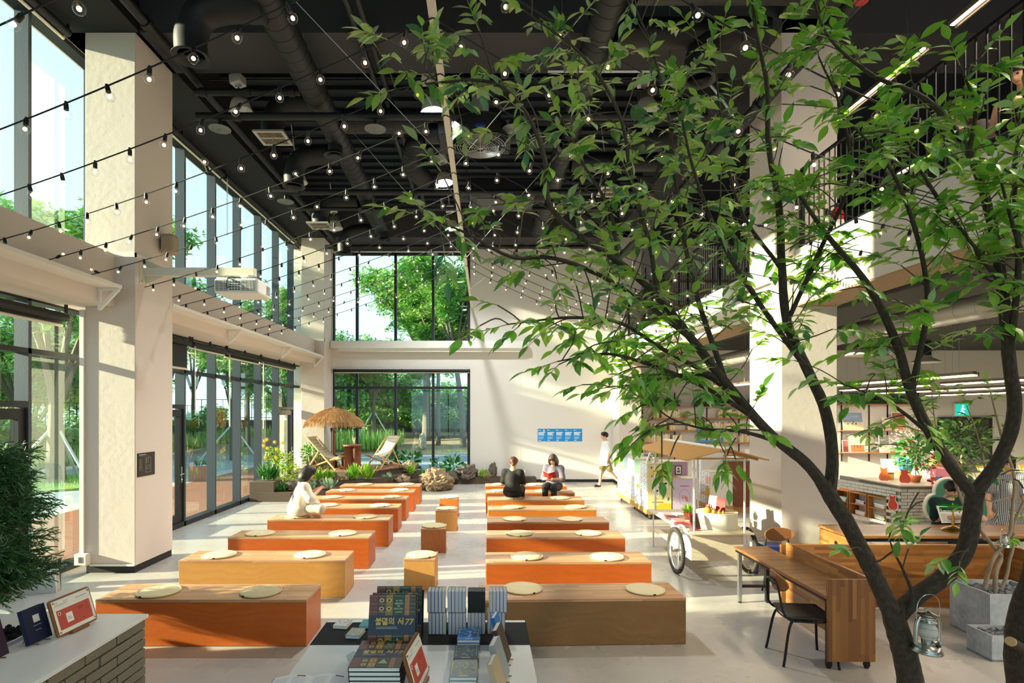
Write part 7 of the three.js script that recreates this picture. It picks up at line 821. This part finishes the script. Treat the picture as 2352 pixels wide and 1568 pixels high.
function person(label, pos, turn, J, wear) {
  const o = thing('person', label, 'person', pos, turn), v = {}; for (const k in J) v[k] = V(...J[k]);
  const lr = (k, s) => v[k + s] ?? v[k].clone().multiply(V(s === 'L' ? -1 : 1, 1, 1)), L = (a, b, t) => a.clone().lerp(b, t), limbs = [];
  const up = v.neck, body = [[v.pelvis, v.chest, 0.115, 0.125], [lr('hip', 'L'), lr('hip', 'R'), 0.1, 0.1], [lr('shoulder', 'L'), lr('shoulder', 'R'), 0.06, 0.06], [v.chest, v.neck, 0.1, 0.06], [v.neck, v.head, 0.05, 0.05]], shirt = [[v.pelvis, v.chest, wear.flare ?? 0.15, 0.145], [lr('shoulder', 'L'), lr('shoulder', 'R'), 0.078, 0.078], [v.chest, L(v.chest, v.neck, 0.7), 0.13, 0.075], [lr('hip', 'L'), lr('hip', 'R'), 0.115, 0.115]], pants = [[lr('hip', 'L'), lr('hip', 'R'), 0.112, 0.112], [v.pelvis, L(v.pelvis, v.chest, 0.3), 0.12, 0.11]], shoes = [];
  if (wear.skirtTo) shirt.push([v.pelvis, V(...wear.skirtTo), 0.15, wear.hem ?? 0.2]);
  for (const s of ['L', 'R']) {
    const sh = lr('shoulder', s), el = lr('elbow', s), wr = lr('wrist', s), hp = lr('hip', s), kn = lr('knee', s), an = lr('ankle', s), to = lr('toe', s);
    body.push([sh, el, 0.05, 0.04], [el, wr, 0.039, 0.027], [hp, kn, 0.082, 0.057], [kn, an, 0.056, 0.037], [an, to, 0.038, 0.03]);
    const sl = wear.sleeve; shirt.push([sh, L(sh, el, Math.min(1, sl)), 0.07, wear.cuff ?? 0.066]); if (sl > 1) shirt.push([el, L(el, wr, sl - 1), 0.062, 0.05]);
    const pl = wear.leg ?? 2; if (pl > 0) pants.push([hp, L(hp, kn, Math.min(1, pl)), 0.1, pl < 1 ? 0.09 : 0.074]); if (pl > 1) pants.push([kn, L(kn, an, pl - 1.08), 0.073, 0.055]);
    shoes.push([an.clone().add(V(0, -0.02, 0)), to, 0.045, 0.038]);
  }
  // hands: palm, four fingers and a thumb, each a chain of its own
  const handBones = (s) => { const wr = lr('wrist', s), el = lr('elbow', s), f = wr.clone().sub(el).normalize(), side = V(s === 'L' ? 1 : -1, 0, 0).addScaledVector(f, -f.x * (s === 'L' ? 1 : -1)).normalize(), dn = f.clone().cross(side).normalize(); if (dn.y > 0) dn.multiplyScalar(-1); const c = L(wr, wr.clone().addScaledVector(f, 0.08), 1), out = [[wr, c, 0.026, 0.03]]; for (let i = 0; i < 4; i++) { const b = c.clone().addScaledVector(side, (1.5 - i) * 0.019), l = [0.062, 0.072, 0.068, 0.052][i], m = b.clone().addScaledVector(f, l * 0.55).addScaledVector(dn, l * 0.2), e = m.clone().addScaledVector(f, l * 0.3).addScaledVector(dn, l * 0.42); out.push([b, m, 0.0095, 0.0088], [m, e, 0.0088, 0.0075]); } const tb = L(wr, c, 0.45).addScaledVector(side, 0.026), tm = tb.clone().addScaledVector(side, 0.026).addScaledVector(f, 0.026); out.push([tb, tm, 0.012, 0.0105], [tm, tm.clone().addScaledVector(f, 0.03).addScaledVector(dn, 0.01), 0.0105, 0.008]); return out; };
  // head in its own frame: nod turns it forward
  const nod = wear.nod ?? 0, H = v.head, hd = (x, y, z) => V(x, y, z).applyEuler(new THREE.Euler(nod, wear.look ?? 0, 0, 'YXZ')).add(H), inv = (p) => p.clone().sub(H).applyEuler(new THREE.Euler(-nod, 0, 0)).applyEuler(new THREE.Euler(0, 0, 0)), qi = new THREE.Quaternion().setFromEuler(new THREE.Euler(nod, wear.look ?? 0, 0, 'YXZ')).invert(), w = V(), el = (p, cx, cy, cz, a, b, c) => { w.copy(p).sub(H).applyQuaternion(qi); return (Math.hypot((w.x - cx) / a, (w.y - cy) / b, (w.z - cz) / c) - 1) * Math.min(a, b, c); };
  const headF = (p) => { let d = el(p, 0, 0.03, -0.008, 0.074, 0.09, 0.094); d = smin(d, el(p, 0, -0.045, 0.028, 0.052, 0.062, 0.058), 0.05); d = smin(d, el(p, 0, -0.012, 0.092, 0.011, 0.02, 0.016), 0.02); for (const s of [-1, 1]) { d = smin(d, el(p, s * 0.074, -0.008, -0.006, 0.01, 0.027, 0.018), 0.012); d = Math.max(d, -el(p, s * 0.03, 0.012, 0.096, 0.017, 0.01, 0.014)); } return d; };
  const g = [bonesMesh(body, 60, 0.045), sdfMesh(headF, H.clone().subScalar(0.17), H.clone().addScalar(0.17), 44)]; for (const s of ['L', 'R']) { if (!wear.noHands) g.push(bonesMesh(handBones(s), 40, 0.008)); }
  const bodyM = obj('body', g, wear.skin ?? M.skin, o);
  const face = obj('eyes', [-1, 1].map((s) => { const c = hd(s * 0.029, 0.012, 0.083); return sph(0.0095, c.x, c.y, c.z, 8); }), M.black, o); obj('mouth', tube([hd(-0.02, -0.055, 0.082), hd(0, -0.058, 0.088), hd(0.02, -0.055, 0.082)], 0.004, 6, 5), mat('#a8584c', 0.6), o);
  obj('hair', sdfMesh((p) => { let d = el(p, 0, 0.038, -0.016, 0.09, 0.1, 0.106); if (wear.bob) d = smin(d, el(p, 0, -0.055, -0.03, 0.112, 0.125, 0.105), 0.05); if (wear.bob) d = smin(d, el(p, 0, -0.1, -0.055, 0.105, 0.1, 0.075), 0.06); d = smin(d, el(p, 0, 0.075, 0.05, 0.078, 0.048, 0.05), 0.03); if (wear.bun) d = smin(d, el(p, -0.03, -0.055, -0.1, 0.045, 0.038, 0.035), 0.02); return Math.max(d, -el(p, 0, -0.055, 0.09, wear.bob ? 0.062 : 0.085, 0.095, 0.085), wear.bob ? -9 : -el(p, 0, -0.12, -0.01, 0.12, wear.bun ? 0.06 : 0.1, 0.1)) + 0.004 * noise.noise(w.x * 120, w.y * 14, w.z * 60); }, H.clone().subScalar(0.2), H.clone().addScalar(0.2), 48), wear.hair, o);
  if ((wear.leg ?? 2) > 0) obj('trousers', bonesMesh(pants, 52, 0.04), wear.pantsM, o);
  const neckY = up.y + 0.005 - (wear.scoop ?? 0); obj(wear.dress ? 'dress' : 'shirt', bonesMesh(shirt, 64, 0.05, (p) => Math.max(p.y - neckY - Math.abs(p.x) * 0.5, (wear.hemY !== undefined ? wear.hemY - p.y : -9)) + 0.004 * noise.noise(p.x * 30, p.y * 8, p.z * 30)), wear.shirtM, o);
  if (wear.shoeM) many('shoe', ['L', 'R'].map((s, i) => bonesMesh([shoes[i]], 24, 0.02)), wear.shoeM, o);
  return o;
}
const crossLeg = { pelvis: [0, 0.12, 0], chest: [0, 0.4, 0.05], neck: [0, 0.545, 0.075], head: [0, 0.72, 0.14], shoulder: [0.165, 0.5, 0.05], elbow: [0.24, 0.3, 0.14], wrist: [0.07, 0.42, 0.31], hip: [0.1, 0.11, 0.03], knee: [0.33, 0.13, 0.3], ankle: [-0.06, 0.075, 0.33], toe: [-0.16, 0.07, 0.3] };
const seated = { pelvis: [0, 0.11, 0], chest: [0, 0.4, 0.02], neck: [0, 0.545, 0.04], head: [0, 0.7, 0.1], shoulder: [0.165, 0.5, 0.02], elbow: [0.225, 0.27, 0.09], wrist: [0.1, 0.29, 0.31], hip: [0.095, 0.1, 0.02], knee: [0.1, 0.11, 0.43], ankle: [0.1, -0.33, 0.45], toe: [0.105, -0.415, 0.58] };
const speckle = mat('#e2d5bf', 0.95, 0, { bumpMap: T.fine, bumpScale: 0.002 });
{ const o = person('person in loose cream shirt sitting cross-legged on a bench with a phone', [-3.2, 0.5, -9.9], 2.0, crossLeg, { flare: 0.225, sleeve: 1.25, cuff: 0.085, hair: M.hairBlack, bob: true, nod: 0.5, shirtM: speckle, pantsM: mat('#c9bda8', 0.95), hemY: 0.01 }); obj('bag_strap', tube([[-0.13, 0.18, -0.15], [-0.02, 0.42, -0.115], [0.1, 0.53, -0.03], [0.14, 0.5, 0.12], [0.05, 0.32, 0.2]], 0.008, 30, 5), M.black, o);
  const a = V(0, 0.5, 0.42).applyAxisAngle(V(0, 1, 0), 2.0).add(V(-3.2, 0.5, -9.9)), p = thing('phone', 'pale blue phone held by the person in the cream shirt', 'phone', a.toArray(), 2.0); obj('case', cb(0.08, 0.15, 0.01, 0, -0.07, 0, 0.008).applyMatrix4(M4(0, 0, 0, -0.9)), mat('#8fb6bf', 0.4), p); obj('screen', bx(-0.034, 0.034, -0.06, 0.07, -0.0065, -0.005).applyMatrix4(M4(0, 0, 0, -0.9)), M.black, p); }
{ const t = thing('ticket', 'small white and red paper slip on the bench behind the cross-legged person', 'paper', [-3.52, 0.461, -9.95], 0.3); obj('sheet', bx(-0.05, 0.05, 0, 0.003, -0.03, 0.03), M.paper, t); obj('print', bx(-0.02, 0.05, 0.003, 0.004, 0.01, 0.03), M.red, t); }
person('person in black gathered blouse seen from behind on a right bench', [0.62, 0.5, -12.02], 2.85, seated, { sleeve: 0.8, cuff: 0.075, flare: 0.165, scoop: 0.015, hair: M.hairRed, bun: true, nod: 0.35, look: -0.1, shirtM: mat('#17110f', 0.8), pantsM: mat('#13151a', 0.8), shoeM: M.black, hemY: 0.13 });
{ const o = person('person in grey tee sitting toward the viewer reading a red book', [1.62, 0.5, -13.0], -0.35, { ...seated, ankle: [0.1, -0.38, 0.4], toe: [0.1, -0.45, 0.5] }, { sleeve: 0.95, cuff: 0.068, flare: 0.175, hair: M.hairBrown, bob: true, nod: 0.5, shirtM: mat('#6f6670', 0.9), pantsM: mat('#1d1a1a', 0.8), shoeM: M.black, hemY: 0.05 }); }
function openBook(label, x, y, z, turn, c) { const o = thing('open_book', label, 'book', [x, y, z], turn); for (const s of [-1, 1]) { obj('cover', bx(0, 0.15, -0.003, 0, -0.11, 0.11).applyMatrix4(M4(0, 0, 0, 0, 0, 0.45)).applyMatrix4(s > 0 ? M4() : M4(0, 0, 0, 0, Math.PI)).applyMatrix4(M4(0, 0, 0, 0.7)), c, o); obj('pages', bx(0.002, 0.143, 0.0005, 0.01, -0.105, 0.105).applyMatrix4(M4(0, 0, 0, 0, 0, 0.45)).applyMatrix4(s > 0 ? M4() : M4(0, 0, 0, 0, Math.PI)).applyMatrix4(M4(0, 0, 0, 0.7)), M.paper, o); } }
openBook('red open book in the hands of the person in the grey tee', 1.47, 0.86, -12.6, -0.35 + Math.PI, mat('#b51f1c', 0.5)); openBook('white open book in front of the person in the black blouse', 0.78, 0.88, -12.45, 2.85 + Math.PI, M.paper);
person('walking person in long white tee and khaki shorts by the back wall', [3.72, 0, -17.1], -Math.PI / 2, { pelvis: [0, 0.9, 0], chest: [0, 1.2, 0.02], neck: [0, 1.4, 0.03], head: [0, 1.56, 0.06], shoulder: [0.17, 1.34, 0.02], elbow: [0.22, 1.08, -0.02], wristL: [-0.2, 0.86, 0.14], wristR: [0.2, 0.84, 0.02], hip: [0.095, 0.88, 0], kneeL: [-0.1, 0.5, 0.14], kneeR: [0.1, 0.5, -0.1], ankleL: [-0.1, 0.08, 0.18], ankleR: [0.1, 0.13, -0.42], toeL: [-0.1, 0.045, 0.32], toeR: [0.1, 0.045, -0.32] }, { sleeve: 0.8, cuff: 0.1, flare: 0.19, skirtTo: [0, 0.72, 0], hem: 0.2, hair: M.hairBlack, shirtM: mat('#e9e6e2', 0.9), pantsM: mat('#9a8658', 0.9), leg: 0.85, shoeM: M.hairBlack, hemY: 0.68 });
{ person('person in dark green T-shirt reading a newspaper behind the green lamp', [6.62, 0.5, -8.1], 0.05, { ...seated, wrist: [0.17, 0.35, 0.36], elbow: [0.27, 0.3, 0.14] }, { sleeve: 0.9, cuff: 0.075, flare: 0.17, hair: M.hairBlack, nod: 0.55, shirtM: mat('#0f3330', 0.9), pantsM: mat('#11162a', 0.9), hemY: 0.02 });
  const t = canvas(256, 180, (c, w, h) => { c.fillStyle = '#dcd8d0'; c.fillRect(0, 0, w, h); c.fillStyle = '#151515'; c.font = 'bold 52px serif'; c.fillText('lexamp', 14, 62); lines(c, 14, 90, 220, 7, 12, 4, '#777'); }), m = mat('#ffffff', 0.85, 0, { map: t }); m.userData.ownUV = true; const o = thing('newspaper', 'folded newspaper held up behind the brass lamp base', 'newspaper', [6.5, 0.77, -7.78]); obj('sheet', bx(-0.2, 0.2, 0, 0.24, -0.004, 0).applyMatrix4(M4(0, 0, 0, -0.4)), M.paper, o); obj('print', new THREE.PlaneGeometry(0.4, 0.24).translate(0, 0.12, 0.002).applyMatrix4(M4(0, 0, 0, -0.4)), m, o, false);
  const st = thing('low_bench', 'low bench under the person in the green T-shirt', 'bench', [6.62, 0, -8.12]); obj('top', cb(0.6, 0.04, 0.4, 0, 0.4, 0, 0.004), M.oak, st); for (const x of [-0.25, 0.25]) obj('leg', bx(x - 0.02, x + 0.02, 0, 0.4, -0.18, 0.18), M.oak, st); }
const stand = { pelvis: [0, 0.88, 0], chest: [0, 1.17, 0.02], neck: [0, 1.36, 0.02], head: [0, 1.52, 0.05], shoulder: [0.165, 1.3, 0.02], elbow: [0.22, 1.04, 0.0], wrist: [0.22, 0.8, 0.08], hip: [0.09, 0.86, 0], knee: [0.09, 0.47, 0.02], ankle: [0.09, 0.08, -0.02], toe: [0.1, 0.04, 0.12] };
const gingham = mat('#ffffff', 0.9, 0, { map: tex(64, 64, (u, v) => { const a = (u * 4 % 1 < 0.5 ? 1 : 0) + (v * 4 % 1 < 0.5 ? 1 : 0); return a === 2 ? [24, 24, 28] : a ? [120, 120, 124] : [226, 224, 220]; }) }); gingham.map.repeat.set(12, 12);
person('person in black and white gingham dress standing at the right edge', [7.98, 0, -8.65], -0.4, stand, { sleeve: 0.7, cuff: 0.09, flare: 0.16, skirtTo: [0, 0.45, 0], hem: 0.28, dress: true, hair: M.hairBlack, bob: true, nod: 0.3, shirtM: gingham, leg: 0, pantsM: M.black, shoeM: M.black, hemY: 0.42 });
person('fair-haired person sitting behind the brick counter', [10.15, 0.45, -12.85], 0.9, seated, { sleeve: 0.8, hair: mat('#b07a3c', 0.5), bob: true, nod: 0.3, shirtM: mat('#d8cfc0', 0.9), pantsM: M.black, hemY: 0.05, noHands: true });
person('dark-haired person in black behind the brick counter', [10.62, 0.42, -12.95], -1.2, seated, { sleeve: 1.4, hair: M.hairBlack, nod: 0.3, shirtM: mat('#141416', 0.9), pantsM: M.black, hemY: 0.05, noHands: true });
[['wooden crate under the fair-haired person', 10.15, -12.85, 0.42], ['wooden crate under the dark-haired person in black', 10.62, -12.95, 0.39]].forEach(([l, x, z, h]) => { const o = thing('wooden_crate', l, 'crate', [x, 0, z]); obj('box', cb(0.36, h - 0.03, 0.36, 0, 0, 0, 0.004), M.oak, o); obj('top', cb(0.38, 0.03, 0.38, 0, h - 0.03, 0, 0.004), M.oak, o); });
person('person in dark clothes bent over a book behind the mezzanine railing, nearer one', [4.98, 4.64, -5.12], -1.4, crossLeg, { sleeve: 0.9, hair: M.hairBlack, nod: 0.6, shirtM: mat('#16161a', 0.9), pantsM: M.black, hemY: 0.02, noHands: true });
person('person with dark hair leaning beside the nearer reader on the mezzanine', [5.0, 4.64, -5.85], -1.3, crossLeg, { sleeve: 0.9, hair: M.hairBrown, bob: true, nod: 0.5, shirtM: mat('#3a3634', 0.9), pantsM: M.black, hemY: 0.02, noHands: true });
// ================================================================ outside
const groundTex = (a, b, f, z) => tex(256, 256, (u, v) => mix3(hex(a), hex(b), Math.max(0, Math.min(1, 0.5 + per(u, v, f, z) * 0.8 + per(u, v, f * 5, z + 2) * 0.4))));
T.asph = groundTex('#8d959c', '#a6adb2', 8, 1); T.asph.repeat.set(0.2, 0.2); T.dirt = groundTex('#8f7f66', '#b3a184', 9, 4); T.dirt.repeat.set(0.25, 0.25); T.grass = groundTex('#5d8a34', '#86ab4c', 12, 6); T.grass.repeat.set(0.3, 0.3); T.pave = groundTex('#a9a7a2', '#c3c0b8', 7, 9); T.pave.repeat.set(0.3, 0.3);
const ground = (name, label, g, m) => tag(obj(name, g, m), label, 'ground', null, 'structure');
ground('outside_ground', 'pale paving and road around the building', [bx(-90, -6.3, -0.3, -0.06, -90, 40), bx(-6.3, 60, -0.3, -0.06, -90, ZB - 0.25), bx(-6.3, 60, -0.3, -0.06, ZF + 0.25, 40)], mat('#ffffff', 0.9, 0, { map: T.asph }));
ground('outside_ground', 'grass verge beyond the road on the left', bx(-90, -17, -0.06, 0.0, -90, 40), mat('#ffffff', 1, 0, { map: T.grass }));
ground('outside_ground', 'grass island around the propped tree', cyl(2.4, 2.4, 0.06, -14, -0.06, -18.6, 40), mat('#ffffff', 1, 0, { map: T.grass }));
{ const g = new THREE.PlaneGeometry(90, 40, 60, 30).rotateX(-Math.PI / 2), p = g.attributes.position; for (let i = 0; i < p.count; i++) { const z = p.getZ(i); p.setY(i, 0.06 * (20 - z) * 0.6 + 0.15 * noise.noise(p.getX(i) * 0.3, z * 0.3, 1) - 0.06); } g.computeVertexNormals(); ground('outside_ground', 'dry leafy earth slope beyond the path at the back', g.translate(10, 0, -51), mat('#ffffff', 1, 0, { map: T.dirt })); }
{ const o = thing('boardwalk', 'reddish plank boardwalk outside the left windows', 'deck'); o.userData.kind = 'structure'; for (let i = 0; i < 22; i++) obj('plank', bx(-6.42 - i * 0.145 - 0.138, -6.42 - i * 0.145, -0.06, -0.02, -24, 6), M.deckWood, o); obj('stone_band', bx(-10.2, -9.62, -0.06, -0.02, -24, 6), mat('#ffffff', 0.9, 0, { map: T.pave }), o); }
{ const o = thing('kerb', 'pale kerb line along the far side of the road', 'kerb'); obj('stone', bx(-17.1, -16.9, -0.06, 0.06, -70, 20), M.wallSmooth, o); o.userData.kind = 'structure'; }
function fence(label, a, b, y, h) { const o = thing('garden_fence', label, 'fence'), d = a.distanceTo(b), u = b.clone().sub(a).normalize(), n = Math.round(d / 0.6); obj('base_wall', bar([a.x, y - 0.5, a.z], [b.x, y - 0.5, b.z], 0.3, 1.0), mat('#3a3a38', 0.95), o); obj('rail', [bar([a.x, y + h, a.z], [b.x, y + h, b.z], 0.05, 0.05), bar([a.x, y + 0.2, a.z], [b.x, y + 0.2, b.z], 0.05, 0.05)], M.frame, o); const g = bx(-0.02, 0.02, 0, h, -0.02, 0.02); for (let i = 0; i <= n && i < 140; i++) { const m = put(new THREE.Mesh(g, M.frame), 'bar', o); m.position.copy(a).addScaledVector(u, d * i / n); m.position.y = y; } }
fence('dark garden wall and fence behind the trees at the back', V(-24, 0, -47), V(22, 0, -47), 1.6, 1.7); fence('dark garden wall and fence beyond the road on the left', V(-24, 0, -12), V(-24, 0, -46.5), 1.2, 1.6);
const clump = (() => { const l = []; for (let i = 0; i < 12; i++) l.push(mv(leafG, rr(-0.22, 0.22), rr(-0.16, 0.16), rr(-0.22, 0.22), rr(0.6, 2.4), rr(0, 6.28), rr(-0.6, 0.6), rr(0.16, 0.26))); return join(l); })();
const treeCols = ['#96c85e', '#80bc54', '#b2d872', '#68a850', '#c6e288', '#589a54'].map((c) => new THREE.Color(c)), treeLeaf = leafMat('#ffffff', 0.5);
function tree(label, x, z, h, spread, o2 = {}) {
  const o = thing('garden_tree', label, 'tree', [x, o2.y ?? 0, z]), r = o2.r ?? 0.16, th = h * (o2.fork ?? 0.35), lean = o2.lean ?? 0, tips = []; obj('trunk', taper([[0, -0.1, 0], [lean * 0.3, th * 0.5, 0], [lean, th, 0]], [r * 1.25, r, r * 0.8], 12, 5, 0.1), M.trunk, o);
  const nb = o2.nb ?? 7; for (let k = 0; k < nb; k++) { const a = k * 2.4 + rr(-0.4, 0.4), R = spread * rr(0.45, 0.95), t = V(lean + Math.cos(a) * R, th + (h - th) * rr(0.3, 0.92), Math.sin(a) * R), m = V(lean + Math.cos(a) * R * 0.35, th + (t.y - th) * 0.5, Math.sin(a) * R * 0.35); obj('limb', taper([[lean, th * 0.92, 0], m, t], [r * 0.55, r * 0.35, r * 0.1], 7, 4, 0.1), M.trunk, o); tips.push(t, m.clone().lerp(t, 0.55)); const s = t.clone().add(V(rr(-1, 1), rr(-0.5, 0.6), rr(-1, 1)).multiplyScalar(spread * 0.35)); obj('limb', taper([m, t.clone().lerp(s, 0.4), s], [r * 0.25, r * 0.15, r * 0.05], 5, 3), M.trunk, o); tips.push(s); }
  const n = o2.n ?? 1500, im = new THREE.InstancedMesh(clump, treeLeaf, n), c = new THREE.Color(); for (let i = 0; i < n; i++) { const t = tips[ri(tips.length)], q = V(rr(-1, 1), rr(-1, 1), rr(-1, 1)).normalize().multiplyScalar(spread * (o2.puff ?? 0.34) * Math.pow(rnd(), 0.6)); q.y *= 0.6; im.setMatrixAt(i, M4(t.x + q.x, t.y + q.y, t.z + q.z, rr(-0.4, 0.4), rr(0, 6), rr(-0.4, 0.4), rr(0.8, 1.6) * (o2.leaf ?? 1))); im.setColorAt(i, c.copy(treeCols[ri(6)]).multiplyScalar(rr(0.8, 1.15))); } im.castShadow = im.receiveShadow = true; im.name = 'foliage'; im.userData.kind = 'stuff'; o.add(im);
  if (o2.props) for (const a of [0.3, 2.4, 4.5]) obj('prop_pole', rod([Math.cos(a) * 1.5, 0, Math.sin(a) * 1.5], [lean * 0.5, th * 0.75, 0], 0.045, 8), mat('#b9bdbd', 0.7), o);
  return o;
}
tree('broad tree with thick propped trunk outside the near left window', -13.9, -18.4, 11.5, 3.4, { r: 0.24, fork: 0.22, props: true, n: 1500, nb: 8 });
tree('tall tree outside the left windows beyond the tall column', -16.5, -29, 9.5, 3.2, { n: 1300, fork: 0.3 });
tree('slender propped tree outside the third left window', -12.2, -27.5, 7.5, 2.0, { r: 0.1, props: true, n: 600, fork: 0.3 });
tree('tree outside the far left windows by the road', -14.6, -35, 10.5, 3.2, { n: 1300 });
tree('dark tree behind the road on the left', -20.5, -33, 9, 3.4, { n: 1200 }); tree('wide tree at the left fence seen low in the near window', -21.5, -26, 8, 3.4, { n: 1200 }); tree('tree at the left fence far back', -21, -41, 11, 3.6, { n: 1300 }); tree('leafy tree at the left fence nearest the viewer', -22.5, -19.5, 7, 3.2, { n: 900 });
tree('young propped tree in the middle of the garden window', -6.6, -34, 7.2, 2.4, { r: 0.15, fork: 0.42, props: true, n: 700, y: 0.1 });
tree('tall dark-trunked tree right of the young propped tree', -4.0, -40, 13.5, 4.2, { r: 0.27, fork: 0.36, n: 1900, y: 0.3, nb: 10 });
tree('straight thin tree at the second garden mullion', -2.9, -36.5, 11, 2.8, { r: 0.13, fork: 0.45, n: 1500, y: 0.2 });
tree('leaning pale-trunked tree at the right of the garden window', -1.2, -34.5, 12.5, 3.4, { r: 0.17, fork: 0.42, lean: -0.5, n: 1700, y: 0.15, nb: 9 });
tree('leafy tree at the left of the garden window', -10.8, -40, 7.6, 3.4, { n: 1100, y: 0.3 }); tree('low spreading tree behind the garden fence', -7.2, -45, 8, 4, { n: 1100, y: 0.4, fork: 0.2 }); tree('tree behind the garden fence on the right', 1.5, -44, 12.5, 4.2, { n: 1300, y: 0.4, fork: 0.25 }); tree('tree in the corner beyond the left windows and garden', -15.5, -45, 8, 4, { n: 1100, fork: 0.22 }); tree('bushy low tree at the garden corner', -9.2, -33, 5.2, 2.2, { r: 0.1, n: 800, fork: 0.2 });
[[-17.5, -53.5, 8, 5], [-13, -53.5, 7, 5], [-9.5, -53, 5, 4], [-5.5, -54, 4.5, 4], [-2, -54, 5, 4], [1.2, -53, 4.5, 4], [-30, -44, 8, 5], [-30.5, -38, 7.5, 5], [-31, -32, 7.5, 5], [-31, -26, 7, 5], [-30, -20, 6.5, 4.5]].forEach(([x, z, h, s], i) => tree(`dense bushy tree filling the view behind the fence, ${ORD[i]} of the hedge row`, x, z, h, s, { r: 0.14, fork: 0.08, n: 1100, nb: 9, leaf: 1.3, puff: 0.42 }));
[[-5.2, -42.5], [-2.2, -43], [0.5, -41], [-8.6, -42], [-18.6, -37], [-19.5, -30], [-19, -24]].forEach(([x, z], i) => tree(`low green shrub at the foot of the garden wall, ${ORD[i]} from the right`, x, z, 2.6, 1.7, { r: 0.06, fork: 0.1, n: 350, y: z < -39 ? 0.6 : 0, nb: 5, puff: 0.5 }));
function grassBed(label, x0, x1, z0, z1, n, h, y = 0) { const g = leafG.clone().scale(0.12, 1, 0.12), im = new THREE.InstancedMesh(g, leafMat('#ffffff', 0.3), n); for (let i = 0; i < n; i++) { im.setMatrixAt(i, M4(rr(x0, x1), y, rr(z0, z1), 0, rr(0, 6.28), 0).multiply(M4(0, 0, 0, rr(0.05, 0.6), 0, 0, h * rr(0.6, 1.3)))); im.setColorAt(i, [treeCols[0], treeCols[2], treeCols[4], bright[1]][ri(4)]); } im.castShadow = im.receiveShadow = true; im.name = numbered('tall_grass'); scene.add(im); tag(im, label, 'grass', null, 'stuff'); }
grassBed('tall green grass along the far roadside left of the hall', -20.5, -17.1, -50, -17, 5200, 1.0); grassBed('tall green grass outside the garden window behind the table', -11, -5.2, -37, -32, 2600, 1.0, 0.1); grassBed('short grass around the propped tree', -16, -12, -20.6, -16.8, 1600, 0.16); grassBed('thin grass edge along the back path', -5.2, 3, -32, -31, 700, 0.2, 0);
{ const o = thing('street_planter', 'slatted wooden planter box standing on the paving outside', 'planter', [-9.5, -0.06, -19.2], 0.2); obj('box', bx(-0.34, 0.34, 0, 0.52, -0.34, 0.34), M.conc, o); many('slat', [...Array(8)].map((_, i) => bx(-0.36 + i * 0.09, -0.3 + i * 0.09, 0.02, 0.54, 0.34, 0.36)), M.deckWood, o); tuftPlant(o, 40, 0.3, 0.2, deep, 0.5); }
rock('garden_stone', 'pale upright stone on the earth outside the garden window', -3.6, 0.45, -33.5, 0.45, [0.5, 1.3, 0.5], mat('#a8a094', 1), 2, 0.3);
renderer.render(scene, camera);
